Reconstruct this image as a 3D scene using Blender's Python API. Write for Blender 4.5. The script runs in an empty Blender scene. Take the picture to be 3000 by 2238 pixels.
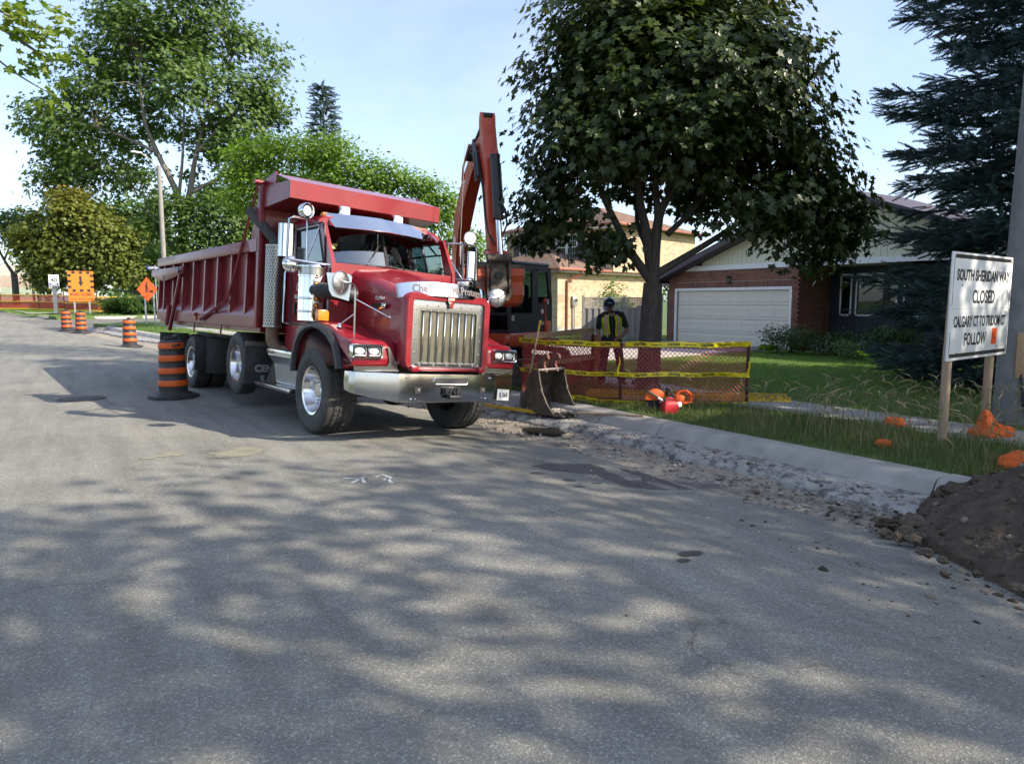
import bpy, bmesh, math, random
import numpy as np
from mathutils import Vector, Matrix
from math import sin, cos, pi, radians, sqrt, atan2

SC = bpy.context.scene
COL = SC.collection
RNG = np.random.default_rng(7)
random.seed(7)

# ------------------------------------------------------------------ camera
cam_data = bpy.data.cameras.new('camera')
cam = bpy.data.objects.new('camera', cam_data)
COL.objects.link(cam)
cam_data.sensor_width = 36.0
cam_data.lens = 36.0 * 1530 / 2214
cam_data.clip_start = 0.05
cam_data.clip_end = 3000
cam.location = (0, 0, 1.723)
cam.rotation_euler = (radians(90 - 6.488), 0, radians(-33.44))
SC.camera = cam

# ------------------------------------------------------------------ sky, sun, exposure
SUN_EL, SUN_AZ = 33.0, 144.0          # azimuth clockwise from +Y
world = bpy.data.worlds.new('World')
SC.world = world
world.use_nodes = True
wn = world.node_tree.nodes
wl = world.node_tree.links
wn.clear()
w_out = wn.new('ShaderNodeOutputWorld')
w_bg = wn.new('ShaderNodeBackground')
w_sky = wn.new('ShaderNodeTexSky')
w_sky.sky_type = 'NISHITA'
w_sky.sun_disc = False
w_sky.sun_elevation = radians(SUN_EL)
w_sky.sun_rotation = radians(SUN_AZ)
w_sky.altitude = 100
w_sky.air_density = 1.0
w_sky.dust_density = 1.3
w_sky.ozone_density = 2.6
# thin high cloud veil, the same all round the sky
w_tc = wn.new('ShaderNodeTexCoord')
w_map = wn.new('ShaderNodeMapping')
w_map.inputs['Scale'].default_value = (1.2, 2.4, 5.0)
w_noise = wn.new('ShaderNodeTexNoise')
w_noise.inputs['Scale'].default_value = 1.6
w_noise.inputs['Detail'].default_value = 7
w_noise.inputs['Roughness'].default_value = 0.6
w_noise.inputs['Distortion'].default_value = 0.6
w_ramp = wn.new('ShaderNodeValToRGB')
w_ramp.color_ramp.elements[0].position = 0.36
w_ramp.color_ramp.elements[0].color = (0.16, 0.16, 0.16, 1)
w_ramp.color_ramp.elements[1].position = 0.78
w_ramp.color_ramp.elements[1].color = (0.34, 0.34, 0.34, 1)
w_mix = wn.new('ShaderNodeMix')
w_mix.data_type = 'RGBA'
w_mix.inputs['B'].default_value = (5.3, 5.42, 6.9, 1)
wl.new(w_tc.outputs['Generated'], w_map.inputs['Vector'])
wl.new(w_map.outputs['Vector'], w_noise.inputs['Vector'])
wl.new(w_noise.outputs['Fac'], w_ramp.inputs['Fac'])
wl.new(w_ramp.outputs['Color'], w_mix.inputs['Factor'])
wl.new(w_sky.outputs['Color'], w_mix.inputs['A'])
wl.new(w_mix.outputs['Result'], w_bg.inputs['Color'])
w_bg.inputs['Strength'].default_value = 0.125
wl.new(w_bg.outputs['Background'], w_out.inputs['Surface'])

sun_data = bpy.data.lights.new('sun', 'SUN')
sun_data.energy = 3.9
sun_data.angle = radians(0.53)
sun_data.color = (1.0, 0.90, 0.76)
sun = bpy.data.objects.new('sun', sun_data)
COL.objects.link(sun)
_az = radians(SUN_AZ)
SUNV = Vector((sin(_az) * cos(radians(SUN_EL)), cos(_az) * cos(radians(SUN_EL)), sin(radians(SUN_EL))))
sun.rotation_euler = SUNV.to_track_quat('Z', 'Y').to_euler()
sun.location = SUNV * 60

SC.view_settings.view_transform = 'Standard'
SC.view_settings.look = 'None'
SC.view_settings.exposure = 1.15
SC.view_settings.gamma = 1.0
SC.view_settings.use_curve_mapping = False
SC.render.engine = 'CYCLES'
SC.cycles.use_denoising = True
SC.cycles.max_bounces = 7
SC.cycles.diffuse_bounces = 3
SC.cycles.glossy_bounces = 4
SC.cycles.transmission_bounces = 6
SC.cycles.transparent_max_bounces = 8
SC.cycles.caustics_reflective = False
SC.cycles.caustics_refractive = False

# ------------------------------------------------------------------ materials
def _set(b, k, v):
 if k in b.inputs:
  b.inputs[k].default_value = v

def mat(name, c1, c2=None, scale=6.0, rough=0.6, metal=0.0, bump=0.0, bscale=60.0, coat=0.0,
  detail=6, spec=0.5, stretch=(1, 1, 1), c3=None, lo=0.35, hi=0.65, s3=2.0, world_co=False, f3=(0.55, 0.75)):
 m = bpy.data.materials.new(name)
 m.use_nodes = True
 n, l = m.node_tree.nodes, m.node_tree.links
 b = n['Principled BSDF']
 b.inputs['Roughness'].default_value = rough
 b.inputs['Metallic'].default_value = metal
 _set(b, 'Specular IOR Level', spec)
 _set(b, 'Coat Weight', coat)
 _set(b, 'Coat Roughness', 0.06)
 c1 = tuple(c1) + (1,)
 c2 = tuple(c2) + (1,) if c2 else tuple(x * 0.8 for x in c1[:3]) + (1,)
 tc = n.new('ShaderNodeTexCoord')
 mp = n.new('ShaderNodeMapping')
 mp.inputs['Scale'].default_value = stretch
 if world_co:
  g = n.new('ShaderNodeNewGeometry')
  l.new(g.outputs['Position'], mp.inputs['Vector'])
 else:
  l.new(tc.outputs['Object'], mp.inputs['Vector'])
 nz = n.new('ShaderNodeTexNoise')
 nz.inputs['Scale'].default_value = scale
 nz.inputs['Detail'].default_value = detail
 nz.inputs['Roughness'].default_value = 0.62
 l.new(mp.outputs['Vector'], nz.inputs['Vector'])
 r = n.new('ShaderNodeValToRGB')
 r.color_ramp.elements[0].position = lo
 r.color_ramp.elements[0].color = c1
 r.color_ramp.elements[1].position = hi
 r.color_ramp.elements[1].color = c2
 l.new(nz.outputs['Fac'], r.inputs['Fac'])
 out = r.outputs['Color']
 if c3:
  n3 = n.new('ShaderNodeTexNoise')
  n3.inputs['Scale'].default_value = s3
  n3.inputs['Detail'].default_value = 8
  n3.inputs['Roughness'].default_value = 0.7
  l.new(mp.outputs['Vector'], n3.inputs['Vector'])
  r3 = n.new('ShaderNodeValToRGB')
  r3.color_ramp.elements[0].position = f3[0]
  r3.color_ramp.elements[1].position = f3[1]
  l.new(n3.outputs['Fac'], r3.inputs['Fac'])
  mx = n.new('ShaderNodeMix')
  mx.data_type = 'RGBA'
  mx.inputs['B'].default_value = tuple(c3) + (1,)
  l.new(r3.outputs['Color'], mx.inputs['Factor'])
  l.new(out, mx.inputs['A'])
  out = mx.outputs['Result']
 l.new(out, b.inputs['Base Color'])
 if bump:
  nb = n.new('ShaderNodeTexNoise')
  nb.inputs['Scale'].default_value = bscale
  nb.inputs['Detail'].default_value = 5
  l.new(mp.outputs['Vector'], nb.inputs['Vector'])
  bp = n.new('ShaderNodeBump')
  bp.inputs['Strength'].default_value = min(1.0, bump)
  bp.inputs['Distance'].default_value = 0.02
  l.new(nb.outputs['Fac'], bp.inputs['Height'])
  l.new(bp.outputs['Normal'], b.inputs['Normal'])
 return m

def tint_mat(name, cols, rough=0.55, trans=0.35, spec=0.35, coltrans=None, wob=0.0):
 """foliage: colour picked per leaf from the 'tint' attribute, light passes through"""
 m = bpy.data.materials.new(name)
 m.use_nodes = True
 n, l = m.node_tree.nodes, m.node_tree.links
 b = n['Principled BSDF']
 b.inputs['Roughness'].default_value = rough
 _set(b, 'Specular IOR Level', spec)
 at = n.new('ShaderNodeAttribute')
 at.attribute_name = 'tint'
 r = n.new('ShaderNodeValToRGB')
 els = r.color_ramp.elements
 while len(els) < len(cols):
  els.new(0.5)
 for i, (p, c) in enumerate(cols):
  els[i].position = p
  els[i].color = tuple(c) + (1,)
 l.new(at.outputs['Fac'], r.inputs['Fac'])
 l.new(r.outputs['Color'], b.inputs['Base Color'])
 if trans > 0:
  t = n.new('ShaderNodeBsdfTranslucent')
  g = n.new('ShaderNodeMix')
  g.data_type = 'RGBA'
  g.blend_type = 'MULTIPLY'
  g.inputs['Factor'].default_value = 1.0
  g.inputs['B'].default_value = (coltrans or (1.35, 1.5, 0.6)) + (1,)
  l.new(r.outputs['Color'], g.inputs['A'])
  l.new(g.outputs['Result'], t.inputs['Color'])
  mx = n.new('ShaderNodeMixShader')
  mx.inputs['Fac'].default_value = trans
  l.new(b.outputs['BSDF'], mx.inputs[1])
  l.new(t.outputs['BSDF'], mx.inputs[2])
  l.new(mx.outputs['Shader'], n['Material Output'].inputs['Surface'])
 return m

def glass_mat(name, tint=(0.55, 0.62, 0.62), refl=1.0, rough=0.01, ior=1.52, block=0.0, blockcol=(0.02, 0.03, 0.035)):
 m = bpy.data.materials.new(name)
 m.use_nodes = True
 n, l = m.node_tree.nodes, m.node_tree.links
 n.remove(n['Principled BSDF'])
 tr = n.new('ShaderNodeBsdfTransparent')
 tr.inputs['Color'].default_value = tuple(tint) + (1,)
 gl = n.new('ShaderNodeBsdfGlossy')
 gl.inputs['Roughness'].default_value = rough
 gl.inputs['Color'].default_value = (refl, refl, refl, 1)
 lw = n.new('ShaderNodeLayerWeight')
 lw.inputs['Blend'].default_value = 0.5
 f0 = ((ior - 1) / (ior + 1)) ** 2
 pw = n.new('ShaderNodeMath')
 pw.operation = 'POWER'
 pw.inputs[1].default_value = 4.0
 l.new(lw.outputs['Facing'], pw.inputs[0])
 fr = n.new('ShaderNodeMath')
 fr.operation = 'MULTIPLY_ADD'
 fr.inputs[1].default_value = 1 - f0
 fr.inputs[2].default_value = f0
 l.new(pw.outputs[0], fr.inputs[0])
 mx = n.new('ShaderNodeMixShader')
 if block > 0:
  df = n.new('ShaderNodeBsdfDiffuse')
  df.inputs['Color'].default_value = tuple(blockcol) + (1,)
  m2 = n.new('ShaderNodeMixShader')
  m2.inputs['Fac'].default_value = block
  l.new(tr.outputs[0], m2.inputs[1])
  l.new(df.outputs[0], m2.inputs[2])
  l.new(m2.outputs[0], mx.inputs[1])
 else:
  l.new(tr.outputs[0], mx.inputs[1])
 l.new(fr.outputs[0], mx.inputs['Fac'])
 l.new(gl.outputs[0], mx.inputs[2])
 l.new(mx.outputs[0], n['Material Output'].inputs['Surface'])
 return m

# ------------------------------------------------------------------ mesh builder
def rot(rx=0, ry=0, rz=0):
 return Matrix.Rotation(rz, 4, 'Z') @ Matrix.Rotation(ry, 4, 'Y') @ Matrix.Rotation(rx, 4, 'X')

def tr(x, y, z):
 return Matrix.Translation((x, y, z))

def frame(o, ux, uy, uz):
 """matrix with the given origin and axes as columns"""
 return Matrix(((ux[0], uy[0], uz[0], o[0]), (ux[1], uy[1], uz[1], o[1]), (ux[2], uy[2], uz[2], o[2]), (0, 0, 0, 1)))

def along(p0, p1):
 """matrix whose Z axis runs from p0 to p1"""
 p0, p1 = Vector(p0), Vector(p1)
 q = (p1 - p0).to_track_quat('Z', 'Y')
 return tr(*p0) @ q.to_matrix().to_4x4()

class MB:
 def __init__(s):
  s.v = []
  s.f = []
 def add(s, vs, fs, M=None):
  o = len(s.v)
  if M is not None:
   vs = [M @ Vector(v) for v in vs]
  s.v.extend([tuple(v) for v in vs])
  s.f.extend([tuple(i + o for i in f) for f in fs])
  return s
 def box(s, x0, x1, y0, y1, z0, z1, M=None):
  vs = [(x0, y0, z0), (x1, y0, z0), (x1, y1, z0), (x0, y1, z0), (x0, y0, z1), (x1, y0, z1), (x1, y1, z1), (x0, y1, z1)]
  return s.add(vs, [(3, 2, 1, 0), (4, 5, 6, 7), (0, 1, 5, 4), (1, 2, 6, 5), (2, 3, 7, 6), (3, 0, 4, 7)], M)
 def bbox(s, x0, x1, y0, y1, z0, z1, r=0.01, seg=2, M=None):
  bm = bmesh.new()
  bmesh.ops.create_cube(bm, size=1.0)
  for v in bm.verts:
   v.co = Vector(((x0 + x1) / 2 + v.co.x * (x1 - x0), (y0 + y1) / 2 + v.co.y * (y1 - y0), (z0 + z1) / 2 + v.co.z * (z1 - z0)))
  r = min(r, 0.49 * min(x1 - x0, y1 - y0, z1 - z0))
  bmesh.ops.bevel(bm, geom=bm.edges[:], offset=r, segments=seg, affect='EDGES', profile=0.5)
  s.bm(bm, M)
  return s
 def bm(s, bm, M=None):
  bm.verts.index_update()
  s.add([v.co.copy() for v in bm.verts], [[v.index for v in f.verts] for f in bm.faces], M)
  bm.free()
  return s
 def cyl(s, p0, p1, r0, r1=None, n=14, caps=True):
  r1 = r0 if r1 is None else r1
  M = along(p0, p1)
  L = (Vector(p1) - Vector(p0)).length
  vs = [(r0 * cos(2 * pi * i / n), r0 * sin(2 * pi * i / n), 0) for i in range(n)] + [(r1 * cos(2 * pi * i / n), r1 * sin(2 * pi * i / n), L) for i in range(n)]
  fs = [(i, (i + 1) % n, n + (i + 1) % n, n + i) for i in range(n)]
  if caps:
   fs += [tuple(range(n - 1, -1, -1)), tuple(range(n, 2 * n))]
  return s.add(vs, fs, M)
 def tube(s, pts, r, n=8, caps=True):
  pts = [Vector(p) for p in pts]
  m = len(pts)
  rs = [r] * m if not hasattr(r, '__len__') else r
  up = None
  vs, fs = [], []
  for i, p in enumerate(pts):
   t = (pts[min(i + 1, m - 1)] - pts[max(i - 1, 0)]).normalized()
   if up is None:
    a = Vector((0, 0, 1)) if abs(t.z) < 0.9 else Vector((1, 0, 0))
    up = (a - t * a.dot(t)).normalized()
   else:
    up = (up - t * up.dot(t))
    up = up.normalized() if up.length > 1e-6 else Vector((1, 0, 0))
   sd = t.cross(up)
   for k in range(n):
    a = 2 * pi * k / n
    vs.append(p + (up * cos(a) + sd * sin(a)) * rs[i])
  for i in range(m - 1):
   for k in range(n):
    fs.append((i * n + k, (i + 1) * n + k, (i + 1) * n + (k + 1) % n, i * n + (k + 1) % n))
  if caps:
   fs += [tuple(range(n)), tuple(range(m * n - 1, (m - 1) * n - 1, -1))]
  return s.add(vs, fs)
 def lathe(s, prof, n=32, M=None, closed=False, caps=True):
  """profile (radius, height) turned round Z"""
  m = len(prof)
  vs = [(r * cos(2 * pi * i / n), r * sin(2 * pi * i / n), z) for (r, z) in prof for i in range(n)]
  fs = []
  for j in range(m if closed else m - 1):
   a, b = j * n, ((j + 1) % m) * n
   for i in range(n):
    fs.append((a + i, a + (i + 1) % n, b + (i + 1) % n, b + i))
  if not closed and caps:
   if prof[0][0] > 1e-5:
    fs.append(tuple(range(n - 1, -1, -1)))
   if prof[-1][0] > 1e-5:
    fs.append(tuple(range((m - 1) * n, m * n)))
  return s.add(vs, fs, M)
 def extrude(s, pts, d0, d1, M=None, bev=0.0, seg=2):
  """polygon in XY pushed along Z from d0 to d1"""
  n = len(pts)
  vs = [(x, y, d0) for x, y in pts] + [(x, y, d1) for x, y in pts]
  fs = [tuple(range(n - 1, -1, -1)), tuple(range(n, 2 * n))] + [(i, (i + 1) % n, n + (i + 1) % n, n + i) for i in range(n)]
  if bev:
   bm = bmesh.new()
   bv = [bm.verts.new(v) for v in vs]
   for f in fs:
    bm.faces.new([bv[i] for i in f])
   bmesh.ops.recalc_face_normals(bm, faces=bm.faces[:])
   bmesh.ops.bevel(bm, geom=[e for e in bm.edges if e.calc_length() > 2.2 * bev], offset=bev, segments=seg, affect='EDGES', profile=0.5)
   return s.bm(bm, M)
  return s.add(vs, fs, M)
 def sphere(s, c, r, nu=16, nv=10, M=None):
  rx, ry, rz = r if hasattr(r, '__len__') else (r, r, r)
  vs = [(c[0], c[1], c[2] - rz)]
  for j in range(1, nv):
   a = -pi / 2 + pi * j / nv
   for i in range(nu):
    b = 2 * pi * i / nu
    vs.append((c[0] + rx * cos(a) * cos(b), c[1] + ry * cos(a) * sin(b), c[2] + rz * sin(a)))
  vs.append((c[0], c[1], c[2] + rz))
  fs = [(0, 1 + (i + 1) % nu, 1 + i) for i in range(nu)]
  for j in range(nv - 2):
   a, b = 1 + j * nu, 1 + (j + 1) * nu
   fs += [(a + i, a + (i + 1) % nu, b + (i + 1) % nu, b + i) for i in range(nu)]
  e = len(vs) - 1
  a = 1 + (nv - 2) * nu
  fs += [(a + i, a + (i + 1) % nu, e) for i in range(nu)]
  return s.add(vs, fs, M)
 def loft(s, rings, closed=True, caps=True, M=None):
  n = len(rings[0])
  vs = [p for r in rings for p in r]
  fs = []
  for j in range(len(rings) - 1):
   for i in range(n if closed else n - 1):
    fs.append((j * n + i, j * n + (i + 1) % n, (j + 1) * n + (i + 1) % n, (j + 1) * n + i))
  if caps and closed:
   fs += [tuple(range(n - 1, -1, -1)), tuple(range((len(rings) - 1) * n, len(rings) * n))]
  return s.add(vs, fs, M)
 def sheet(s, rings, th, M=None):
  """open grid of points given a thickness along its normals"""
  nr, nc = len(rings), len(rings[0])
  P = np.array([[tuple(p) for p in r] for r in rings], float)
  du = np.gradient(P, axis=1) if nc > 1 else P * 0
  dv = np.gradient(P, axis=0)
  N = np.cross(du, dv)
  N /= np.maximum(np.linalg.norm(N, axis=2, keepdims=True), 1e-9)
  Q = P - N * th
  vs = [tuple(p) for p in P.reshape(-1, 3)] + [tuple(p) for p in Q.reshape(-1, 3)]
  o = nr * nc
  fs = []
  for j in range(nr - 1):
   for i in range(nc - 1):
    a, b, c, d = j * nc + i, j * nc + i + 1, (j + 1) * nc + i + 1, (j + 1) * nc + i
    fs += [(a, b, c, d), (o + d, o + c, o + b, o + a)]
  for i in range(nc - 1):
   fs += [(i + 1, i, o + i, o + i + 1), ((nr - 1) * nc + i, (nr - 1) * nc + i + 1, o + (nr - 1) * nc + i + 1, o + (nr - 1) * nc + i)]
  for j in range(nr - 1):
   a, b = j * nc, (j + 1) * nc
   fs += [(a, b, o + b, o + a), (b + nc - 1, a + nc - 1, o + a + nc - 1, o + b + nc - 1)]
  return s.add(vs, fs, M)
 def mesh(s, name, m, ang=38):
  me = bpy.data.meshes.new(name)
  me.from_pydata(s.v, [], s.f)
  if ang:
   me.shade_smooth()
   me.set_sharp_from_angle(angle=radians(ang))
  if m:
   me.materials.append(m)
  bm = bmesh.new()
  bm.from_mesh(me)
  bmesh.ops.recalc_face_normals(bm, faces=bm.faces[:])
  bm.to_mesh(me)
  bm.free()
  me.update()
  return me
 def build(s, name, m, parent=None, ang=38, **kw):
  o = bpy.data.objects.new(name, s.mesh(name, m, ang))
  COL.objects.link(o)
  if parent:
   o.parent = parent
  for k, v in kw.items():
   o[k] = v
  return o

def tag(o, label=None, cat=None, group=None, kind=None):
 if label: o['label'] = label
 if cat: o['category'] = cat
 if group: o['group'] = group
 if kind: o['kind'] = kind
 return o

def empty(name, loc=(0, 0, 0), rotz=0.0, parent=None, label=None, cat=None, group=None, rotation=None):
 o = bpy.data.objects.new(name, None)
 COL.objects.link(o)
 o.empty_display_size = 0.2
 o.location = loc
 o.rotation_euler = rotation or (0, 0, rotz)
 if parent:
  o.parent = parent
 return tag(o, label, cat, group)

def inst(me, name, parent, loc=(0, 0, 0), rotation=(0, 0, 0), scale=(1, 1, 1), M=None):
 o = bpy.data.objects.new(name, me)
 COL.objects.link(o)
 if parent:
  o.parent = parent
 if M is not None:
  o.matrix_local = M
 else:
  o.location, o.rotation_euler, o.scale = loc, rotation, scale
 return o

def copy_tree(o, parent=None):
 c = o.copy()
 COL.objects.link(c)
 if parent:
  c.parent = parent
 for ch in list(o.children):
  copy_tree(ch, c)
 return c

def text_mesh(s, size=0.1, xs=1.0, bold=0.0, ext=0.0006, shear=0.0, space=1.0):
 cu = bpy.data.curves.new('t', 'FONT')
 cu.body = s
 cu.size = size
 cu.align_x = 'CENTER'
 cu.align_y = 'CENTER'
 cu.offset = bold
 cu.extrude = ext
 cu.shear = shear
 cu.space_character = space
 cu.resolution_u = 3
 ob = bpy.data.objects.new('t', cu)
 COL.objects.link(ob)
 dg = bpy.context.evaluated_depsgraph_get()
 me = bpy.data.meshes.new_from_object(ob.evaluated_get(dg))
 bpy.data.objects.remove(ob)
 bpy.data.curves.remove(cu)
 for v in me.vertices:
  v.co.x *= xs
 return me

def text(s, size, m, parent, M, xs=1.0, bold=0.0, ext=0.0006, shear=0.0, name='lettering', fn=None, space=1.0):
 me = text_mesh(s, size, xs, bold, ext, shear, space)
 me.materials.clear()
 me.materials.append(m)
 me.name = name
 if fn:
  for v in me.vertices:
   v.co = fn(v.co)
 o = inst(me, name, parent, M=M)
 return o

# text plane facing: x to the right as read, y up, z towards the reader
def facing(o, right, up=(0, 0, 1)):
 r = Vector(right).normalized()
 u = Vector(up).normalized()
 return frame(o, r, u, r.cross(u))

def leaves(name, pos, nrm, tmpl, faces, size, m, parent, tint, spin=None, kind='stuff', fwd=None):
 """many leaf blades in one mesh: pos (N,3), nrm (N,3), template in XY with its tip along +Y"""
 N = len(pos)
 nrm = nrm / np.maximum(np.linalg.norm(nrm, axis=1, keepdims=True), 1e-9)
 if fwd is None:
  a = RNG.normal(size=(N, 3))
 else:
  a = fwd
 t = a - nrm * np.sum(a * nrm, axis=1, keepdims=True)
 t /= np.maximum(np.linalg.norm(t, axis=1, keepdims=True), 1e-9)
 s = np.cross(t, nrm)
 T = np.array(tmpl, float)
 sz = size if hasattr(size, '__len__') else np.full(N, size)
 P = pos[:, None, :] + sz[:, None, None] * (T[None, :, 0, None] * s[:, None, :] + T[None, :, 1, None] * t[:, None, :] + T[None, :, 2, None] * nrm[:, None, :])
 return raw_mesh(name, P.reshape(-1, 3), faces, len(T), N, m, parent, np.repeat(tint, len(T)), kind)

def raw_mesh(name, V, faces, nv, N, m, parent, tint, kind):
 me = bpy.data.meshes.new(name)
 lens = np.array([len(f) for f in faces])
 flat = np.concatenate([np.array(f) for f in faces])
 L = (flat[None, :] + (np.arange(N) * nv)[:, None]).ravel()
 me.vertices.add(len(V))
 me.vertices.foreach_set('co', V.astype(np.float32).ravel())
 me.loops.add(len(L))
 me.loops.foreach_set('vertex_index', L.astype(np.int32))
 alll = np.tile(lens, N)
 st = np.concatenate([[0], np.cumsum(alll)[:-1]])
 me.polygons.add(len(alll))
 me.polygons.foreach_set('loop_start', st.astype(np.int32))
 me.polygons.foreach_set('loop_total', alll.astype(np.int32))
 me.update(calc_edges=True)
 at = me.attributes.new('tint', 'FLOAT', 'POINT')
 at.data.foreach_set('value', tint.astype(np.float32))
 me.materials.append(m)
 o = bpy.data.objects.new(name, me)
 COL.objects.link(o)
 if parent:
  o.parent = parent
 if kind:
  o['kind'] = kind
 return o

# ------------------------------------------------------------------ lie of the land
def off(y):
 """sideways bend of the street"""
 if y < 8: return 0.0
 if y < 26: return -0.0054 * (y - 8) ** 2
 return -1.75 - 0.17 * (y - 26)

def rise(y):
 if y < 9: return 0.0
 if y < 60: return 0.0022 * (y - 9) ** 1.5
 if y < 95: return 0.801 + 0.0236 * (y - 60)
 return 1.627

def sstep(a, b, x):
 t = min(1, max(0, (x - a) / (b - a)))
 return t * t * (3 - 2 * t)

def road_z(x, y):
 xr = x - off(y)
 return rise(y) - 0.17 * sstep(3.2, 5.4, xr) - 0.05 * sstep(-2.5, -5.5, xr)

def lawn_z(x, y):
 xr = x - off(y)
 return rise(y) + 0.03 + 0.04 * sstep(7.5, 9, xr) + 0.02 * sstep(11, 19, xr) * (1 if y < 40 else 0) + 0.012 * sin(x * 1.3 + y * .7) + 0.01 * sin(y * 1.9 - x)
# ------------------------------------------------------------------ ground materials
def asphalt_mat(name, a=(0.185, 0.182, 0.160), b=(0.255, 0.248, 0.215)):
 m = bpy.data.materials.new(name)
 m.use_nodes = True
 n, l = m.node_tree.nodes, m.node_tree.links
 bs = n['Principled BSDF']
 bs.inputs['Roughness'].default_value = 0.82
 _set(bs, 'Specular IOR Level', 0.3)
 g = n.new('ShaderNodeNewGeometry')
 def noise(sc, det, ro=0.6, vec=None):
  z = n.new('ShaderNodeTexNoise')
  z.inputs['Scale'].default_value = sc
  z.inputs['Detail'].default_value = det
  z.inputs['Roughness'].default_value = ro
  l.new(vec or g.outputs['Position'], z.inputs['Vector'])
  return z
 def ramp(src, e):
  r = n.new('ShaderNodeValToRGB')
  while len(r.color_ramp.elements) < len(e):
   r.color_ramp.elements.new(0.5)
  for i, (p, c) in enumerate(e):
   r.color_ramp.elements[i].position = p
   r.color_ramp.elements[i].color = (c, c, c, 1) if not hasattr(c, '__len__') else tuple(c) + (1,)
  l.new(src, r.inputs['Fac'])
  return r
 def mul(A, B, f=1.0, mode='MULTIPLY'):
  x = n.new('ShaderNodeMix')
  x.data_type = 'RGBA'
  x.blend_type = mode
  x.inputs['Factor'].default_value = f
  l.new(A, x.inputs['A'])
  l.new(B, x.inputs['B'])
  return x.outputs['Result']
 big = ramp(noise(0.55, 8, 0.65).outputs['Fac'], [(0.32, a), (0.68, b)])
 # aggregate stones
 vo = n.new('ShaderNodeTexVoronoi')
 vo.inputs['Scale'].default_value = 120
 l.new(g.outputs['Position'], vo.inputs['Vector'])
 sep = n.new('ShaderNodeSeparateColor')
 l.new(vo.outputs['Color'], sep.inputs['Color'])
 agg = ramp(sep.outputs['Red'], [(0.0, 0.72), (0.55, 0.97), (0.88, 1.12), (1.0, 1.75)])
 fine = ramp(noise(260, 3).outputs['Fac'], [(0.3, 0.78), (0.7, 1.2)])
 c = mul(big.outputs['Color'], agg.outputs['Color'])
 c = mul(c, fine.outputs['Color'])
 # long wear streaks along the street, pale dust and small dark stains
 mp = n.new('ShaderNodeMapping')
 mp.inputs['Scale'].default_value = (2.4, 0.25, 1)
 l.new(g.outputs['Position'], mp.inputs['Vector'])
 st = ramp(noise(1.6, 6, 0.6, mp.outputs['Vector']).outputs['Fac'], [(0.3, 0.80), (0.7, 1.17)])
 c = mul(c, st.outputs['Color'])
 dust = ramp(noise(1.9, 9, 0.75).outputs['Fac'], [(0.55, 0.0), (0.74, 0.45)])
 mx = n.new('ShaderNodeMix')
 mx.data_type = 'RGBA'
 mx.inputs['B'].default_value = (0.36, 0.32, 0.26, 1)
 l.new(dust.outputs['Color'], mx.inputs['Factor'])
 l.new(c, mx.inputs['A'])
 dk = ramp(noise(3.3, 7, 0.6).outputs['Fac'], [(0.25, 0.5), (0.34, 1.0)])
 c = mul(mx.outputs['Result'], dk.outputs['Color'])
 # hairline cracks
 wv = noise(0.9, 4)
 off3 = n.new('ShaderNodeVectorMath')
 off3.operation = 'MULTIPLY_ADD'
 off3.inputs[1].default_value = (1.2, 1.2, 1.2)
 l.new(wv.outputs['Color'], off3.inputs[0])
 l.new(g.outputs['Position'], off3.inputs[2])
 v2 = n.new('ShaderNodeTexVoronoi')
 v2.feature = 'DISTANCE_TO_EDGE'
 v2.inputs['Scale'].default_value = 0.33
 l.new(off3.outputs[0], v2.inputs['Vector'])
 ck = ramp(v2.outputs['Distance'], [(0.0, 0.55), (0.005, 1.0)])
 gate = ramp(noise(0.35, 3).outputs['Fac'], [(0.50, 0.0), (0.60, 1.0)])
 mx2 = n.new('ShaderNodeMix')
 mx2.data_type = 'RGBA'
 mx2.inputs['A'].default_value = (1, 1, 1, 1)
 l.new(gate.outputs['Color'], mx2.inputs['Factor'])
 l.new(ck.outputs['Color'], mx2.inputs['B'])
 c = mul(c, mx2.outputs['Result'])
 l.new(c, bs.inputs['Base Color'])
 bp = n.new('ShaderNodeBump')
 bp.inputs['Strength'].default_value = 0.4
 bp.inputs['Distance'].default_value = 0.006
 l.new(vo.outputs['Distance'], bp.inputs['Height'])
 l.new(bp.outputs['Normal'], bs.inputs['Normal'])
 return m

M_ASPH = asphalt_mat('asphalt')
M_ASPH2 = asphalt_mat('asphalt_side', (0.165, 0.162, 0.148), (0.21, 0.205, 0.185))
M_WET = mat('wet_asphalt', (0.035, 0.034, 0.034), (0.07, 0.068, 0.064), scale=7, rough=0.38, bump=0.4, bscale=120, world_co=True)
M_GRAV = mat('gravel_bed', (0.24, 0.21, 0.165), (0.42, 0.36, 0.28), scale=9, rough=0.95, bump=1.0, bscale=55, c3=(0.13, 0.12, 0.105), s3=1.3, world_co=True, f3=(0.54, 0.64))
M_STONE = tint_mat('loose_stone', [(0, (0.10, 0.095, 0.085)), (0.5, (0.24, 0.22, 0.19)), (1, (0.42, 0.38, 0.32))], rough=0.9, trans=0)
M_CONC = mat('concrete', (0.30, 0.285, 0.255), (0.41, 0.39, 0.35), scale=2.4, rough=0.88, bump=0.35, bscale=90, c3=(0.20, 0.19, 0.17), s3=3.1, world_co=True, f3=(0.55, 0.8))
M_GUT = mat('broken_concrete', (0.30, 0.285, 0.26), (0.42, 0.40, 0.365), scale=6, rough=0.92, bump=0.9, bscale=38, c3=(0.13, 0.125, 0.115), s3=5.5, world_co=True, f3=(0.50, 0.60))
M_DRIVE = mat('driveway_concrete', (0.42, 0.38, 0.33), (0.52, 0.47, 0.41), scale=1.6, rough=0.85, bump=0.2, bscale=80, world_co=True)
M_PAVER = mat('paver', (0.18, 0.15, 0.145), (0.25, 0.20, 0.19), scale=4, rough=0.85, bump=0.3, bscale=60, world_co=True)
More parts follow.
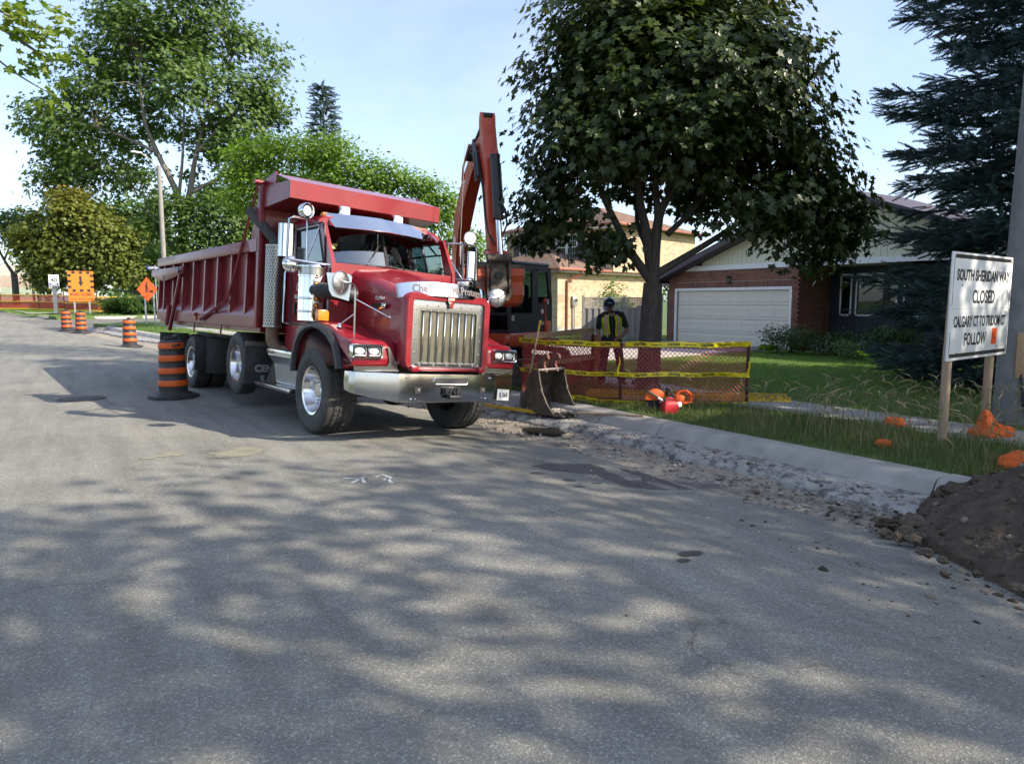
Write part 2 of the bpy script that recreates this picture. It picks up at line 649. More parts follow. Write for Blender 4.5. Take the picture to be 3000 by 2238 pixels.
M_SOIL = mat('soil', (0.050, 0.037, 0.025), (0.105, 0.080, 0.055), scale=7, rough=0.96, bump=1.0, bscale=42, c3=(0.16, 0.12, 0.085), s3=16, world_co=True, f3=(0.60, 0.72))
M_CLAY = mat('clay_clod', (0.085, 0.066, 0.046), (0.17, 0.135, 0.092), scale=14, rough=0.96, bump=0.9, bscale=60)
M_LAWN = mat('lawn_soil', (0.06, 0.105, 0.025), (0.105, 0.16, 0.04), scale=5, rough=0.95, bump=0.5, bscale=40, c3=(0.12, 0.11, 0.05), s3=0.7, world_co=True, f3=(0.58, 0.75))
M_IRON = mat('cast_iron', (0.07, 0.062, 0.055), (0.13, 0.11, 0.09), scale=18, rough=0.6, metal=0.5, bump=0.4, bscale=80)
M_CHALK = mat('chalk', (0.62, 0.62, 0.6), (0.5, 0.5, 0.48), scale=40, rough=0.95)
M_GRASS = tint_mat('grass_blades', [(0, (0.05, 0.10, 0.018)), (0.45, (0.10, 0.18, 0.032)), (0.8, (0.15, 0.22, 0.05)), (1, (0.27, 0.24, 0.11))], rough=0.5, trans=0.3)
M_LAWNB = tint_mat('lawn_blades', [(0, (0.075, 0.155, 0.022)), (0.45, (0.13, 0.24, 0.035)), (0.85, (0.18, 0.29, 0.05)), (1, (0.30, 0.28, 0.12))], rough=0.5, trans=0.4)
M_WEED = tint_mat('dry_weeds', [(0, (0.065, 0.11, 0.026)), (0.5, (0.13, 0.17, 0.05)), (0.75, (0.27, 0.235, 0.12)), (1, (0.40, 0.33, 0.18))], rough=0.6, trans=0.25)

def in_side(x, y):
 q = y - 0.17 * x
 return 45.2 < q < 54.5 and x - off(y) > 3

# ------------------------------------------------------------------ ground sheet (dips under the street)
def make_ground():
 xs = [-900, -300, -100, -40, -20, -12, -8, -6.2, -5.80, -5.70, 0, 7.30, 7.40] + [7.6 + 0.35 * i for i in range(44)] + [24, 26, 28, 31, 35, 40, 48, 60, 90, 160, 400, 1000]
 ys = [-900, -300, -100, -40, -20] + [-10 + 0.5 * i for i in range(150)] + [66, 68, 70, 73, 77, 82, 88, 95, 105, 130, 180, 300, 600, 1200]
 V, F = [], []
 for y in ys:
  for xr in xs:
   x = xr + off(min(y, 110))
   if -5.75 < xr < 7.35 and -200 < y < 150:
    z = rise(y) - 0.6
   elif in_side(x, y):
    z = rise(y) - 0.35
   else:
    z = lawn_z(x, y)
   V.append((x, y, z))
 n = len(xs)
 for j in range(len(ys) - 1):
  for i in range(n - 1):
   F.append((j * n + i, j * n + i + 1, (j + 1) * n + i + 1, (j + 1) * n + i))
 b = MB().add(V, F)
 tag(b.build('ground', M_LAWN, ang=60), kind='structure', label='lawns and verges on both sides of the street')
make_ground()

def edge_x(y):
 """ragged saw-cut edge of the asphalt by the trench"""
 e = 5.48 + 0.05 * sin(y * 2.1) + 0.035 * sin(y * 5.3 + 1) + 0.02 * sin(y * 13.7)
 if y < 4.5: e += 0.07 * (4.5 - y)
 if y > 43: e += min(1, (y - 43) / 1.5) * 1.5
 return e

def make_road():
 ys = [-80, -40, -20, -10] + [-5 + 0.2 * i for i in range(150)] + [25 + 0.5 * i for i in range(80)] + [65 + 2 * i for i in range(24)]
 rows = []
 for y in ys:
  e = edge_x(y)
  cols = [-5.55 + (e + 5.55) * k / 24 for k in range(25)]
  row = [(c + off(y), y, road_z(c + off(y), y)) for c in cols]
  row.append((e + 0.012 + off(y), y, road_z(e + off(y), y) - 0.13))
  rows.append(row)
 b = MB()
 n = len(rows[0])
 b.add([p for r in rows for p in r], [(j * n + i, j * n + i + 1, (j + 1) * n + i + 1, (j + 1) * n + i) for j in range(len(rows) - 1) for i in range(n - 1)])
 tag(b.build('road', M_ASPH, ang=30), kind='structure', label='grey asphalt street with a saw-cut right edge')
 # side street beyond the first corner
 V, F = [], []
 us = np.linspace(-1, 60, 62)
 qs = np.linspace(44.2, 55.3, 12)
 for q in qs:
  for u in us:
   x = off(q) + 4.9 + u
   y = q + 0.17 * x
   V.append((x, y, road_z(off(y) + 6.0, y) + 0.012))
 n = len(us)
 for j in range(len(qs) - 1):
  for i in range(n - 1):
   F.append((j * n + i, j * n + i + 1, (j + 1) * n + i + 1, (j + 1) * n + i))
 tag(MB().add(V, F).build('side_road', M_ASPH2, ang=30), kind='structure')
make_road()

def strip(name, x0, x1, nx, ys, zf, m, jit=0.0):
 V, F = [], []
 r = random.Random(3)
 for y in ys:
  for i in range(nx + 1):
   xr = x0(y) + (x1(y) - x0(y)) * i / nx
   V.append((xr + off(y), y, zf(xr, y) + r.uniform(-jit, jit)))
 n = nx + 1
 for j in range(len(ys) - 1):
  for i in range(nx):
   F.append((j * n + i, j * n + i + 1, (j + 1) * n + i + 1, (j + 1) * n + i))
 return tag(MB().add(V, F).build(name, m, ang=50), kind='structure')

ysT = [-12, -6] + [-3 + 0.12 * i for i in range(200)] + [21 + 0.5 * i for i in range(47)]
GUT_Z = -0.118
strip('trench_bed', lambda y: 5.2, lambda y: 6.7, 14, ysT,
  lambda xr, y: rise(y) - 0.212 + 0.016 * sin(xr * 5 + y * 1.7) * sin(y * 2.3) + 0.02 * sstep(5.8, 5.45, xr) * (0.6 + 0.4 * sin(y * 1.3)), M_GRAV, 0.012)

def gut_x0(y):
 return 6.42 + 0.10 * sin(y * 1.3 + 1) * sin(y * .5) + 0.05 * sin(y * 4.1) + 0.03 * sin(y * 11) + 0.02 * sin(y * 23)

def make_gutter():
 """old concrete gutter, its street side broken off"""
 rows = []
 r = random.Random(5)
 for y in ysT:
  e = gut_x0(y)
  row = [(e - 0.03 + r.uniform(-.02, .02), rise(y) - 0.30), (e + r.uniform(-.015, .02), rise(y) - 0.175 + r.uniform(-.015, .015)), (e + 0.04 + r.uniform(-.02, .02), rise(y) - 0.148 + r.uniform(-.01, .01))]
  for k in range(1, 9):
   xr = e + 0.04 + (6.99 - e - 0.04) * k / 8
   rough = 0.011 if k < 6 else 0.003
   row.append((xr, rise(y) + GUT_Z - 0.018 * (1 - k / 8) + r.uniform(-rough, rough)))
  rows.append([(a + off(y), y, z) for a, z in row])
 n = len(rows[0])
 b = MB().add([p for q in rows for p in q], [(j * n + i, j * n + i + 1, (j + 1) * n + i + 1, (j + 1) * n + i) for j in range(len(rows) - 1) for i in range(n - 1)])
 tag(b.build('gutter', M_GUT, ang=25), kind='structure', label='chipped concrete gutter with a broken edge')
make_gutter()

# ------------------------------------------------------------------ curb: sections with open joints
CURB_PROF = [(6.97, -0.2), (6.97, -0.11), (7.00, -0.085), (7.05, -0.005), (7.09, 0.028), (7.14, 0.035), (7.38, 0.04), (7.43, 0.025), (7.44, -0.2)]
def make_curb():
 root = empty('curb')
 tag(root, 'concrete curb along the right side of the street', kind='structure')
 r = random.Random(11)
 joints = [-14, -9, -5.5, -2.4, 0.55, 3.3, 6.95, 8.2, 11.2, 14.2, 17.2, 20.2, 23.2, 26.2, 29.2, 32.2, 35.2, 38.2, 41.0]
 for a, c in zip(joints[:-1], joints[1:]):
  b = MB()
  k = max(2, int((c - a) / 0.4))
  dz, dx = r.uniform(-.004, .004), r.uniform(-.005, .005)
  rings = []
  for j in range(k + 1):
   y = a + 0.007 + (c - a - 0.014) * j / k
   rings.append([(x + dx + off(y), y, z + dz + rise(y)) for x, z in CURB_PROF])
  b.loft(rings)
  b.build('curb_section', M_CONC, root, ang=50)
 # corner return into the side street, and the far side
 def sweep(path, flip=1):
  b = MB()
  rings = []
  for i, p in enumerate(path):
   p = Vector(p)
   t = (Vector(path[min(i + 1, len(path) - 1)]) - Vector(path[max(i - 1, 0)])).normalized()
   nrm = Vector((t.y, -t.x)) * flip
   rings.append([(p.x + nrm.x * (x - 6.97), p.y + nrm.y * (x - 6.97), z + rise(p.y)) for x, z in CURB_PROF])
  b.loft(rings)
  b.build('curb_section', M_CONC, root, ang=50)
 y0 = 41.0
 p0 = Vector((6.97 + off(y0), y0))
 path = [p0 + Vector((-0.17, 1)).normalized() * 0.01]
 d = Vector((-0.17, 1)).normalized()
 nr = Vector((1, 0.17)).normalized()
 c = p0 + nr * 4.2
 for k in range(0, 13):
  a = pi / 2 * k / 12
  path.append(c - nr * 4.2 * cos(a) + d * 4.2 * sin(a))
 for k in range(1, 14):
  path.append(c + d * 4.2 + nr * 3 * k)
 sweep(path)
 y1 = 58.6
 p1 = Vector((6.97 + off(y1), y1))
 c = p1 + nr * 4.2
 path = [c - d * 4.2 + nr * 3 * k for k in range(13, 0, -1)]
 for k in range(12, -1, -1):
  a = pi / 2 * k / 12
  path.append(c - nr * 4.2 * cos(a) - d * 4.2 * sin(a))
 for k in range(1, 20):
  path.append(p1 + d * 2 * k)
 sweep(path)
make_curb()

# ------------------------------------------------------------------ sidewalk slabs
def make_sidewalk():
 root = empty('sidewalk')
 tag(root, 'narrow concrete sidewalk between verge and lawn', kind='structure')
 y = -6.0
 r = random.Random(4)
 while y < 41:
  if not (14.6 < y + .75 < 20.4):
   rings = []
   dz = r.uniform(-.006, .006)
   for j in range(4):
    yy = y + 0.006 + 1.488 * j / 3
    z = rise(yy) + 0.082 + dz
    rings.append([(9.2 + off(yy), yy, z - .1), (9.2 + off(yy), yy, z), (10.25 + off(yy), yy, z + 0.012), (10.25 + off(yy), yy, z - .1)])
   MB().loft(rings).build('slab', M_CONC, root, ang=20)
  y += 1.5
 # far side of the side street
 b = MB()
 V, F = [], []
 for i in range(20):
  x = -1 + 2.2 * i
  for q in (59.0, 60.6):
   yy = q + 0.17 * x
   V.append((x, yy, rise(yy) + 0.13))
 for i in range(19):
  F.append((2 * i, 2 * i + 2, 2 * i + 3, 2 * i + 1))
 b.add(V, F).build('slab', M_CONC, root, ang=0)
make_sidewalk()

def make_drive():
 root = empty('driveway')
 tag(root, 'pale concrete driveway up to the white garage door', kind='structure')
 r = random.Random(2)
 xs = [7.46, 9.25, 11.0, 12.9, 14.8, 16.7, 18.0]
 for i in range(len(xs) - 1):
  fl = 0.9 if i == 0 else (0.35 if i == 1 else 0)
  for (q0, q1) in ((14.75 - fl, 17.35), (17.36, 20.1 + fl)):
   V = []
   for x, y in ((xs[i] + .006, q0 if q0 != 17.36 else q0), (xs[i + 1] - .006, q0 if i else 14.75 - .35 if q0 < 17 else q0), (xs[i + 1] - .006, q1 if i or q1 < 18 else 20.45), (xs[i] + .006, q1)):
    V.append((x + off(y) * (1 if i == 0 else .6), y, lawn_z(x, y) + 0.035))
   MB().add(V + [(a, b_, c - .1) for a, b_, c in V], [(0, 1, 2, 3), (0, 4, 5, 1), (1, 5, 6, 2), (2, 6, 7, 3), (3, 7, 4, 0)]).build('slab', M_DRIVE, root, ang=0)
 # pavers in front of the garage
 pv = MB().bbox(-.145, .145, -.095, .095, -.06, 0, .008, 1).mesh('paver', M_PAVER, 0)
 big = MB()
 k = 0
 for ix in range(9):
  for iy in range(27):
   x, y = 18.17 + ix * 0.30, 14.86 + iy * 0.20 + (0.1 if ix % 2 else 0)
   if y > 20: continue
   z = lawn_z(x, y) + 0.04 + r.uniform(-.003, .003)
   if k < 240:
    inst(pv, 'paver', root, (x + off(y) * .6, y, z), (0, 0, r.uniform(-.01, .01)))
    k += 1
make_drive()

# ------------------------------------------------------------------ sheets lying on the road
def inside(p, poly):
 c = False
 x, y = p
 for i in range(len(poly)):
  x1, y1 = poly[i]
  x2, y2 = poly[i - 1]
  if (y1 > y) != (y2 > y) and x < (x2 - x1) * (y - y1) / (y2 - y1) + x1:
   c = not c
 return c

def patch(name, poly, m, cell=0.04, dz=0.004, noise=0.05, zf=road_z, **kw):
 from mathutils import noise as NZ
 xs = [p[0] for p in poly]
 ys = [p[1] for p in poly]
 V, F, idx = [], [], {}
 def vert(i, j):
  if (i, j) not in idx:
   x, y = x0 + i * cell, y0 + j * cell
   idx[(i, j)] = len(V)
   V.append((x, y, zf(x, y) + dz))
  return idx[(i, j)]
 x0, y0 = min(xs) - .1, min(ys) - .1
 for i in range(int((max(xs) - x0 + .1) / cell)):
  for j in range(int((max(ys) - y0 + .1) / cell)):
   x, y = x0 + (i + .5) * cell, y0 + (j + .5) * cell
   d = NZ.noise_vector(Vector((x * 4, y * 4, 3))) * noise + NZ.noise_vector(Vector((x * 17, y * 17, 3))) * noise * .4
   if inside((x + d.x, y + d.y), poly):
    F.append((vert(i, j), vert(i + 1, j), vert(i + 1, j + 1), vert(i, j + 1)))
 return tag(MB().add(V, F).build(name, m, ang=0), **kw)

patch('wet_patch', [(4.47, 6.37), (4.76, 6.45), (5.27, 6.28), (5.43, 5.75), (5.43, 5.25), (5.41, 4.8), (5.10, 4.95), (4.80, 5.2), (4.85, 5.52), (4.90, 5.78), (4.54, 6.05)], M_WET, 0.03, kind='structure')
for (px, py, sx, sy) in ((4.25, 5.95, .10, .05), (4.4, 5.6, .08, .06), (4.3, 5.3, .05, .03), (4.6, 5.4, .06, .03), (3.66, 3.28, .11, .05), (3.5, 3.2, .05, .03)):
 patch('wet_patch', [(px + sx * cos(a), py + sy * sin(a)) for a in np.linspace(0, 6.28, 12)[:-1]], M_WET, 0.015, noise=0.03, kind='structure')
patch('puddle', [(5.95, 8.75), (6.38, 8.45), (6.30, 8.02), (6.02, 7.95), (5.86, 8.3)], mat('dark_mud', (0.012, 0.011, 0.010), (0.03, 0.027, 0.024), scale=6, rough=.22, world_co=True), 0.03, 0.012, 0.06, zf=lambda x, y: rise(y) - 0.19, kind='structure')
M_POLLEN = mat('pollen_stain', (0.25, 0.245, 0.16), (0.21, 0.195, 0.15), scale=30, rough=.95, world_co=True)
for (px, py, sx, sy) in ((.95, 8.7, .22, .12), (1.75, 8.4, .28, .2)):
 patch('pale_stain', [(px + sx * cos(a), py + sy * sin(a)) for a in np.linspace(0, 6.28, 14)[:-1]], M_POLLEN, 0.02, 0.004, 0.22, kind='structure')
def chalk(pts, w=0.018):
 poly = []
 for i in range(len(pts)):
  a, b = Vector(pts[max(i - 1, 0)]), Vector(pts[min(i + 1, len(pts) - 1)])
  d = (b - a).normalized()
  poly.append((Vector(pts[i]) + Vector((-d.y, d.x)) * w))
 poly2 = [Vector(pts[i]) * 2 - poly[i] for i in range(len(pts))]
 return [tuple(p) for p in poly + poly2[::-1]]
for pts in ([(2.36, 6.58), (2.50, 6.45), (2.46, 6.28)], [(2.36, 6.36), (2.54, 6.5)], [(2.64, 6.45), (2.74, 6.5), (2.76, 6.34), (2.66, 6.28)], [(2.72, 6.34), (2.68, 6.14)]):
 patch('chalk_mark', chalk(pts), M_CHALK, 0.011, 0.004, 0.012, kind='structure')

def manhole(x, y, r, label, bars):
 z = road_z(x, y)
 t = empty('manhole_cover', (x, y, z), 0.3, label=label, cat='manhole cover')
 ring = MB().lathe([(r, -.05), (r, .005), (r * .93, .008), (r * .92, .001), (r * .92, -.05)], 40).build('rim', M_IRON, t)
 d = MB().lathe([(r * .905, -.05), (r * .905, .002), (0, .002)], 40).build('lid', M_IRON, t)
 if bars:
  n = 9
  for i in range(n):
   xx = (i - (n - 1) / 2) * r * 1.7 / n
   h = sqrt(max(0.001, (r * .86) ** 2 - xx * xx))
   MB().bbox(xx - .022, xx + .022, -h, h, 0.001, .009, .003, 1).build('rib', M_IRON, t)
manhole(0.48, 14.4, 0.39, 'ribbed iron manhole cover in the road beside the truck shadow', True)
patch('dark_road_patch', [(4.15 + 1.05 * cos(a), 26.7 + .95 * sin(a)) for a in np.linspace(0, 6.28, 30)[:-1]], mat('patch_asphalt', (0.085, 0.085, 0.085), (0.12, 0.12, 0.12), scale=9, rough=0.85, bump=0.4, bscale=90, world_co=True), 0.08, 0.004, 0.02, kind='structure')

# ------------------------------------------------------------------ loose stones
ICO = None
def ico_template():
 bm = bmesh.new()
 bmesh.ops.create_icosphere(bm, subdivisions=1, radius=1)
 v = [tuple(q.co) for q in bm.verts]
 f = [[q.index for q in p.verts] for p in bm.faces]
 bm.free()
 return v, f
ICO_V, ICO_F = ico_template()
def stones(name, pts, sizes, m, parent=None, flat=0.7, **kw):
 N = len(pts)
 T = np.array(ICO_V)
 j = 1 + RNG.uniform(-.32, .32, (N, len(T), 1))
 sc = np.stack([RNG.uniform(.7, 1.3, N), RNG.uniform(.7, 1.3, N), RNG.uniform(.5, 1.0, N) * flat * 1.3], 1)
 A = RNG.uniform(0, 6.28, N)
 P = T[None] * j * sc[:, None, :] * sizes[:, None, None]
 X = P[..., 0] * np.cos(A)[:, None] - P[..., 1] * np.sin(A)[:, None]
 Y = P[..., 0] * np.sin(A)[:, None] + P[..., 1] * np.cos(A)[:, None]
 Q = np.stack([X, Y, P[..., 2]], 2) + pts[:, None, :]
 return tag(raw_mesh(name, Q.reshape(-1, 3), ICO_F, len(T), N, m, parent, np.repeat(RNG.uniform(0, 1, N), len(T)), 'stuff'), **kw)

def scatter_strip(n, x0, x1, y0, y1, zf, s0, s1, pw=3):
 y = y0 + (y1 - y0) * RNG.uniform(0, 1, n) ** 1.5
 x = RNG.uniform(x0, x1, n)
 s = s0 + (s1 - s0) * RNG.uniform(0, 1, n) ** pw
 P = np.array([(a + off(b), b, zf(a + off(b), b)) for a, b in zip(x, y)])
 return P, s
P1, S1 = scatter_strip(5200, 5.5, 6.45, 0.5, 20, lambda x, y: rise(y) - 0.205, .005, .034, 5)
P2, S2 = scatter_strip(1700, 6.48, 6.97, 1.8, 12, lambda x, y: rise(y) + GUT_Z - .01, .005, .03, 6)
P3, S3 = scatter_strip(420, -5, 5, 1.0, 16, lambda x, y: road_z(x, y), .004, .016, 4)
P4, S4 = scatter_strip(500, 4.6, 5.45, 1.5, 9, lambda x, y: road_z(x, y), .004, .02, 4)
stones('gravel', np.concatenate([P1, P2]), np.concatenate([S1, S2]), M_STONE, label='loose gravel and broken concrete in the trench')
stones('road_grit', np.concatenate([P3, P4]), np.concatenate([S3, S4]), M_STONE, label='scattered grit and pebbles on the asphalt')

# ------------------------------------------------------------------ dirt pile at the right edge
def pile_z(x, y):
 from mathutils import noise as NZ
 dx, dy = x - 7.15, y - 1.15
 d = sqrt(dx * dx * 0.96 + dy * dy * 1.02)
 d *= 1 + 0.09 * NZ.noise(Vector((atan2(dy, dx) * 1.7, 2.1, 0)))
 h = 1.26 * (1 - (d / 2.16)) if d < 2.16 else -0.25
 h = h - 0.22 * max(0, 1 - d / .9) if d < .9 else h
 q = Vector((x, y, 0))
 return h + 0.05 * NZ.noise(q * 3.1) + 0.035 * NZ.noise(q * 8) + 0.02 * NZ.noise(q * 19) - 0.12
def make_pile():
 V, F = [], []
 n = 190
 for j in range(n):
  for i in range(n):
   x, y = 4.75 + 4.8 * i / (n - 1), -1.25 + 4.8 * j / (n - 1)
   V.append((x, y, max(pile_z(x, y), -0.35)))
 keep = []
 for j in range(n - 1):
  for i in range(n - 1):
   q = (j * n + i, j * n + i + 1, (j + 1) * n + i + 1, (j + 1) * n + i)
   if max(V[k][2] for k in q) > -0.34:
    F.append(q)
 o = tag(MB().add(V, F).build('dirt_pile', M_SOIL, ang=80), 'heap of dark brown excavated soil at the right edge of the road', 'dirt pile')
 N = 5200
 a = RNG.uniform(0, 2 * pi, N)
 d = 2.35 * np.sqrt(RNG.uniform(0, 1, N))
 P = np.array([(7.15 + q * cos(t), 1.15 + q * sin(t), 0) for t, q in zip(a, d)])
 for p in P:
  p[2] = max(pile_z(p[0], p[1]), road_z(p[0], p[1]))
 K = 900
 a2 = RNG.uniform(1.2, 4.2, K)
 d2 = 2.1 + 1.5 * RNG.uniform(0, 1, K) ** 2.2
 P2_ = np.array([(7.15 + q * cos(t), 1.15 + q * sin(t), 0) for t, q in zip(a2, d2)])
 for p in P2_:
  p[2] = max(pile_z(p[0], p[1]), road_z(p[0], p[1]))
 P = np.concatenate([P, P2_])
 N = len(P)
 M_CR = tint_mat('soil_crumb', [(0, (0.035, 0.026, 0.017)), (0.7, (0.10, 0.076, 0.052)), (1, (0.24, 0.20, 0.15))], rough=0.95, trans=0)
 stones('crumbs', P, .005 + .034 * RNG.uniform(0, 1, N) ** 7, M_CR, o)
make_pile()
def clod(x, y, z, s, seed):
 x, y, s = x + .16, y - .14, s * .85
 from mathutils import noise as NZ
 bm = bmesh.new()
 bmesh.ops.create_icosphere(bm, subdivisions=3, radius=1)
 r = random.Random(seed)
 a, b, c = r.uniform(.8, 1.3), r.uniform(.8, 1.3), r.uniform(.55, .85)
 for v in bm.verts:
  k = 1 + 0.5 * NZ.noise(v.co * 1.5 + Vector((seed, 0, 0))) + 0.30 * NZ.noise(v.co * 3.6 + Vector((0, seed, 0))) + .14 * NZ.noise(v.co * 9)
  v.co = Vector((v.co.x * a, v.co.y * b, v.co.z * c)) * k * s
 o = MB().bm(bm).build('soil_clod', M_CLAY if seed % 3 else M_SOIL, ang=30)
 o.location = (x, y, z)
 o.rotation_euler = (r.uniform(-.4, .4), r.uniform(-.4, .4), r.uniform(0, 6))
 tag(o, 'lump of clay soil fallen at the foot of the brown dirt heap', 'soil clod', 'clods round the dirt pile')
_r = random.Random(9)
for i, (x, y, z, s) in enumerate([(6.62, 3.12, -.02, .17), (6.42, 3.02, -.05, .12), (6.25, 3.05, -.06, .09), (6.85, 3.0, .08, .13), (6.1, 2.95, -.05, .07),
  (5.75, 3.05, -.10, .10), (5.62, 3.18, -.13, .09), (5.52, 3.0, -.12, .08), (5.42, 3.1, -.14, .07), (5.85, 3.2, -.13, .08), (5.7, 3.3, -.14, .06), (5.35, 2.85, -.1, .06), (5.3, 2.95, -.1, .05),
  (5.05, 2.6, -.07, .05), (4.95, 2.45, -.06, .045), (4.88, 2.2, -.06, .04), (4.82, 1.95, -.05, .045), (4.7, 1.7, -.05, .04), (4.66, 2.3, -.05, .035)]):
 clod(x, y, z, s, i)

# ------------------------------------------------------------------ grass
BLADE = [(-.5, 0, 0), (.5, 0, 0), (.36, .45, .1), (-.36, .45, .1), (0, 1, .38)]
BLADE_F = [(0, 1, 2, 3), (3, 2, 4)]
def grass(name, n, xr, yr, h, w, m, tint, test=None, label=None, bend=1.0, ypow=1.0, follow=True):
 y = yr[0] + (yr[1] - yr[0]) * RNG.uniform(0, 1, n) ** ypow
 x = RNG.uniform(xr[0], xr[1], n)
 xw = x + (np.array([off(b) for b in y]) if follow else 0)
 keep = np.ones(n, bool) if test is None else np.array([test(a, b, c) for a, b, c in zip(x, y, xw)])
 y, xw = y[keep], xw[keep]
 N = len(y)
 z = np.array([lawn_z(a, b) for a, b in zip(xw, y)]) - 0.01
 pch = 0.5 + 0.5 * np.sin(xw * 2.3 + np.sin(y * 1.7) * 1.5) * np.sin(y * 1.9 + np.cos(xw * 1.1))
 H = h * RNG.uniform(.45, 1.25, N) * (0.75 + 0.5 * pch)
 a = RNG.uniform(0, 2 * pi, N)
 lean = RNG.uniform(.1, .75, N) * bend
 T = np.array(BLADE)
 sx, sy = np.cos(a), np.sin(a)
 X = w * T[None, :, 0] * (-sy)[:, None] + H[:, None] * T[None, :, 2] * lean[:, None] * 1.6 * sx[:, None]
 Y = w * T[None, :, 0] * sx[:, None] + H[:, None] * T[None, :, 2] * lean[:, None] * 1.6 * sy[:, None]
 Z = H[:, None] * T[None, :, 1] * (1 - .35 * lean[:, None] * T[None, :, 1])
 P = np.stack([X + xw[:, None], Y + y[:, None], Z + z[:, None]], 2)
 tt = np.clip(tint[0] + (tint[1] - tint[0]) * (0.55 * RNG.uniform(0, 1, N) + 0.45 * pch) + (RNG.uniform(0, 1, N) > .95) * .4, 0, 1)
 return tag(raw_mesh(name, P.reshape(-1, 3), BLADE_F, 5, N, m, None, np.repeat(tt, 5), 'stuff'), label)

def no_drive(x, y, xw):
 return not (14.3 < y < 20.5 and xw > 7) and not (x > 20.9 and y > 8)
grass('verge_grass', 46000, (7.40, 9.35), (0.5, 14), .125, .0075, M_WEED, (0.0, .78), no_drive, 'long uneven grass of the verge beside the curb', ypow=1.3)
grass('verge_grass', 14000, (7.40, 9.35), (14, 42), .13, .013, M_GRASS, (0.1, .8), no_drive)
grass('lawn_grass', 120000, (10.1, 20.6), (1.5, 14.9), .07, .009, M_LAWNB, (.05, .78), lambda x, y, xw: no_drive(x, y, xw), 'mown green lawn in front of the brick house')
grass('lawn_grass', 26000, (10.1, 24), (20, 43), .09, .016, M_LAWNB, (.1, .75), None, 'sunlit grass beyond the driveway')
grass('corner_grass', 16000, (6.0, 26), (56, 72), .14, .03, M_LAWNB, (.1, .9), None, 'grass of the far street corner')
# dry stalks with seed heads by the road sign
def weeds():
 N = 520
 x = np.concatenate([RNG.uniform(7.5, 10.9, 360), RNG.uniform(7.5, 9.2, 160)])
 y = np.concatenate([RNG.uniform(2.2, 5.8, 360), RNG.uniform(4, 13, 160)])
 b = MB()
 tints = []
 for a, c in zip(x, y):
  h = RNG.uniform(.28, .62)
  an, ln = RNG.uniform(0, 6.28), RNG.uniform(.05, .22)
  z = lawn_z(a, c)
  dx, dy = cos(an) * ln, sin(an) * ln
  n0 = len(b.v)
  b.tube([(a, c, z), (a + dx * .3, c + dy * .3, z + h * .55), (a + dx, c + dy, z + h)], [.0028, .0022, .0014], 3, False)
  b.tube([(a + dx, c + dy, z + h), (a + dx * 1.25, c + dy * 1.25, z + h + .04), (a + dx * 1.9, c + dy * 1.9, z + h + .07)], [.003, .0085, .002], 4, False)
  tints += [RNG.uniform(.55, 1)] * (len(b.v) - n0)
 o = b.build('weed_stalks', M_WEED, ang=60)
 at = o.data.attributes.new('tint', 'FLOAT', 'POINT')
 at.data.foreach_set('value', np.array(tints, np.float32))
 tag(o, 'dry grass stalks with seed heads round the sign posts', kind='stuff')
weeds()
# ------------------------------------------------------------------ shared object materials
M_RED = mat('red_paint', (0.27, 0.007, 0.019), (0.22, 0.006, 0.016), scale=3, rough=0.32, coat=0.45, c3=(0.25, 0.045, 0.045), s3=2.6, f3=(0.5, 0.9))
M_REDBOX = mat('dusty_red_paint', (0.205, 0.011, 0.020), (0.165, 0.010, 0.018), scale=2.2, rough=0.45, coat=0.2, c3=(0.24, 0.075, 0.07), s3=1.7, f3=(0.50, 0.85), bump=0.06, bscale=12)
M_CHROME = mat('chrome', (0.86, 0.87, 0.88), (0.80, 0.81, 0.82), scale=3, rough=0.05, metal=1.0, bump=0.02, bscale=6)
M_ALU = mat('polished_aluminium', (0.70, 0.70, 0.71), (0.60, 0.60, 0.61), scale=5, rough=0.17, metal=1.0, bump=0.03, bscale=5, c3=(0.40, 0.37, 0.33), s3=6, f3=(0.62, 0.8))
M_GRIL = mat('brushed_grille', (0.42, 0.42, 0.43), (0.34, 0.34, 0.35), scale=4, rough=0.25, metal=1.0)
M_BUMP = mat('bumper_aluminium', (0.58, 0.58, 0.59), (0.48, 0.48, 0.49), scale=2, rough=0.13, metal=1.0, bump=0.03, bscale=4, c3=(0.45, 0.41, 0.36), s3=5, f3=(0.6, 0.85))
M_TREADP = mat('tread_plate', (0.62, 0.62, 0.62), (0.48, 0.48, 0.48), scale=8, rough=0.32, metal=1.0, bump=0.25, bscale=70)
M_BLACK = mat('black_plastic', (0.018, 0.018, 0.019), (0.032, 0.032, 0.033), scale=9, rough=0.5)
M_FRAMEBLK = mat('chassis_black', (0.014, 0.013, 0.012), (0.05, 0.042, 0.034), scale=5, rough=0.75)
M_RUBBER = mat('tyre_rubber', (0.036, 0.036, 0.037), (0.062, 0.060, 0.056), scale=7, rough=0.78, c3=(0.15, 0.135, 0.115), s3=5, f3=(0.55, 0.85), bump=0.1, bscale=60)
M_FLAP = mat('mud_flap', (0.02, 0.02, 0.021), (0.05, 0.048, 0.045), scale=4, rough=0.7, c3=(0.14, 0.125, 0.105), s3=3, f3=(0.6, 0.9))
M_AMBER = mat('amber_lens', (0.80, 0.27, 0.02), (0.72, 0.22, 0.015), scale=20, rough=0.25, coat=0.6)
M_LENS = mat('lamp_glass', (0.78, 0.80, 0.82), (0.65, 0.68, 0.70), scale=30, rough=0.12, coat=0.8, bump=0.4, bscale=90)
M_RUST = mat('rusty_steel', (0.16, 0.10, 0.065), (0.27, 0.19, 0.13), scale=8, rough=0.8, metal=0.3, bump=0.3, bscale=50)
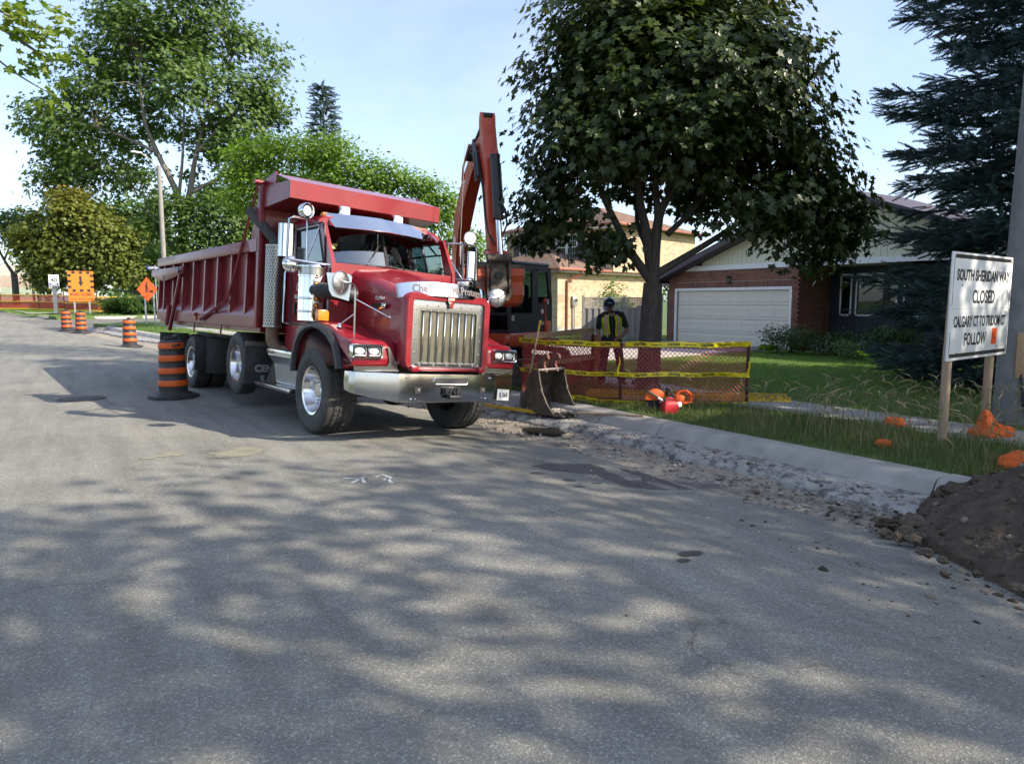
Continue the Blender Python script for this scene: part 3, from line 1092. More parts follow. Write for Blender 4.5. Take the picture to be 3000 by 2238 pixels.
M_STEEL = mat('worn_steel', (0.16, 0.15, 0.14), (0.28, 0.26, 0.24), scale=6, rough=0.5, metal=0.8, bump=0.15, bscale=30, c3=(0.12, 0.08, 0.055), s3=4, f3=(0.55, 0.8))
M_WHITE = mat('white_vinyl', (0.80, 0.80, 0.78), (0.72, 0.72, 0.70), scale=12, rough=0.5)
M_GREYTXT = mat('grey_vinyl', (0.36, 0.36, 0.37), (0.30, 0.30, 0.31), scale=12, rough=0.5)
M_BLKTXT = mat('black_vinyl', (0.012, 0.012, 0.013), (0.02, 0.02, 0.02), scale=12, rough=0.55)
M_REDTXT = mat('red_vinyl', (0.45, 0.02, 0.02), (0.40, 0.02, 0.02), scale=12, rough=0.5)
M_INT = mat('dark_interior', (0.02, 0.02, 0.022), (0.05, 0.05, 0.052), scale=3, rough=0.8)
M_GLASS = glass_mat('vehicle_glass', (0.52, 0.60, 0.60), 1.0, 0.004, 1.6)
M_WINDSHIELD = glass_mat('windshield_glass', (0.42, 0.55, 0.58), 1.0, 0.012, 2.6)
M_MIRRORGLASS = mat('mirror_glass', (0.9, 0.9, 0.9), (0.88, 0.88, 0.88), rough=0.02, metal=1.0)
M_PERF = mat('perforated_steel', (0.50, 0.49, 0.47), (0.40, 0.39, 0.37), scale=5, rough=0.28, metal=1.0)
M_YSTICK = mat('yellow_sticker', (0.72, 0.70, 0.22), (0.68, 0.66, 0.2), rough=0.6)

# ------------------------------------------------------------------ dump truck (local: -y is its front, x to the right as seen from the front)
TRK_YAW, TRK_ROLL = radians(4.9), radians(4.34)
def truck_root():
 du = 1.03
 ux = du * cos(TRK_ROLL) - 1.03
 wz = -du * sin(TRK_ROLL)
 loc = (4.047 + ux * cos(TRK_YAW), 9.211 + ux * sin(TRK_YAW), wz)
 return empty('dump_truck', loc, label='big dark red dump truck with chrome grille parked facing the camera', cat='dump truck', rotation=(0, TRK_ROLL, TRK_YAW))
T = truck_root()
S2 = (-1, 1)

def wheel_proto(R, W, rim_r, lug=True, deep=False, tread='zig'):
 """tyre + rim meshes with the axle along local X; outer face towards -x"""
 tb = MB()
 h = W / 2
 prof = [(rim_r, h * .72), (rim_r + .03, h * .86), (rim_r + (R - rim_r) * .45, h * 1.0), (R - .07, h * .97), (R - .03, h * .90), (R - .014, h * .80)]
 prof = prof + [(r, -z) for r, z in reversed(prof)]
 Mx = Matrix.Rotation(pi / 2, 4, 'Y')
 tb.lathe(prof, 56, Mx, closed=True)
 blk = MB()
 n = 44
 cols = 5
 r = random.Random(2)
 for c in range(cols):
  x0 = -h * .84 + c * (2 * h * .84) / cols + .006
  x1 = -h * .84 + (c + 1) * (2 * h * .84) / cols - .006
  for k in range(n):
   a0 = 2 * pi * (k + .5 * (c % 2)) / n + .018
   a1 = 2 * pi * (k + 1 + .5 * (c % 2)) / n - .018
   sk = .03 * (1 if c % 2 else -1)
   rr = R - (.012 if c in (0, cols - 1) else 0)
   vs = []
   for rad, e in ((R - .035, 0), (rr, .012)):
    for x, a in ((x0 + e * .3, a0 + e * .2), (x1 - e * .3, a0 + sk + e * .2), ((x1 - e * .3), a1 + sk - e * .2), (x0 + e * .3, a1 - e * .2)):
     vs.append((x, rad * cos(a), rad * sin(a)))
    if rad == R - .035:
     pass
   blk.add(vs, [(0, 1, 5, 4), (1, 2, 6, 5), (2, 3, 7, 6), (3, 0, 4, 7), (4, 5, 6, 7)])
 rim = MB()
 if deep:      # dished wheel, hub far inside
  rp = [(rim_r + .012, h * .80), (rim_r + .02, h * .88), (rim_r - .012, h * .84), (rim_r - .03, h * .45), (rim_r - .045, -h * .1), (rim_r - .09, -h * .25), (.14, -h * .28), (.13, h * .1), (.06, h * .14), (0, h * .14)]
 else:         # flat-faced front wheel
  rp = [(rim_r + .012, h * .80), (rim_r + .02, h * .88), (rim_r - .012, h * .84), (rim_r - .03, h * .5), (rim_r - .05, h * .28), (.19, h * .22), (.175, h * .18), (.12, h * .18), (.11, h * .42), (.09, h * .50), (0, h * .50)]
 rim.lathe(rp, 40, Mx @ Matrix.Rotation(pi, 4, 'X'), caps=False)
 lugm = MB().cyl((0, 0, 0), (-.022, 0, 0), .023, n=10).cyl((-.022, 0, 0), (-.085, 0, 0), .019, .011, 8).sphere((-.085, 0, 0), .012, 8, 6)
 return tb.mesh('tyre', M_RUBBER), blk.mesh('tread', M_RUBBER, 20), rim.mesh('rim', M_ALU, 30), lugm.mesh('lug_nut', M_CHROME)

W_FRONT = wheel_proto(.57, .435, .300)
W_REAR = wheel_proto(.515, .28, .285, deep=True)
def put_wheel(ms, u, v, w, out, lug=0, lugr=.145, lugx=-.05, steer=0, name='wheel'):
 e = empty(name, (u, v, w), parent=T, rotation=(0, 0, (0 if out < 0 else pi) + steer))
 inst(ms[0], 'tyre', e)
 inst(ms[1], 'tread', e)
 inst(ms[2], 'rim', e)
 for k in range(lug):
  a = 2 * pi * k / lug
  inst(ms[3], 'lug_nut', e, (lugx, lugr * cos(a), lugr * sin(a)))
 return e
for s in S2:
 put_wheel(W_FRONT, 1.03 * s, 0, .555, s, 10, .15, -.045)
 put_wheel(W_REAR, 1.10 * s, 3.15, .70, s)
 for v in (6.05, 7.45):
  put_wheel(W_REAR, 1.06 * s, v, .53, s)
  put_wheel(W_REAR, .74 * s, v, .53, s)

# chassis
b = MB()
for s in S2:
 b.box(s * .43 - .05, s * .43 + .05, -1.1, 8.4, .78, 1.08)
for v in (0, 3.15, 6.05, 7.45):
 b.cyl((-1.0, v, .55 if v != 3.15 else .68), (1.0, v, .55 if v != 3.15 else .68), .085, n=12)
 b.sphere((0, v, .58), (.22, .24, .24), 14, 10)
b.box(-.35, .35, -.9, 1.3, .62, 1.25)
b.box(-.3, .3, .9, 2.0, .5, .9)
b.cyl((0, 2, .68), (0, 6, .62), .06)
b.box(-.9, .9, 3.9, 4.2, .75, 1.2)
b.build('chassis', M_FRAMEBLK, T)
MB().cyl((1.02, .75, .78), (1.02, 2.1, .78), .29, n=24).build('fuel_tank', M_ALU, T)

# hood
def hood_ring(v):
 t = (v + 1.2) / 1.68
 t = min(1, max(0, t))
 zt = 1.90 + .40 * t ** .92
 hw = .615 + .125 * t
 zb = .99 + .33 * t
 cr = .17
 pts = [(-hw - .02 * (1 - t), zb), (-hw - .005, zb + (zt - zb) * .5), (-hw, zt - .30), (-hw + .015, zt - .17)]
 for k in range(1, 6):
  a = pi / 2 * k / 5
  pts.append((-hw + .015 + cr * (1 - cos(a)), zt - .17 + .15 * sin(a)))
 pts.append((-.22, zt + .006))
 pts.append((-.12, zt + .026))
 return [(x, v, z) for x, z in pts] + [(-x, v, z) for x, z in reversed(pts)]
b = MB()
b.loft([hood_ring(v) for v in np.linspace(-1.22, .48, 12)], closed=False)
b.build('hood', M_RED, T, ang=30)
# hood edge strips and grille surround
def rrect(x0, x1, z0, z1, r, n=5):
 pts = []
 for cx, cz, a0 in ((x1 - r, z1 - r, 0), (x0 + r, z1 - r, pi / 2), (x0 + r, z0 + r, pi), (x1 - r, z0 + r, 3 * pi / 2)):
  for k in range(n + 1):
   a = a0 + pi / 2 * k / n
   pts.append((cx + r * cos(a), cz + r * sin(a)))
 return pts
def ring_frame(outer, inner, y0, y1, bulge=.03):
 b = MB()
 rings = []
 rings.append([(x, y1, z) for x, z in outer])
 rings.append([(x, y0 + bulge, z) for x, z in outer])
 mid = [((a[0] * .72 + c[0] * .28), (a[1] * .72 + c[1] * .28)) for a, c in zip(outer, inner)]
 rings.append([(x, y0, z) for x, z in mid])
 rings.append([(x, y0 + .004, z) for x, z in inner])
 rings.append([(x, y1, z) for x, z in inner])
 b.loft(rings, caps=False)
 return b
GT, GB = 1.80, .97
ring_frame(rrect(-.64, .64, .93, 1.885, .13), rrect(-.535, .535, .965, 1.80, .05), -1.335, -1.19).build('grille_surround', M_RED, T, ang=45)
ring_frame(rrect(-.535, .535, .968, 1.797, .05), rrect(-.425, .425, 1.03, 1.665, .02), -1.315, -1.27, .006).build('grille_frame', M_GRIL, T)
b = MB()
for k in range(46):
 z = 1.035 + k * .0138
 b.box(-.424, .424, -1.288, -1.275, z, z + .0075)
b.build('grille_mesh', mat('grille_insert', (0.40, 0.37, 0.28), (0.31, 0.29, 0.22), scale=6, rough=0.4, metal=0.85), T, kind='stuff')
MB().box(-.43, .43, -1.272, -1.262, 1.03, 1.67).build('radiator', M_FRAMEBLK, T)
gbm = MB().bbox(-.009, .009, -.014, .014, 0, .69, .006, 2).mesh('grille_bar', M_CHROME)
for k in range(8):
 inst(gbm, 'grille_bar', T, (-.37 + .74 * k / 7, -1.30, .985))
rv = MB().sphere((0, 0, 0), (.014, .008, .014), 8, 6).mesh('rivet', M_CHROME)
for z in (1.0, 1.15, 1.32, 1.5, 1.68):
 for x in (-.485, .485):
  inst(rv, 'rivet', T, (x, -1.312, z))
for x in (-.33, -.17, .17, .33):
 inst(rv, 'rivet', T, (x, -1.312, 1.735))
for x in (-.4, -.2, 0, .2, .4):
 inst(rv, 'rivet', T, (x, -1.312, .995))
# red bar under the grille, hood hinges
b = MB().bbox(-.56, .56, -1.36, -1.30, .925, .958, .008)
for s in S2:
 b.bbox(s * .5 - .05, s * .5 + .05, -1.39, -1.31, .915, .985, .01)
b.build('hood_hinge', M_RED, T)
# bug deflector with lettering
def shield_pt(u, t):
 v = -1.34 + .16 * abs(u / .68) ** 3.2 - .03 * (1 - abs(u / .7)) + .05 * t
 z = 1.845 + .15 * t + .012 * (1 - (u / .68) ** 2) + .02 * t
 return (u, v, z - .045 * abs(u / .68) ** 4)
b = MB()
b.sheet([[shield_pt(u, t) for u in np.linspace(-.68, .68, 33)] for t in np.linspace(0, 1, 6)], .006)
SH = b.build('bug_deflector', M_CHROME, T, ang=50)
def on_shield(c):
 p = shield_pt(c.x, (c.y + .075) / .15 if True else 0)
 return Vector((p[0], p[1] - .003 - c.z, p[2]))
text('Che Dio  .  Mi Protegga', .118, M_BLKTXT if False else mat('etched_grey', (0.16, 0.12, 0.12), (0.12, 0.1, 0.1), scale=20, rough=0.5), SH, Matrix.Identity(4), xs=.92, bold=.003, fn=lambda c: on_shield(Vector((c.x, c.y + .002, c.z))))
# emblem
sh = [(-.05, .06), (-.03, .085), (.03, .085), (.05, .06), (.05, .0), (.028, -.05), (.028, -.085), (-.028, -.085), (-.028, -.05), (-.05, 0)]
b = MB().extrude(sh, 0, .018, facing((0, -1.335, 1.80), (1, 0, 0)), bev=.005)
EM = b.build('emblem', M_CHROME, T)
b = MB().lathe([(.040, 0), (.040, .010), (.030, .012), (0, .012)], 24, facing((0, -1.352, 1.825), (1, 0, 0)))
for x in (-.014, 0, .014):
 b.extrude([(x - .005, -.075), (x + .005, -.075), (x + .005, -.018), (x - .005, -.018)], 0, .008, facing((0, -1.352, 1.80), (1, 0, 0)))
b.build('emblem_enamel', M_REDTXT, EM)
text('KW', .042, M_CHROME, EM, facing((0, -1.3655, 1.825), (1, 0, 0)), bold=.001)

# fenders
FO = [(.655, .77), (.64, .98), (.56, 1.19), (.40, 1.355), (.18, 1.445), (-.08, 1.465), (-.36, 1.435), (-.62, 1.36), (-.85, 1.29), (-1.06, 1.265), (-1.13, 1.20), (-1.15, 1.02), (-1.13, .95), (-.86, .90)]
FI = [(-.79, 1.02), (-.67, 1.18), (-.5, 1.30), (-.28, 1.375), (-.04, 1.40), (.17, 1.375), (.34, 1.30), (.48, 1.17), (.56, .98), (.59, .77)]
FP = FO + FI
def side_frame(s, u):
 # polygon (v,w) in XY -> truck space, pushed outwards (towards s)
 return frame((u, 0, 0), (0, 1, 0), (0, 0, 1), (s, 0, 0))
for s in S2:
 FD = MB().extrude(FP, -.58, 0.0, side_frame(s, s * 1.215), bev=.035, seg=3).build('fender', M_RED, T, ang=50)
 # black rubber flare following the arch
 arch = [(.63, .77), (.60, .98), (.51, 1.185), (.36, 1.32), (.17, 1.395), (-.05, 1.42), (-.29, 1.395), (-.52, 1.315), (-.70, 1.19), (-.80, 1.03), (-.84, .90)]
 b = MB()
 rings = []
 for i, (v, w) in enumerate(arch):
  a, c = arch[max(i - 1, 0)], arch[min(i + 1, len(arch) - 1)]
  d = Vector((c[0] - a[0], c[1] - a[1])).normalized()
  nr = Vector((d.y, -d.x))
  if nr.y < 0 and 1 < i < 9: nr = -nr
  if i <= 1: nr = Vector((1, .1)).normalized()
  if i >= 9: nr = Vector((-1, .1)).normalized()
  q = []
  for du, dn in ((-.02, -.045), (.055, -.05), (.075, -.03), (.07, .02), (.03, .045), (-.02, .04)):
   q.append((s * (1.205 + du), v + nr.x * dn, w + nr.y * dn))
  rings.append(q)
 b.loft(rings).build('fender_flare', M_BLACK, T, ang=50)
 MB().extrude(FO[:9] + [(-.84, 1.2)] + FI[1:], -.52, -.50, side_frame(s, s * 1.215)).build('wheel_well', M_FRAMEBLK, T)
 # headlamps
 hl = empty('headlight', (s * 1.035, -1.14, 1.135), parent=T)
 ring_frame(rrect(-.205, .205, -.085, .085, .03), rrect(-.182, .182, -.064, .064, .015), -.045, .03, .012).build('bezel', M_CHROME, hl)
 MB().box(-.18, .18, .0, .02, -.065, .065).build('lamp_housing', M_BLACK, hl)
 for x in (-.093, .093):
  ring_frame(rrect(x - .083, x + .083, -.056, .056, .015), rrect(x - .07, x + .07, -.045, .045, .012), -.028, .01, .006).build('lamp_ring', M_CHROME, hl)
  MB().sphere((x, .0, 0), (.072, .02, .047), 14, 8).build('lamp_lens', M_LENS, hl)
 # bright valance between fender and bumper, strip up to the hood
 b = MB().extrude([(s * 1.20, .955), (s * 1.19, .90), (s * .60, .90), (s * .635, 1.005), (s * .745, 1.20), (s * .765, 1.20), (s * .735, 1.01), (s * .76, .965)], 0, .012, frame((0, -1.15, 0), (1, 0, 0), (0, 0, 1), (0, -1, 0)))
 b.build('valance', M_ALU, T)
 # mud flap extension rod, marker light on the cab corner
 MB().bbox(-.06, .06, -.01, .01, -.045, .045, .006, M=frame((s * 1.005, .56, 1.075), (0, 1, 0), (-s, 0, 0), (0, 0, 1))).build('marker_plate', M_ALU, T)
 MB().sphere((0, 0, 0), (.012, .042, .022), 12, 8, tr(s * 1.018, .56, 1.075)).build('marker_lamp', M_AMBER, T)

# bumper
def bump_sec(u, v, zb, zt, nx, ny):
 # outward normal (nx, ny) in plan
 return [(u - nx * .06, v - ny * .06, zt - .002), (u - nx * .006, v - ny * .006, zt), (u + nx * .002, v + ny * .002, zt - .006), (u + nx * .012, v + ny * .012, zb + (zt - zb) * .5), (u + nx * .004, v + ny * .004, zb + .006), (u - nx * .004, v - ny * .004, zb), (u - nx * .05, v - ny * .05, zb + .004)]
plan = [(-1.225, -.98, .66, -1, 0), (-1.225, -1.10, .64, -.95, -.3), (-1.18, -1.165, .625, -.5, -.86), (-.735, -1.388, .545, -.42, -.9), (-.725, -1.392, .544, -.30, -.95), (-.71, -1.397, .543, -.10, -.99), (-.35, -1.42, .54, -.03, -1), (0, -1.425, .54, 0, -1)]
plan = plan + [(-u, v, z, -nx, ny) for u, v, z, nx, ny in plan[-2::-1]]
b = MB().loft([bump_sec(u, v, zb, .895, nx, ny) for u, v, zb, nx, ny in plan])
BU = b.build('bumper', M_BUMP, T, ang=22)
def on_bump(u, w):
 # front face depth
 return -1.437 + .03 * (abs(u) / .7) ** 2
b = MB()
for ux in (-.47, .50):
 MB().extrude(rrect(-.045, .045, -.04, .04, .012), 0, .006, facing((ux, on_bump(ux, .7) - .001, .69), (1, 0, 0))).build('tow_slot', M_BLACK, BU)
 MB().sphere((ux + .01, on_bump(ux, .7) - .006, .69), (.015, .01, .025), 8, 6).build('slot_pin', M_STEEL, BU)
for ux in (-.56, -.5, .5, .56, -.5, .5):
 inst(rv, 'bolt', BU, (ux, on_bump(ux, 0) - .004, .585 if abs(ux) > .45 else .84))
for ux in (-.62, .62):
 inst(rv, 'bolt', BU, (ux, on_bump(ux, 0) - .003, .85))
SL = ring_frame([(x, z) for x, z in rrect(-.255, .255, .765, .845, .025)], rrect(-.24, .24, .777, .833, .02), -1.447, -1.425, .004).build('air_slot', M_ALU, BU)
b = MB().box(-.245, .245, -1.441, -1.436, .772, .838)
b.build('slot_backing', M_BLACK, SL)
b = MB()
for k in range(32):
 x = -.24 + .48 * k / 31
 b.box(x - .0015, x + .0015, -1.4445, -1.441, .775, .835)
for k in range(6):
 b.box(-.245, .245, -1.446, -1.4445, .782 + .009 * k, .7845 + .009 * k)
b.build('slot_mesh', M_STEEL, SL, kind='stuff')
tw = MB().bbox(-.135, .135, -1.475, -1.437, .635, .735, .015)
tw.cyl((0.06, -1.50, .60), (.06, -1.50, .735), .03, n=12)
tw.bbox(-.08, .11, -1.55, -1.46, .59, .64, .015)
tw.bbox(-.12, -.06, -1.50, -1.46, .645, .73, .01)
for i in range(7):
 tw.sphere((-.04 + .012 * sin(i), -1.50, .72 - .017 * i), (.012, .008, .011), 6, 5)
 tw.sphere((.02 + .010 * cos(i), -1.50, .725 - .013 * i), (.012, .008, .010), 6, 5)
tw.build('tow_hook', M_BLACK, BU)
PLM = frame((.88, -1.375, .625), (.9327, .3606, 0), (0, 0, 1), (.3606, -.9327, 0)) @ Matrix.Rotation(radians(-4), 4, 'Z')
PL = MB().bbox(-.152, .152, -.075, .075, 0, .006, .004, M=PLM).build('license_plate', M_WHITE, T)
mp_ = PLM
text('BL 76640', .088, mat('plate_blue', (0.02, 0.03, 0.10), (0.02, 0.03, 0.09)), PL, mp_ @ tr(0, -.004, .0075), xs=.62, bold=.002)

# cab
C = M_RED
cab = MB()
for s in S2:
 sf = side_frame(s, s * .93)
 # wall: lower, B pillar, A pillar, header
 cab.extrude([(.06, 1.02), (1.62, 1.02), (1.62, 2.26), (-.02 + .1, 2.26)], 0, .05, sf)
 cab.extrude([(1.40, 2.26), (1.62, 2.26), (1.62, 2.80), (1.42, 2.76)], 0, .05, sf)
 cab.extrude([(.08, 2.26), (.30, 2.26), (.50, 2.76), (.40, 2.80)], 0, .05, sf)
 cab.extrude([(.40, 2.80), (.50, 2.755), (1.42, 2.755), (1.62, 2.80)], 0, .05, sf)
# roof
def roof_ring(v, h):
 return [(-.98, v, 2.795), (-.965, v, 2.86), (-.90, v, 2.92 + h * .3), (-.6, v, 2.955 + h * .8), (0, v, 2.965 + h), (.6, v, 2.955 + h * .8), (.90, v, 2.92 + h * .3), (.965, v, 2.86), (.98, v, 2.795)]
cab.loft([roof_ring(.56, -.12), roof_ring(.60, -.03), roof_ring(.70, .02), roof_ring(1.1, .04), roof_ring(1.5, .03), roof_ring(1.62, -.03)])
cab.box(-.98, .98, 1.60, 1.64, 1.02, 2.83)
cab.box(-.97, .97, .1, 1.6, 1.0, 1.04)
# cowl: from hood back to windshield base
def cowl(v, z):
 return [(-.98, v + .05, z - .9), (-.98, v + .06, z - .05), (-.80, v + .0, z), (0, v - .12, z + .02), (.80, v, z), (.98, v + .06, z - .05), (.98, v + .05, z - .9)]
cab.loft([cowl(.0 + .28, 2.265), cowl(.42, 2.28)], closed=False)
cab.sheet([[(u, .18 + .12 * (abs(u) / .95) ** 2, 2.24 - .0 * u) for u in np.linspace(-.93, .93, 9)], [(u, .40 + .18 * (abs(u) / .95) ** 2, 2.29) for u in np.linspace(-.93, .93, 9)]], .02)
cab.box(-.94, .94, .10, .14, 1.05, 2.25)
cab.build('cab', C, T, ang=35)

WS_T = .22
def ws_pt(u, t):
 a = abs(u) / .80
 v0 = .37 + .02 * a + .18 * a ** 2
 v = v0 + WS_T * t
 return (u * (1 - .035 * t), v, 2.285 + .51 * t - .015 * a * a)
for s in S2:
 b = MB().sheet([[ws_pt(s * u, t) for u in np.linspace(.025, .80, 12)] for t in np.linspace(0, 1, 5)], .008)
 b.build('windshield', M_WINDSHIELD, T, ang=60)
b = MB()
for s in S2:
 path = [ws_pt(s * u, 0) for u in np.linspace(.02, .80, 10)] + [ws_pt(s * .81, t) for t in np.linspace(.1, 1, 6)] + [ws_pt(s * u, 1) for u in np.linspace(.80, .02, 10)]
 b.tube(path, .022, 8)
b.tube([ws_pt(0, -.02), ws_pt(0, 1.02)], .028, 8)
b.build('windshield_seal', M_BLACK, T)
for u0, u1, t1 in ((-.62, -.10, .62), (.52, .12, .6)):
 p0 = Vector(ws_pt(u0 * .55, 0)) + Vector((0, -.04, -.02))
 p1 = Vector(ws_pt(u1, t1)) + Vector((0, -.03, 0))
 bl = Vector((.03, 0, .02))
 wp = MB().tube([p0, (p0 + p1) / 2 + Vector((0, -.015, 0)), p1], .007, 6).tube([p0 * .55 + p1 * .45 + bl, p1 + bl], .006, 5)
 wp.build('wiper', M_BLACK, T)
stk = MB().box(-.05, .05, 0, .07, -.001, .001, facing(Vector(ws_pt(-.72, .42)) + Vector((-.0, -.012, 0)), (.93, .33, 0), (0, .28, 1)) @ Matrix.Identity(4)).build('inspection_sticker', M_YSTICK, T)
text('4', .045, M_BLKTXT, stk, facing(Vector(ws_pt(-.72, .42)) + Vector((-.0, -.016, .042)), (.93, .33, 0), (0, .28, 1)), bold=.002)
# interior
b = MB().bbox(-.75, -.25, 1.05, 1.25, 1.6, 2.45, .06).bbox(.25, .75, 1.05, 1.25, 1.6, 2.45, .06).bbox(-.62, -.38, 1.05, 1.18, 2.45, 2.62, .05).bbox(.38, .62, 1.05, 1.18, 2.45, 2.62, .05)
b.bbox(-.88, .88, .50, .80, 1.9, 2.2, .06).box(-.92, .92, 1.58, 1.6, 1.1, 2.7)
b.box(-.93, .93, .62, 1.6, 2.845, 2.855).box(-.92, -.90, .35, 1.58, 1.1, 2.24).box(.90, .92, .35, 1.58, 1.1, 2.24).box(-.92, .92, .3, 1.58, 1.045, 1.06)
b.build('cab_interior', M_INT, T)
b = MB().lathe([(.20, -.012), (.215, 0), (.20, .012), (.185, 0)], 28, tr(.48, .85, 2.22) @ rot(radians(-55), 0, 0), closed=True)
b.build('steering_wheel', M_BLACK, T)
# doors: window glass, trim outline, handle, lettering
for s in S2:
 MB().extrude([(.36, 2.275), (1.40, 2.275), (1.40, 2.745), (.545, 2.745)], 0, .006, side_frame(s, s * .955)).build('side_window', M_GLASS, T)
 dr = MB().extrude(rrect(.22, 1.42, 1.42, 2.235, .05), 0, .012, side_frame(s, s * .981), bev=.004).build('door', C, T)
 out = rrect(.20, 1.46, 1.40, 2.80, .07)
 out = [(v + (.14 * (w - 2.26) / .5 if (v < .5 and w > 2.26) else 0), w) for v, w in out]
 MB().tube([(s * .988, v, w) for v, w in out + out[:1]], .011, 6).build('door_seal', M_BLACK, dr)
 wf = [(.34, 2.265), (1.41, 2.265), (1.41, 2.755), (.54, 2.755)]
 MB().tube([(s * .984, v, w) for v, w in wf + wf[:1]], .014, 6).build('window_frame', M_BLACK, dr)
 MB().bbox(-.03, .03, -.08, .08, 0, .02, .008, M=frame((s * .994, 1.26, 1.63), (0, s, 0), (0, 0, 1), (s, 0, 0))).build('handle', M_BLACK, dr)
 MB().tube([(s * 1.02, 1.52, 2.2), (s * 1.06, 1.52, 2.15), (s * 1.06, 1.52, 1.42), (s * 1.0, 1.52, 1.40), (s * 1.0, 1.42, 1.40)], .016, 8).build('grab_rail', M_ALU, T)
 if s < 0:
  tf = lambda v, w: facing((-.9945, v, w), (0, -1, 0))
  text('Calvi', .17, M_WHITE, dr, tf(1.10, 1.93), xs=.75, bold=.003)
  MB().box(-.16, .16, -.028, .028, 0, .001, tf(1.12, 1.80)).build('name_band', M_WHITE, dr)
  text('EXCAVATING', .05, M_BLKTXT, dr, tf(1.12, 1.80) @ tr(0, 0, .002), xs=.8, bold=.001)
  MB().box(-.12, .12, -.004, .004, 0, .001, tf(1.12, 1.735)).build('name_rule', M_WHITE, dr)
# sun visor
def vis(u, t):
 a = abs(u) / .82
 return (u, .25 + .10 * a * a + .34 * t + .02 * a, 2.760 + .225 * t - .012 * a * a + .012 * (1 - a))
for s in S2:
 b = MB().sheet([[vis(s * u, t) for u in np.linspace(0.002, .83, 10)] for t in np.linspace(0, 1, 4)], .006)
 b.extrude([(.36, 2.755), (.70, 2.975), (.72, 2.80), (.56, 2.745)], 0, .005, side_frame(s, s * .83))
 vo = b.build('sun_visor', M_CHROME, T, ang=30)
 for u in (.12, .42, .70):
  for t in (.3, .55, .8):
   p = vis(s * u, t)
   inst(rv, 'rivet', vo, (p[0], p[1] - .004, p[2] + .003), (radians(35), 0, 0), (.5, .5, .5))
# roof lamps
aml = MB().extrude([(-.06, 0), (.07, 0), (.07, .028), (.05, .052), (-.01, .056), (-.06, .02)], -.06, .06, frame((0, 0, 0), (0, 1, 0), (0, 0, 1), (1, 0, 0)), bev=.008).mesh('marker_lamp', M_AMBER)
for u in (-.80, -.20, .0, .20, .78):
 inst(aml, 'marker_lamp', T, (u, .74, 2.952 - .02 * (abs(u) > .5)))
for u in (-.52, .34):
 w_ = empty('work_light', (u, .76, 3.045), parent=T)
 MB().bbox(-.085, .085, -.05, .05, -.07, .07, .02, 3).build('lamp_case', M_CHROME, w_)
 MB().extrude(rrect(-.06, .06, -.048, .048, .012), 0, .006, facing((0, -.05, 0), (1, 0, 0))).build('lamp_lens', M_LENS, w_)

# exhaust stack with perforated guard
for s in S2:
 cx, cy = s * 1.12, 1.80
 st = empty('exhaust_stack', (cx, cy, 0), parent=T)
 R_ = .135
 # perforated guard: strips between rows of holes, built as a net of cells with round gaps
 gb = MB()
 nrow, ncol = 26, 22
 z0, z1 = 1.36, 2.53
 dz = (z1 - z0) / nrow
 for j in range(nrow):
  for i in range(ncol):
   if 8 <= i <= 12 and False: continue
   a0 = 2 * pi * (i + .5 * (j % 2)) / ncol
   a1 = a0 + 2 * pi / ncol
   am, zm = (a0 + a1) / 2, z0 + dz * (j + .5)
   outer, inner = [], []
   for k in range(8):
    t = pi / 8 + 2 * pi * k / 8
    sq = 1 / max(abs(cos(t)), abs(sin(t)))
    outer.append((am + (a1 - a0) / 2 * cos(t) * sq, zm + dz / 2 * sin(t) * sq))
    inner.append((am + (a1 - a0) / 2 * cos(t) * .66, zm + dz / 2 * sin(t) * .62))
   vs = [(R_ * cos(a), R_ * sin(a), z) for a, z in outer + inner]
   gb.add(vs, [(k, (k + 1) % 8, 8 + (k + 1) % 8, 8 + k) for k in range(8)])
 gb.build('heat_guard', M_PERF, st, ang=60, kind='stuff')
 MB().cyl((0, 0, 1.33), (0, 0, 2.56), .115, n=20).build('muffler', M_FRAMEBLK, st)
 rb = MB()
 for z in (1.345, 2.545):
  rb.lathe([(R_ + .002, z - .012), (R_ + .006, z), (R_ + .002, z + .012), (R_ - .006, z + .012), (R_ - .006, z - .012)], 28, closed=True)
 rb.build('guard_band', M_PERF, st)
 MB().tube([(0, 0, 2.5), (0, .0, 2.58), (s * .015, .05, 2.66), (s * .20, .58, 3.10)], [.075, .078, .08, .08], 16).build('tail_pipe', M_RUBBER, st)
 MB().tube([(0, 0, 1.36), (0, 0, 1.15), (-s * .05, -.08, 1.0), (-s * .22, -.25, .95), (-s * .5, -.3, .95)], .095, 14).build('exhaust_elbow', M_RUST, st)

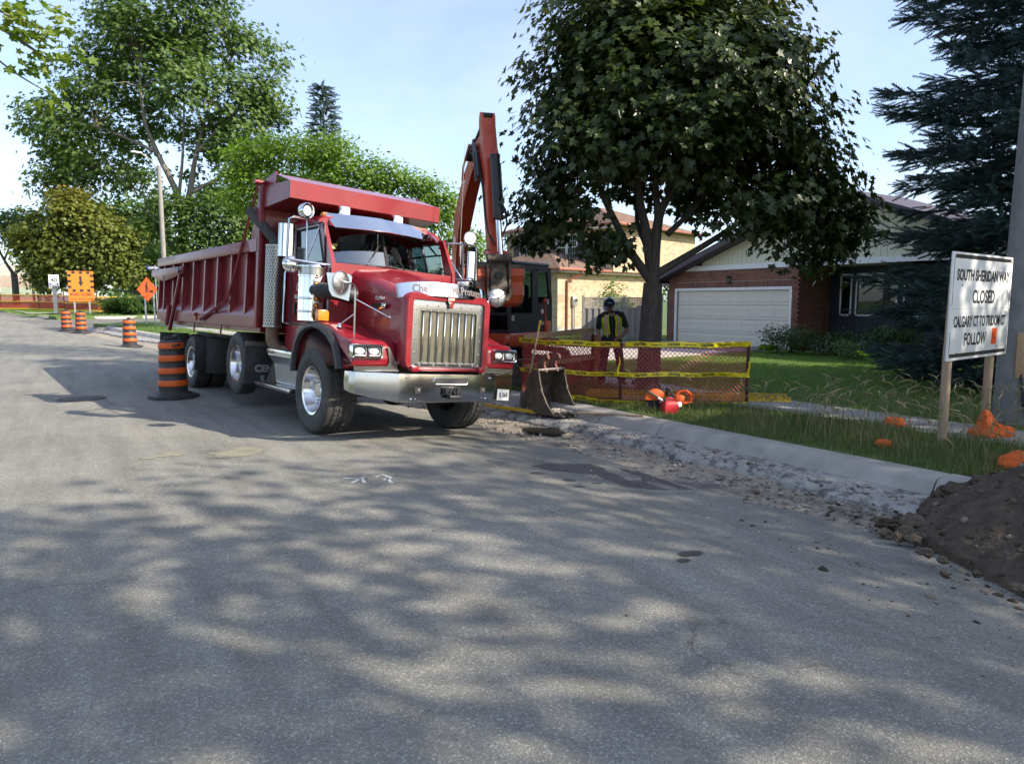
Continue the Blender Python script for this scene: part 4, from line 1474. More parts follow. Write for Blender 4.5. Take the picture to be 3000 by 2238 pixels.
# air cleaners
for s in S2:
 ac = empty('air_cleaner', (s * 1.19, .20, 0), parent=T)
 MB().lathe([(.155, 1.45), (.172, 1.46), (.172, 2.03), (.182, 2.035), (.182, 2.055), (.172, 2.06)], 36).build('canister', M_CHROME, ac)
 MB().lathe([(.176, 2.06), (.176, 2.15)], 36).build('intake_screen', M_PERF, ac)
 MB().lathe([(.182, 2.15), (.185, 2.165), (.178, 2.185), (.06, 2.195), (0, 2.195)], 36).build('cap', M_CHROME, ac)
 for z in (1.58, 1.75):
  MB().lathe([(.174, z - .014), (.178, z), (.174, z + .014)], 36).build('band', M_ALU, ac)
 lp = MB().bbox(-.045, .045, -.012, .012, 1.5, 2.0, .006, M=tr(.02 * s, -.185, 0)).build('light_bar', M_ALU, ac)
 for k in range(5):
  z = 1.56 + .095 * k
  MB().lathe([(.036, 0), (.036, .012), (.03, .016), (.03, .004)], 18, facing((.02 * s, -.195, z), (1, 0, 0))).build('lamp_ring', M_BLACK, lp)
  MB().sphere((.02 * s, -.203, z), (.028, .016, .028), 14, 8).build('amber_lamp', M_AMBER, lp)
 MB().tube([(0, -.10, 1.86), (-s * .05, -.28, 1.86), (-s * .22, -.40, 1.84), (-s * .42, -.42, 1.82)], .105, 14).build('intake_duct', M_BLACK, ac)
 MB().extrude([(-.12, 2.08), (.16, 2.08), (.20, 2.05), (.17, 1.74), (-.04, 1.79), (-.08, 1.86)], 0, .012, frame((-s * .10, -.52, 0), (s * -1 if s < 0 else -1, 0, 0) if False else (.9, -.42 * (1 if s < 0 else -1), 0), (0, 0, 1), (-.42 * (1 if s < 0 else -1), -.9, 0))).build('intake_cover', M_ALU, ac)
 MB().bbox(-.075, .075, -.05, .05, 1.47, 1.61, .012, M=tr(s * -.02, -.32, 0)).build('turn_signal', M_AMBER, T if False else ac)

# mirrors
for s in S2:
 mr = empty('mirror', (0, 0, 0), parent=T)
 dv = 0 if s < 0 else .1
 x = s * 1.50
 MB().loft([[(x + .115 * cos(a), .30 + dv - .06 * max(0, sin(a)), z) for a in np.linspace(0, pi, 13)] + [(x - .115, .325 + dv, z), (x + .115, .325 + dv, z)] for z in (2.27, 2.29, 2.67, 2.69)]).build('mirror_shell', M_CHROME, mr)
 MB().box(x - .10, x + .10, .326 + dv, .33 + dv, 2.28, 2.68).build('mirror_glass', M_MIRRORGLASS, mr)
 MB().tube([(s * 1.0, .47 + dv, 2.765), (s * 1.18, .30 + dv, 2.78), (s * 1.46, .21 + dv, 2.785), (s * 1.52, .22 + dv, 2.75), (s * 1.53, .22 + dv, 2.25), (s * 1.48, .20 + dv, 2.235), (s * 1.0, .10 + dv, 2.21)], .016, 8).build('mirror_arm', M_ALU, mr)
 MB().tube([(s * 1.0, .47 + dv, 2.75), (s * 1.27, .22 + dv, 2.24)], .011, 8).tube([(s * 1.27, .25 + dv, 2.78), (s * 1.27, .19 + dv, 2.235)], .012, 8).build('mirror_brace', M_ALU, mr)
 MB().sphere((s * 1.46, .26 + dv, 2.18), (.115, .06, .115), 20, 12).build('spot_mirror', M_CHROME, mr)
 # round work lamp on the mirror arm
 sl = empty('spot_light', (s * 1.33, .16 + dv, 2.875), parent=T)
 q = along((0, 0, 0), (-s * .35, -1, -.05))
 MB().lathe([(.05, -.075), (.085, -.05), (.098, 0), (.102, .045), (.096, .055), (.09, .03)], 26, q).build('lamp_case', M_CHROME, sl)
 MB().lathe([(.09, .02), (.06, .032), (0, .038)], 26, q).build('lamp_lens', M_LENS, sl)
 # fender mirror on its tripod
 fm = empty('fender_mirror', (0, 0, 0), parent=T)
 q = along((s * 1.20, -.70, 1.95), (s * .9, -1.7, 1.95))
 MB().sphere((0, 0, 0), (.13, .13, .03), 26, 12, q).lathe([(.128, -.012), (.137, 0), (.128, .012)], 28, q, caps=False).build('mirror_shell', M_TREADP, fm)
 b = MB()
 for k in range(3):
  a = 2 * pi * k / 3 + .5
  b.tube([q @ Vector((0, 0, .062)), q @ Vector((.07 * cos(a), .07 * sin(a), .055)), q @ Vector((.13 * cos(a), .13 * sin(a), .005))], .006, 6)
 b.build('mirror_spider', M_ALU, fm)
 b = MB().tube([q @ Vector((0, 0, .06)), q @ Vector((s * -.05, 0, .08)), (s * 1.03, -.74, 1.93), (s * 1.02, -.74, 1.84), (s * 1.0, -.72, 1.29)], .013, 8)
 b.tube([(s * 1.02, -.74, 1.76), (s * .64, -.93, 1.56)], .009, 8).tube([(s * 1.01, -.73, 1.58), (s * 1.10, -.50, 1.43)], .009, 8)
 b.build('mirror_arm', M_ALU, fm)
 b = MB().cyl((s * 1.0, -.72, 1.25), (s * 1.0, -.72, 1.30), .04, .018, 14).cyl((s * 1.10, -.50, 1.40), (s * 1.10, -.50, 1.45), .04, .018, 14).cyl((s * .60, -.95, 1.55), (s * .65, -.93, 1.565), .035, .02, 14)
 b.build('mirror_foot', M_CHROME, fm)
# hood side badge and script
for s in S2:
 hx = s * .668
 hf = facing((hx - .008 * -s * -1, -.70, 1.72), (0, s, 0))
 bd = MB().extrude([(-.17, -.03), (-.02, -.042), (0, -.06), (.02, -.042), (.17, -.03), (.20, .035), (-.20, .035)], 0, .008, facing((s * .672, -.70, 1.70), (0, s, 0)), bev=.003).build('hood_badge', M_CHROME, T)
 text('KENWORTH', .062, M_BLKTXT, bd, facing((s * .681, -.70, 1.70), (0, s, 0)), xs=.85, bold=.0015)
 text('Matthew', .085, M_WHITE, T, facing((s * .672, -.72, 1.80), (0, s, 0)), xs=.85, shear=.3)
# whip antenna on the far side
MB().tube([(1.35, .55, 2.3), (1.36, .56, 3.2), (1.36, .58, 4.35)], [.008, .006, .003], 6).build('antenna', M_STEEL, T)

# steps and battery box on the near side
for s in S2:
 sb = empty('side_step', (0, 0, 0), parent=T)
 MB().extrude([(s * .75, .52), (s * 1.10, .52), (s * 1.14, .80), (s * 1.24, .93), (s * 1.24, 1.0), (s * .75, 1.0)], .68, 1.60, frame((0, 0, 0), (1, 0, 0), (0, 0, 1), (0, 1, 0)) if True else None).build('step_box', M_TREADP, sb, ang=20)
 b = MB()
 for j in range(17):
  for i in range(30):
   v = .70 + .89 * i / 29
   w = .55 + .015 * j if j < 17 else 0
   b.box(-.011, .011, -.003, .003, 0, .003, frame((s * (1.1 + .04 * (w - .52) / .28 + .001), v, w), Vector((0, .7, .7 if (i + j) % 2 else -.7)), Vector((0, -.7 if (i + j) % 2 else .7, .7)), (s, 0, 0)))
 b.build('tread_pattern', M_TREADP, sb, ang=0, kind='stuff')
 MB().bbox(s * 1.245 - .01, s * 1.245 + .01, .66, 1.62, .955, 1.02, .006).build('step_edge', M_ALU, sb)
 MB().extrude([(-.05, .445), (.16, .445), (.17, .50), (-.05, .515)], .66, 2.02, frame((s * 1.12, 0, 0), (s, 0, 0), (0, 0, 1), (0, 1, 0)), bev=.008).build('step_board', M_ALU, sb)
 MB().extrude([(2.02, .50), (1.62, .50), (1.62, .86), (1.7, .84)], 0, .03, side_frame(s, s * 1.08)).build('step_gusset', M_FRAMEBLK, sb)
# mud flaps
fl = MB().extrude([(-.30, 0), (.30, 0), (.30, .62), (-.30, .62)], 0, .012, facing((0, 0, 0), (1, 0, 0)), bev=.004).mesh('mud_flap', M_FLAP)
for s in S2:
 f_ = inst(fl, 'mud_flap', T, (s * 1.0, 2.45, .42))
 MB().box(-.3, .3, -.03, -.005, .60, .67).build('flap_bracket', M_STEEL, f_)
 text('CEN', .15, M_GREYTXT, f_, facing((.0, -.0135, .24), (1, 0, 0)), bold=.006, xs=1.0)
 text('S', .15, M_GREYTXT, f_, facing((-.02, -.0135, .07), (1, 0, 0)), bold=.006)
 for v in (4.55, 5.35, 8.2):
  inst(fl, 'mud_flap', T, (s * 1.0, v, .42))

# ------------------------------------------------------------------ dump body
BX0, BX1 = 2.05, 8.66
B = MB()
SEC = [(1.22, 1.31), (1.275, 1.315), (1.28, 1.49), (1.275, 1.505), (1.15, 1.70), (1.14, 2.47)]
for s in S2:
 B.loft([[(s * x, v, z) for x, z in SEC] + [(s * 1.09, v, 2.47), (s * 1.09, v, 1.68), (s * 1.18, v, 1.40)] for v in (BX0 + .08, BX1)])
B.box(-1.2, 1.2, BX0 + .05, BX1, 1.24, 1.34)
B.build('body_side', M_REDBOX, T, ang=20)
b = MB()
for s in S2:
 b.bbox(s * 1.20 - .085, s * 1.20 + .085, BX0 + .06, BX1 + .02, 2.475, 2.66, .012)
b.build('top_rail', M_REDBOX, T)
rb = MB().loft([[(x, -.035, z), (x, .035, z), (1.135, .035, z), (1.135, -.035, z)] for x, z in ((1.272, 1.50), (1.262, 1.9), (1.255, 2.475))])
for s in S2:
 me = rb.mesh('rib', M_REDBOX, 20)
 for k in range(8):
  inst(me, 'rib', T, (0, 2.67 + .78 * k, 0), scale=(s, 1, 1))
 inst(me, 'rib', T, (0, BX1 - .045, 0), scale=(s, 1, 1))
# bulkhead, corner posts, side wings
b = MB().box(-1.2, 1.2, BX0, BX0 + .05, 1.31, 3.14)
b.build('bulkhead', M_REDBOX, T)
for s in S2:
 MB().extrude([(BX0 - .005, 1.31), (BX0 + .13, 1.31), (BX0 + .13, 1.49), (BX0 + .10, 1.72), (BX0 + .10, 2.47), (BX0 + .34, 2.62), (BX0 + .34, 2.72), (BX0 + .02, 3.48), (BX0 - .005, 3.48)], -.09, 0, side_frame(s, s * 1.285), bev=.008).build('corner_post', M_REDBOX, T)
 MB().extrude([(BX0 + .35, 2.47), (BX0 + .5, 2.662), (BX0 + .08, 2.662), (BX0 + .08, 2.47)], -.18, .0, side_frame(s, s * 1.29)).build('rail_cap', M_REDBOX, T)
 # cheek of the cab shield
 MB().extrude([(BX0 + .01, 3.12), (BX0 + .01, 3.44), (1.015, 3.395), (1.015, 3.155)], -.02, 0, side_frame(s, s * 1.232)).build('shield_cheek', M_REDBOX, T)
 MB().extrude([(BX0 - .02, 3.40), (BX0 - .02, 3.56), (BX0 - .40, 3.61), (BX0 - .45, 3.56), (BX0 - .40, 3.37)], -.02, 0, side_frame(s, s * 1.205)).build('shield_end_plate', M_REDBOX, T)
b = MB()
b.sheet([[(u, 1.005, 3.16) for u in (-1.23, 0, 1.23)], [(u, .995, 3.395) for u in (-1.23, 0, 1.23)]], .015)
b.build('shield_front', M_RED, T, ang=10)
MB().sheet([[(u, 1.015, 3.165) for u in (-1.21, 0, 1.21)], [(u, BX0, 3.12) for u in (-1.21, 0, 1.21)]], .012).build('shield_floor', M_REDBOX, T)
MB().sheet([[(u, 1.0, 3.397) for u in (-1.23, 0, 1.23)], [(u, 1.09, 3.417) for u in (-1.23, 0, 1.23)]], .012).sheet([[(u, 1.09, 3.417) for u in (-1.2, 0, 1.2)], [(u, BX0 - .42, 3.575) for u in (-1.2, 0, 1.2)]], .012).build('shield_top', M_RED, T, ang=10)
MB().bbox(-1.2, 1.2, BX1, BX1 + .08, 1.3, 2.66, .015).build('tailgate', M_REDBOX, T)
for s in S2:
 # folding tarp arm along the side
 b = MB().tube([(s * 1.31, 2.06, 3.49), (s * 1.31, 3.42, 1.72)], .022, 4).tube([(s * 1.31, 3.40, 1.74), (s * 1.31, 4.96, 1.38)], .035, 4)
 b.cyl((s * 1.25, 2.06, 3.49), (s * 1.37, 2.06, 3.49), .035, n=10).cyl((s * .9, 2.06, 3.50), (s * 1.27, 2.06, 3.50), .03, n=10)
 b.build('tarp_arm', M_REDBOX, T)
 hb = MB().extrude([(6.28, 2.40), (6.28, 2.26), (6.45, 2.24), (7.86, 2.13), (9.0, 2.26), (9.0, 2.41)], 0, .035, side_frame(s, s * 1.30), bev=.006).build('gate_bracket', M_REDBOX, T)
 MB().extrude([(0, 0), (.05, .03), (.06, .10), (.03, .12), (-.03, .11), (-.03, .03)], .036, .04, frame((s * 1.30, 7.82, 2.14), (0, 1, 0), (0, 0, 1), (s, 0, 0))).build('bracket_hole', M_BLKTXT, hb)
 MB().cyl((s * 1.33, 6.42, 2.32), (s * 1.40, 6.42, 2.32), .055, n=12).build('bracket_pin', M_STEEL, hb)
 MB().tube([(s * 1.33, 6.44, 2.24), (s * 1.33, 7.2, 1.12)], .04, 6).build('gate_rod', M_REDBOX, T)
 MB().cyl((s * 1.33, 7.24, 1.62), (s * 1.33, 7.42, 1.22), .055, n=12).build('gate_cylinder', M_REDBOX, T)
 ml = MB().bbox(s * 1.30 - .03, s * 1.30 + .03, 5.35, 5.5, 1.44, 1.50, .006).build('lamp_hood', M_REDBOX, T)
 MB().sphere((s * 1.295, 5.42, 1.40), (.02, .05, .035), 10, 8).build('marker_lamp', M_AMBER, T)
 for v in (3.9, 5.6):
  MB().extrude([(v - .04, 1.31), (v + .04, 1.31), (v + .01, 1.12), (v - .01, 1.12)], 0, .02, side_frame(s, s * 1.25)).build('hanger', M_REDBOX, T)
# round company mark on the front corner of the body: arcs of lettering-like ticks and a figure
em = MB()
cf = facing((-1.1415, 2.33, 2.02), (0, -1, 0))
for k in range(13):
 a = pi * (.12 + .76 * k / 12)
 em.box(-.011, .011, -.017, .017, 0, .001, cf @ tr(.115 * cos(a), .135 * sin(a) + .05, 0) @ Matrix.Rotation(a - pi / 2, 4, 'Z'))
 a = -a
 em.box(-.011, .011, -.018, .018, 0, .001, cf @ tr(.115 * cos(a), .115 * sin(a) - .05, 0) @ Matrix.Rotation(a + pi / 2, 4, 'Z'))
for p in ([(-.03, -.04), (.0, .09), (.012, .09), (-.012, -.04)], [(.0, .06), (.05, -.04), (.035, -.04), (-.01, .06)], [(-.06, -.07), (.06, -.06), (.03, -.10), (-.03, -.10)]):
 em.extrude(p, 0, .001, cf)
em.build('company_mark', mat('faded_white', (0.62, 0.50, 0.48), (0.42, 0.2, 0.2), scale=25, rough=0.6), T, ang=0)
# ------------------------------------------------------------------ excavator
M_ORED = mat('orange_red_paint', (0.62, 0.075, 0.022), (0.50, 0.058, 0.018), scale=3, rough=0.38, coat=0.4, c3=(0.28, 0.075, 0.04), s3=6, f3=(0.62, 0.8))
M_ORWORN = mat('worn_orange_paint', (0.48, 0.075, 0.02), (0.36, 0.05, 0.02), scale=5, rough=0.6, c3=(0.13, 0.10, 0.085), s3=5, f3=(0.55, 0.63), bump=0.2, bscale=30)
M_MUDSTEEL = mat('muddy_steel', (0.075, 0.062, 0.05), (0.16, 0.135, 0.11), scale=7, rough=0.75, metal=0.4, bump=0.5, bscale=35, c3=(0.20, 0.165, 0.13), s3=4, f3=(0.55, 0.75))
M_HOSE = mat('hydraulic_hose', (0.02, 0.02, 0.021), (0.035, 0.035, 0.036), rough=0.45)
M_EXGLASS = glass_mat('cab_glass', (0.42, 0.60, 0.56), 1.0, 0.004, 1.5)
EXC = (8.6, 13.75)
EZ = lawn_z(*EXC) - 0.02
X = empty('excavator', (EXC[0], EXC[1], EZ), label='compact orange red excavator with its boom raised behind the truck', cat='excavator')
MU = Matrix.Rotation(radians(-67.8), 4, 'Z')     # upper works face the street
ML = Matrix.Rotation(radians(6), 4, 'Z')         # tracks and blade face the camera

# tracks: rounded belt with grouser pads, rollers
def track(s):
 t = empty('track', (0, 0, 0), parent=X)
 x0, x1 = s * .88 - .225, s * .88 + .225
 def loop(r, n=10):
  pts = []
  for cy, a0 in ((-1.12, pi / 2), (1.12, -pi / 2)):
   for k in range(n + 1):
    a = a0 + pi * k / n
    pts.append((cy + r * cos(a), .30 + r * sin(a)))
  return pts
 o, i = loop(.30), loop(.25)
 b = MB()
 b.loft([[(x0, y, z) for y, z in o], [(x1, y, z) for y, z in o], [(x1, y, z) for y, z in i], [(x0, y, z) for y, z in i], [(x0, y, z) for y, z in o]], caps=False, M=ML)
 b.build('belt', M_RUBBER, t, ang=40)
 pb = MB()
 per = 2 * 2.24 + 2 * pi * .30
 for k in range(44):
  d = per * k / 44
  if d < 2.24: y, z, a = 1.12 - d, .60, 0
  elif d < 2.24 + pi * .3:
   a = (d - 2.24) / .3
   y, z = -1.12 - .3 * sin(a), .30 + .3 * cos(a)
  elif d < 4.48 + pi * .3: y, z, a = -1.12 + d - 2.24 - pi * .3, 0.0, pi
  else:
   a = pi + (d - 4.48 - pi * .3) / .3
   y, z = 1.12 - .3 * sin(a), .30 + .3 * cos(a)
  pb.box(x0 + .01, x1 - .01, -.022, .022, -.01, .028, ML @ tr(0, y, z) @ Matrix.Rotation(a, 4, 'X'))
 pb.build('grouser', M_RUBBER, t, ang=0, kind='stuff')
 for cy, r in ((-1.12, .2), (1.12, .22)):
  MB().cyl((s * .88 - .16, cy, .30), (s * .88 + .16, cy, .30), r, n=18).v
  w = MB()
  w.add(*[(lambda q: (q.v, q.f))(MB().cyl((s * .88 - .17, cy, .30), (s * .88 + .17, cy, .30), r, n=18))][0], M=ML)
  w.build('idler', M_MUDSTEEL, t)
 w = MB()
 q = MB().box(s * .88 - .12, s * .88 + .12, -.95, .95, .16, .42)
 for k in range(5):
  q.cyl((s * .88 - .15, -.75 + .375 * k, .14), (s * .88 + .15, -.75 + .375 * k, .14), .085, n=12)
 w.add(q.v, q.f, ML).build('track_frame', M_MUDSTEEL, t)
for s in S2:
 track(s)
q = MB().box(-.7, .7, -.5, .5, .32, .55).cyl((0, 0, .5), (0, 0, .72), .45, n=28)
MB().add(q.v, q.f, ML).build('undercarriage', M_FRAMEBLK, X)
# dozer blade
q = MB()
prof = [(-2.12, .03), (-2.10, .05), (-2.02, .18), (-2.02, .34), (-2.10, .50), (-2.06, .52), (-1.97, .42), (-1.95, .15), (-2.06, .02)]
q.loft([[(x, y, z) for y, z in prof] for x in (-1.08, 1.08)])
BL = MB().add(q.v, q.f, ML).build('blade', M_MUDSTEEL, X, ang=40)
q = MB()
for s in S2:
 q.bbox(s * .45 - .07, s * .45 + .07, -1.98, -.6, .22, .36, .02)
 q.extrude([(-2.12, .0), (-2.16, .30), (-2.12, .54), (-1.93, .50), (-1.93, .0)], 0, .03, frame((s * 1.08, 0, 0), (0, 1, 0), (0, 0, 1), (s, 0, 0)))
MB().add(q.v, q.f, ML).build('blade_arm', M_MUDSTEEL, X)

# upper works
def up(b, name, m, parent=X, ang=38, **k):
 return MB().add(b.v, b.f, MU).build(name, m, parent, ang, **k)
q = MB().bbox(-1.08, 1.08, -1.02, 1.12, .66, .80, .03)
up(q, 'platform', M_FRAMEBLK)
q = MB()
skirt = rrect(-1.10, 1.10, -1.04, .2, .10)
q.extrude([(-1.10, -1.04), (1.02, -1.04), (1.10, -.96), (1.10, .55), (-1.10, .55)], .70, .98, bev=.02)
up(q, 'skirt', M_ORED)
# counterweight, rounded at the back
cw = [(-1.10, .45), (1.10, .45)] + [(1.10 * cos(a), .45 + .85 * sin(a) ** .8) for a in np.linspace(.05, pi - .05, 16)]
q = MB().extrude(cw, .72, 1.22, bev=.03)
up(q, 'counterweight', M_ORED)
q = MB().extrude([(x * .97, .45 + (y - .45) * .95) for x, y in cw], 1.22, 1.72, bev=.05)
up(q, 'engine_hood', M_ORED)
q = MB().bbox(-1.06, -.10, -.85, .45, .98, 1.45, .06)
up(q, 'side_tank', M_ORED)
# cab (left side of the machine): frame, glass, lower panels
cx0, cx1, cy0, cy1 = .02, 1.06, -.95, .72
SIDE = [(cy0, .98), (cy0 - .02, 1.45), (cy0 + .10, 2.34), (cy0 + .26, 2.47), (cy1 - .22, 2.47), (cy1 - .06, 2.36), (cy1 + .06, 1.70), (cy1 + .06, .98)]
def win(poly):
 return poly
q = MB()
# outer side as a frame with two openings: pillars and panels as separate solids joined into the cab
sf = lambda x, s: frame((x, 0, 0), (0, 1, 0), (0, 0, 1), (s, 0, 0))
for x, s in ((cx1, 1), (cx0, -1)):
 q.extrude([(cy0, .98), (cy0 - .02, 1.40), (.16, 1.40), (.16, .98)], -.04, 0, sf(x, s))
 q.extrude([(.16, .98), (.16, 1.60), (.30, 1.58), (cy1 + .06, 1.72), (cy1 + .06, .98)], -.04, 0, sf(x, s))
 q.extrude([(cy0 - .02, 1.40), (cy0 + .10, 2.34), (cy0 + .18, 2.34), (cy0 + .07, 1.40)], -.05, 0, sf(x, s))
 q.extrude([(-.05, 1.40), (-.05, 2.36), (.18, 2.36), (.18, 1.40)], -.05, 0, sf(x, s))
 q.extrude([(cy1 - .16, 2.34), (cy1 - .06, 2.36), (cy1 + .06, 1.70), (cy1 - .04, 1.68)], -.05, 0, sf(x, s))
 q.extrude([(cy0 + .10, 2.30), (cy0 + .26, 2.44), (cy1 - .22, 2.44), (cy1 - .06, 2.30)], -.05, 0, sf(x, s))
q.bbox(cx0 - .01, cx1 + .01, cy0 + .12, cy1 - .05, 2.40, 2.50, .05, 3)
q.box(cx0, cx1, cy1 - .02, cy1 + .04, .98, 1.75)
q.box(cx0 + .05, cx1 - .05, cy0 - .0, cy1, .98, 1.02)
for x in (cx0, cx1 - .05):
 q.box(x, x + .05, cy1 - .06, cy1 + .02, 1.7, 2.4)
q.box(cx0, cx1, cy0 - .02, cy0 + .03, 1.36, 1.42)
q.box(cx0, cx1, cy0 - .01, cy0 + .03, .98, 1.06)
CAB = up(q, 'cab', M_BLACK, ang=25)
q = MB().extrude([(cy0 + .07, 1.42), (cy0 + .18, 2.31), (-.05, 2.31), (-.05, 1.42)], 0, .006, sf(cx1 - .03, 1))
q.extrude([(.18, 1.62), (.18, 2.31), (cy1 - .15, 2.31), (cy1 - .05, 1.74), (.32, 1.62)], 0, .006, sf(cx1 - .03, 1))
up(q, 'side_window', M_EXGLASS, CAB)
q = MB().extrude([(cy0 + .07, 1.42), (cy0 + .18, 2.31), (cy1 - .15, 2.31), (cy1 - .05, 1.74), (.30, 1.45)], 0, .006, sf(cx0 + .03, -1))
up(q, 'far_window', M_EXGLASS, CAB)
q = MB().loft([[(cx0 + .05, cy0 - .01, 1.42), (cx1 - .05, cy0 - .01, 1.42), (cx1 - .05, cy0 - .004, 1.42), (cx0 + .05, cy0 - .004, 1.42)], [(cx0 + .05, cy0 + .11, 2.32), (cx1 - .05, cy0 + .11, 2.32), (cx1 - .05, cy0 + .116, 2.32), (cx0 + .05, cy0 + .116, 2.32)]])
q.box(cx0 + .06, cx1 - .06, cy0 + .0, cy0 + .006, 1.08, 1.36)
up(q, 'front_window', M_EXGLASS, CAB)
q = MB().bbox(.28, .80, .10, .25, 1.30, 2.02, .06).bbox(.28, .80, -.32, .18, 1.16, 1.34, .06).bbox(.40, .68, .12, .22, 2.02, 2.24, .05)
up(q, 'seat', M_INT, X)
q = MB().cyl((.30, -.35, 1.2), (.30, -.38, 1.55), .025, n=8).sphere((.30, -.38, 1.58), .04, 10, 8).cyl((.82, -.35, 1.2), (.82, -.38, 1.55), .025, n=8).sphere((.82, -.38, 1.58), .04, 10, 8)
up(q, 'control_lever', M_BLACK, X)
q = MB().sphere((1.02, -.92, 2.0), (.02, .05, .07), 10, 8)
up(q, 'rear_mirror', M_BLACK, X)
# stickers
def ontext(s, size, m, x, y, z, parent=CAB, **k):
 return text(s, size, m, parent, MU @ facing((x, y, z), (0, 1, 0)), **k)
ontext('KUBOTA', .10, M_WHITE, cx1 + .004, .40, 1.16, xs=.95, bold=.002)
rg = MB().lathe([(.075, 0), (.075, .003), (.055, .003), (.055, 0)], 24, facing((cx1 + .001, .36, 1.43), (0, 1, 0)))
up(rg, 'round_sticker', M_REDTXT, CAB)
rg = MB().lathe([(.054, 0), (.054, .002), (0, .002)], 24, facing((cx1 + .001, .36, 1.43), (0, 1, 0))).box(-.03, .03, -.045, .045, 0, .003, facing((cx1 + .001, .60, 1.64), (0, 1, 0))).box(-.045, .045, -.05, .05, 0, .003, facing((cx1 + .001, -.80, 1.30), (0, 1, 0)))
up(rg, 'white_sticker', M_WHITE, CAB)
for z in (1.275, 1.30, 1.33):
 up(MB().box(-.035, .035, -.006, .006, 0, .004, facing((cx1 + .001, -.80, z), (0, 1, 0))), 'sticker_print', M_BLKTXT, CAB)
text('1910', .11, M_WHITE, X, MU @ facing((.35, cy0 - .075, 1.035), (1, 0, 0)) @ tr(0, 0, 0.02), xs=.85, bold=.001)

# boom swung towards the camera
FOOT = Vector((7.44 - EXC[0], 13.33 - EXC[1], 0))
PH = radians(-17.8)
MB_ = tr(*FOOT) @ Matrix.Rotation(PH, 4, 'Z')     # local -y reaches outwards
def bo(b, name, m, parent=X, ang=38, **k):
 return MB().add(b.v, b.f, MB_).build(name, m, parent, ang, **k)
q = MB().bbox(-.24, .24, -.18, .35, .78, 1.25, .05).cyl((0, 0, .7), (0, 0, 1.35), .15, n=18)
bo(q, 'swing_bracket', M_ORED)
# boom profile in (reach, height): knee boom
bc = [(.0, 1.18), (.04, 1.9), (.12, 2.70), (.42, 3.25), (1.15, 3.83), (1.95, 4.30), (2.50, 4.42)]
bw = [.15, .19, .24, .26, .22, .17, .12]
rings = []
for i, (r_, z) in enumerate(bc):
 a, c = Vector(bc[max(i - 1, 0)]), Vector(bc[min(i + 1, len(bc) - 1)])
 d = (c - a).normalized()
 n_ = Vector((-d.y, d.x))
 hw = .12 if i < 5 else .10
 w = bw[i]
 rings.append([(-hw, -(r_ + n_.x * w), z + n_.y * w), (hw, -(r_ + n_.x * w), z + n_.y * w), (hw, -(r_ - n_.x * w), z - n_.y * w), (-hw, -(r_ - n_.x * w), z - n_.y * w)])
BOOM = bo(MB().loft(rings), 'boom', M_ORED, ang=30)
# boom side lettering
def boom_side(r_, z, d):
 d = Vector((0, -d[0], d[1])).normalized()
 return MB_ @ facing((-.124, -r_, z), d, Vector((-1, 0, 0)).cross(d))
d_ = Vector((.66, .62))
text('KUBOTA', .21, M_WHITE, BOOM, MB_ @ frame((-.118, -.98, 3.70), Vector((0, -.76, .65)), Vector((0, .65, .76)), Vector((-1, 0, 0))), xs=1.0, bold=.004, ext=.002)
rg = MB().lathe([(.15, 0), (.15, .004), (0, .004)], 28, frame((-.124, -.22, 2.90), (0, -1, 0), (0, 0, 1), (-1, 0, 0)))
bo(rg, 'maker_disc', M_WHITE, BOOM)
rg = MB().lathe([(.145, 0), (.145, .006), (.115, .006), (.115, 0)], 28, frame((-.124, -.22, 2.90), (0, -1, 0), (0, 0, 1), (-1, 0, 0)))
bo(rg, 'disc_ring', M_REDTXT, BOOM)
# boom cylinders
q = MB().cyl((-.02, -.50, 1.05), (-.02, -.62, 1.95), .075, n=16)
bo(q, 'boom_cylinder', M_BLACK)
q = MB().cyl((-.05, -.62, 1.95), (-.05, -.70, 2.85), .045, n=14)
bo(q, 'boom_rod', M_CHROME)
q = MB().cyl((0, -.75, 3.75), (0, -1.75, 4.60), .075, n=14).cyl((0, -1.75, 4.60), (0, -2.6, 4.85), .04, n=12)
bo(q, 'arm_cylinder', M_BLACK)
q = MB().bbox(-.06, .06, -.78, -.66, 2.72, 2.86, .02)
q2 = MB().bbox(.12, .24, -.62, -.50, 2.62, 2.76, .02)
bo(q2, 'boom_light', M_BLACK)
# dipper arm
AT, AP, AB = Vector((2.62, 4.78)), Vector((2.70, 4.40)), Vector((3.10, 2.30))
ax = (AB - AT).normalized()
an = Vector((ax.y, -ax.x))      # outward face
if an.x < 0: an = -an
prof = [(0, -.05, .075, .11), (.18, -.10, .10, .12), (.75, -.17, .16, .125), (1.25, -.15, .15, .115), (2.0, -.12, .12, .10), (2.66, -.09, .09, .09)]
rings = []
for d, b0, b1, hw in prof:
 p = AT + ax * d
 o_, i_ = p + an * b1, p + an * b0
 rings.append([(-hw, -o_.x, o_.y), (hw, -o_.x, o_.y), (hw, -i_.x, i_.y), (-hw, -i_.x, i_.y)])
ARM = bo(MB().loft(rings), 'arm', M_ORED, ang=30)
q = MB()
for s in S2:
 c = AT + ax * .02
 q.extrude([(c.x - .10, c.y - .12), (c.x + .10, c.y - .14), (c.x + .085, c.y + .06), (c.x + .03, c.y + .13), (c.x - .04, c.y + .13), (c.x - .09, c.y + .05)], -.02, .02, frame((s * .105, 0, 0), (0, -1, 0), (0, 0, 1), (1, 0, 0)))
bo(q, 'arm_ear', M_ORED, ARM, kind='stuff')
q = MB().cyl((-.09, -(AT.x + .0), AT.y + .05), (.09, -(AT.x), AT.y + .05), .065, n=16)
bo(q, 'pin_bush', M_FRAMEBLK, ARM)
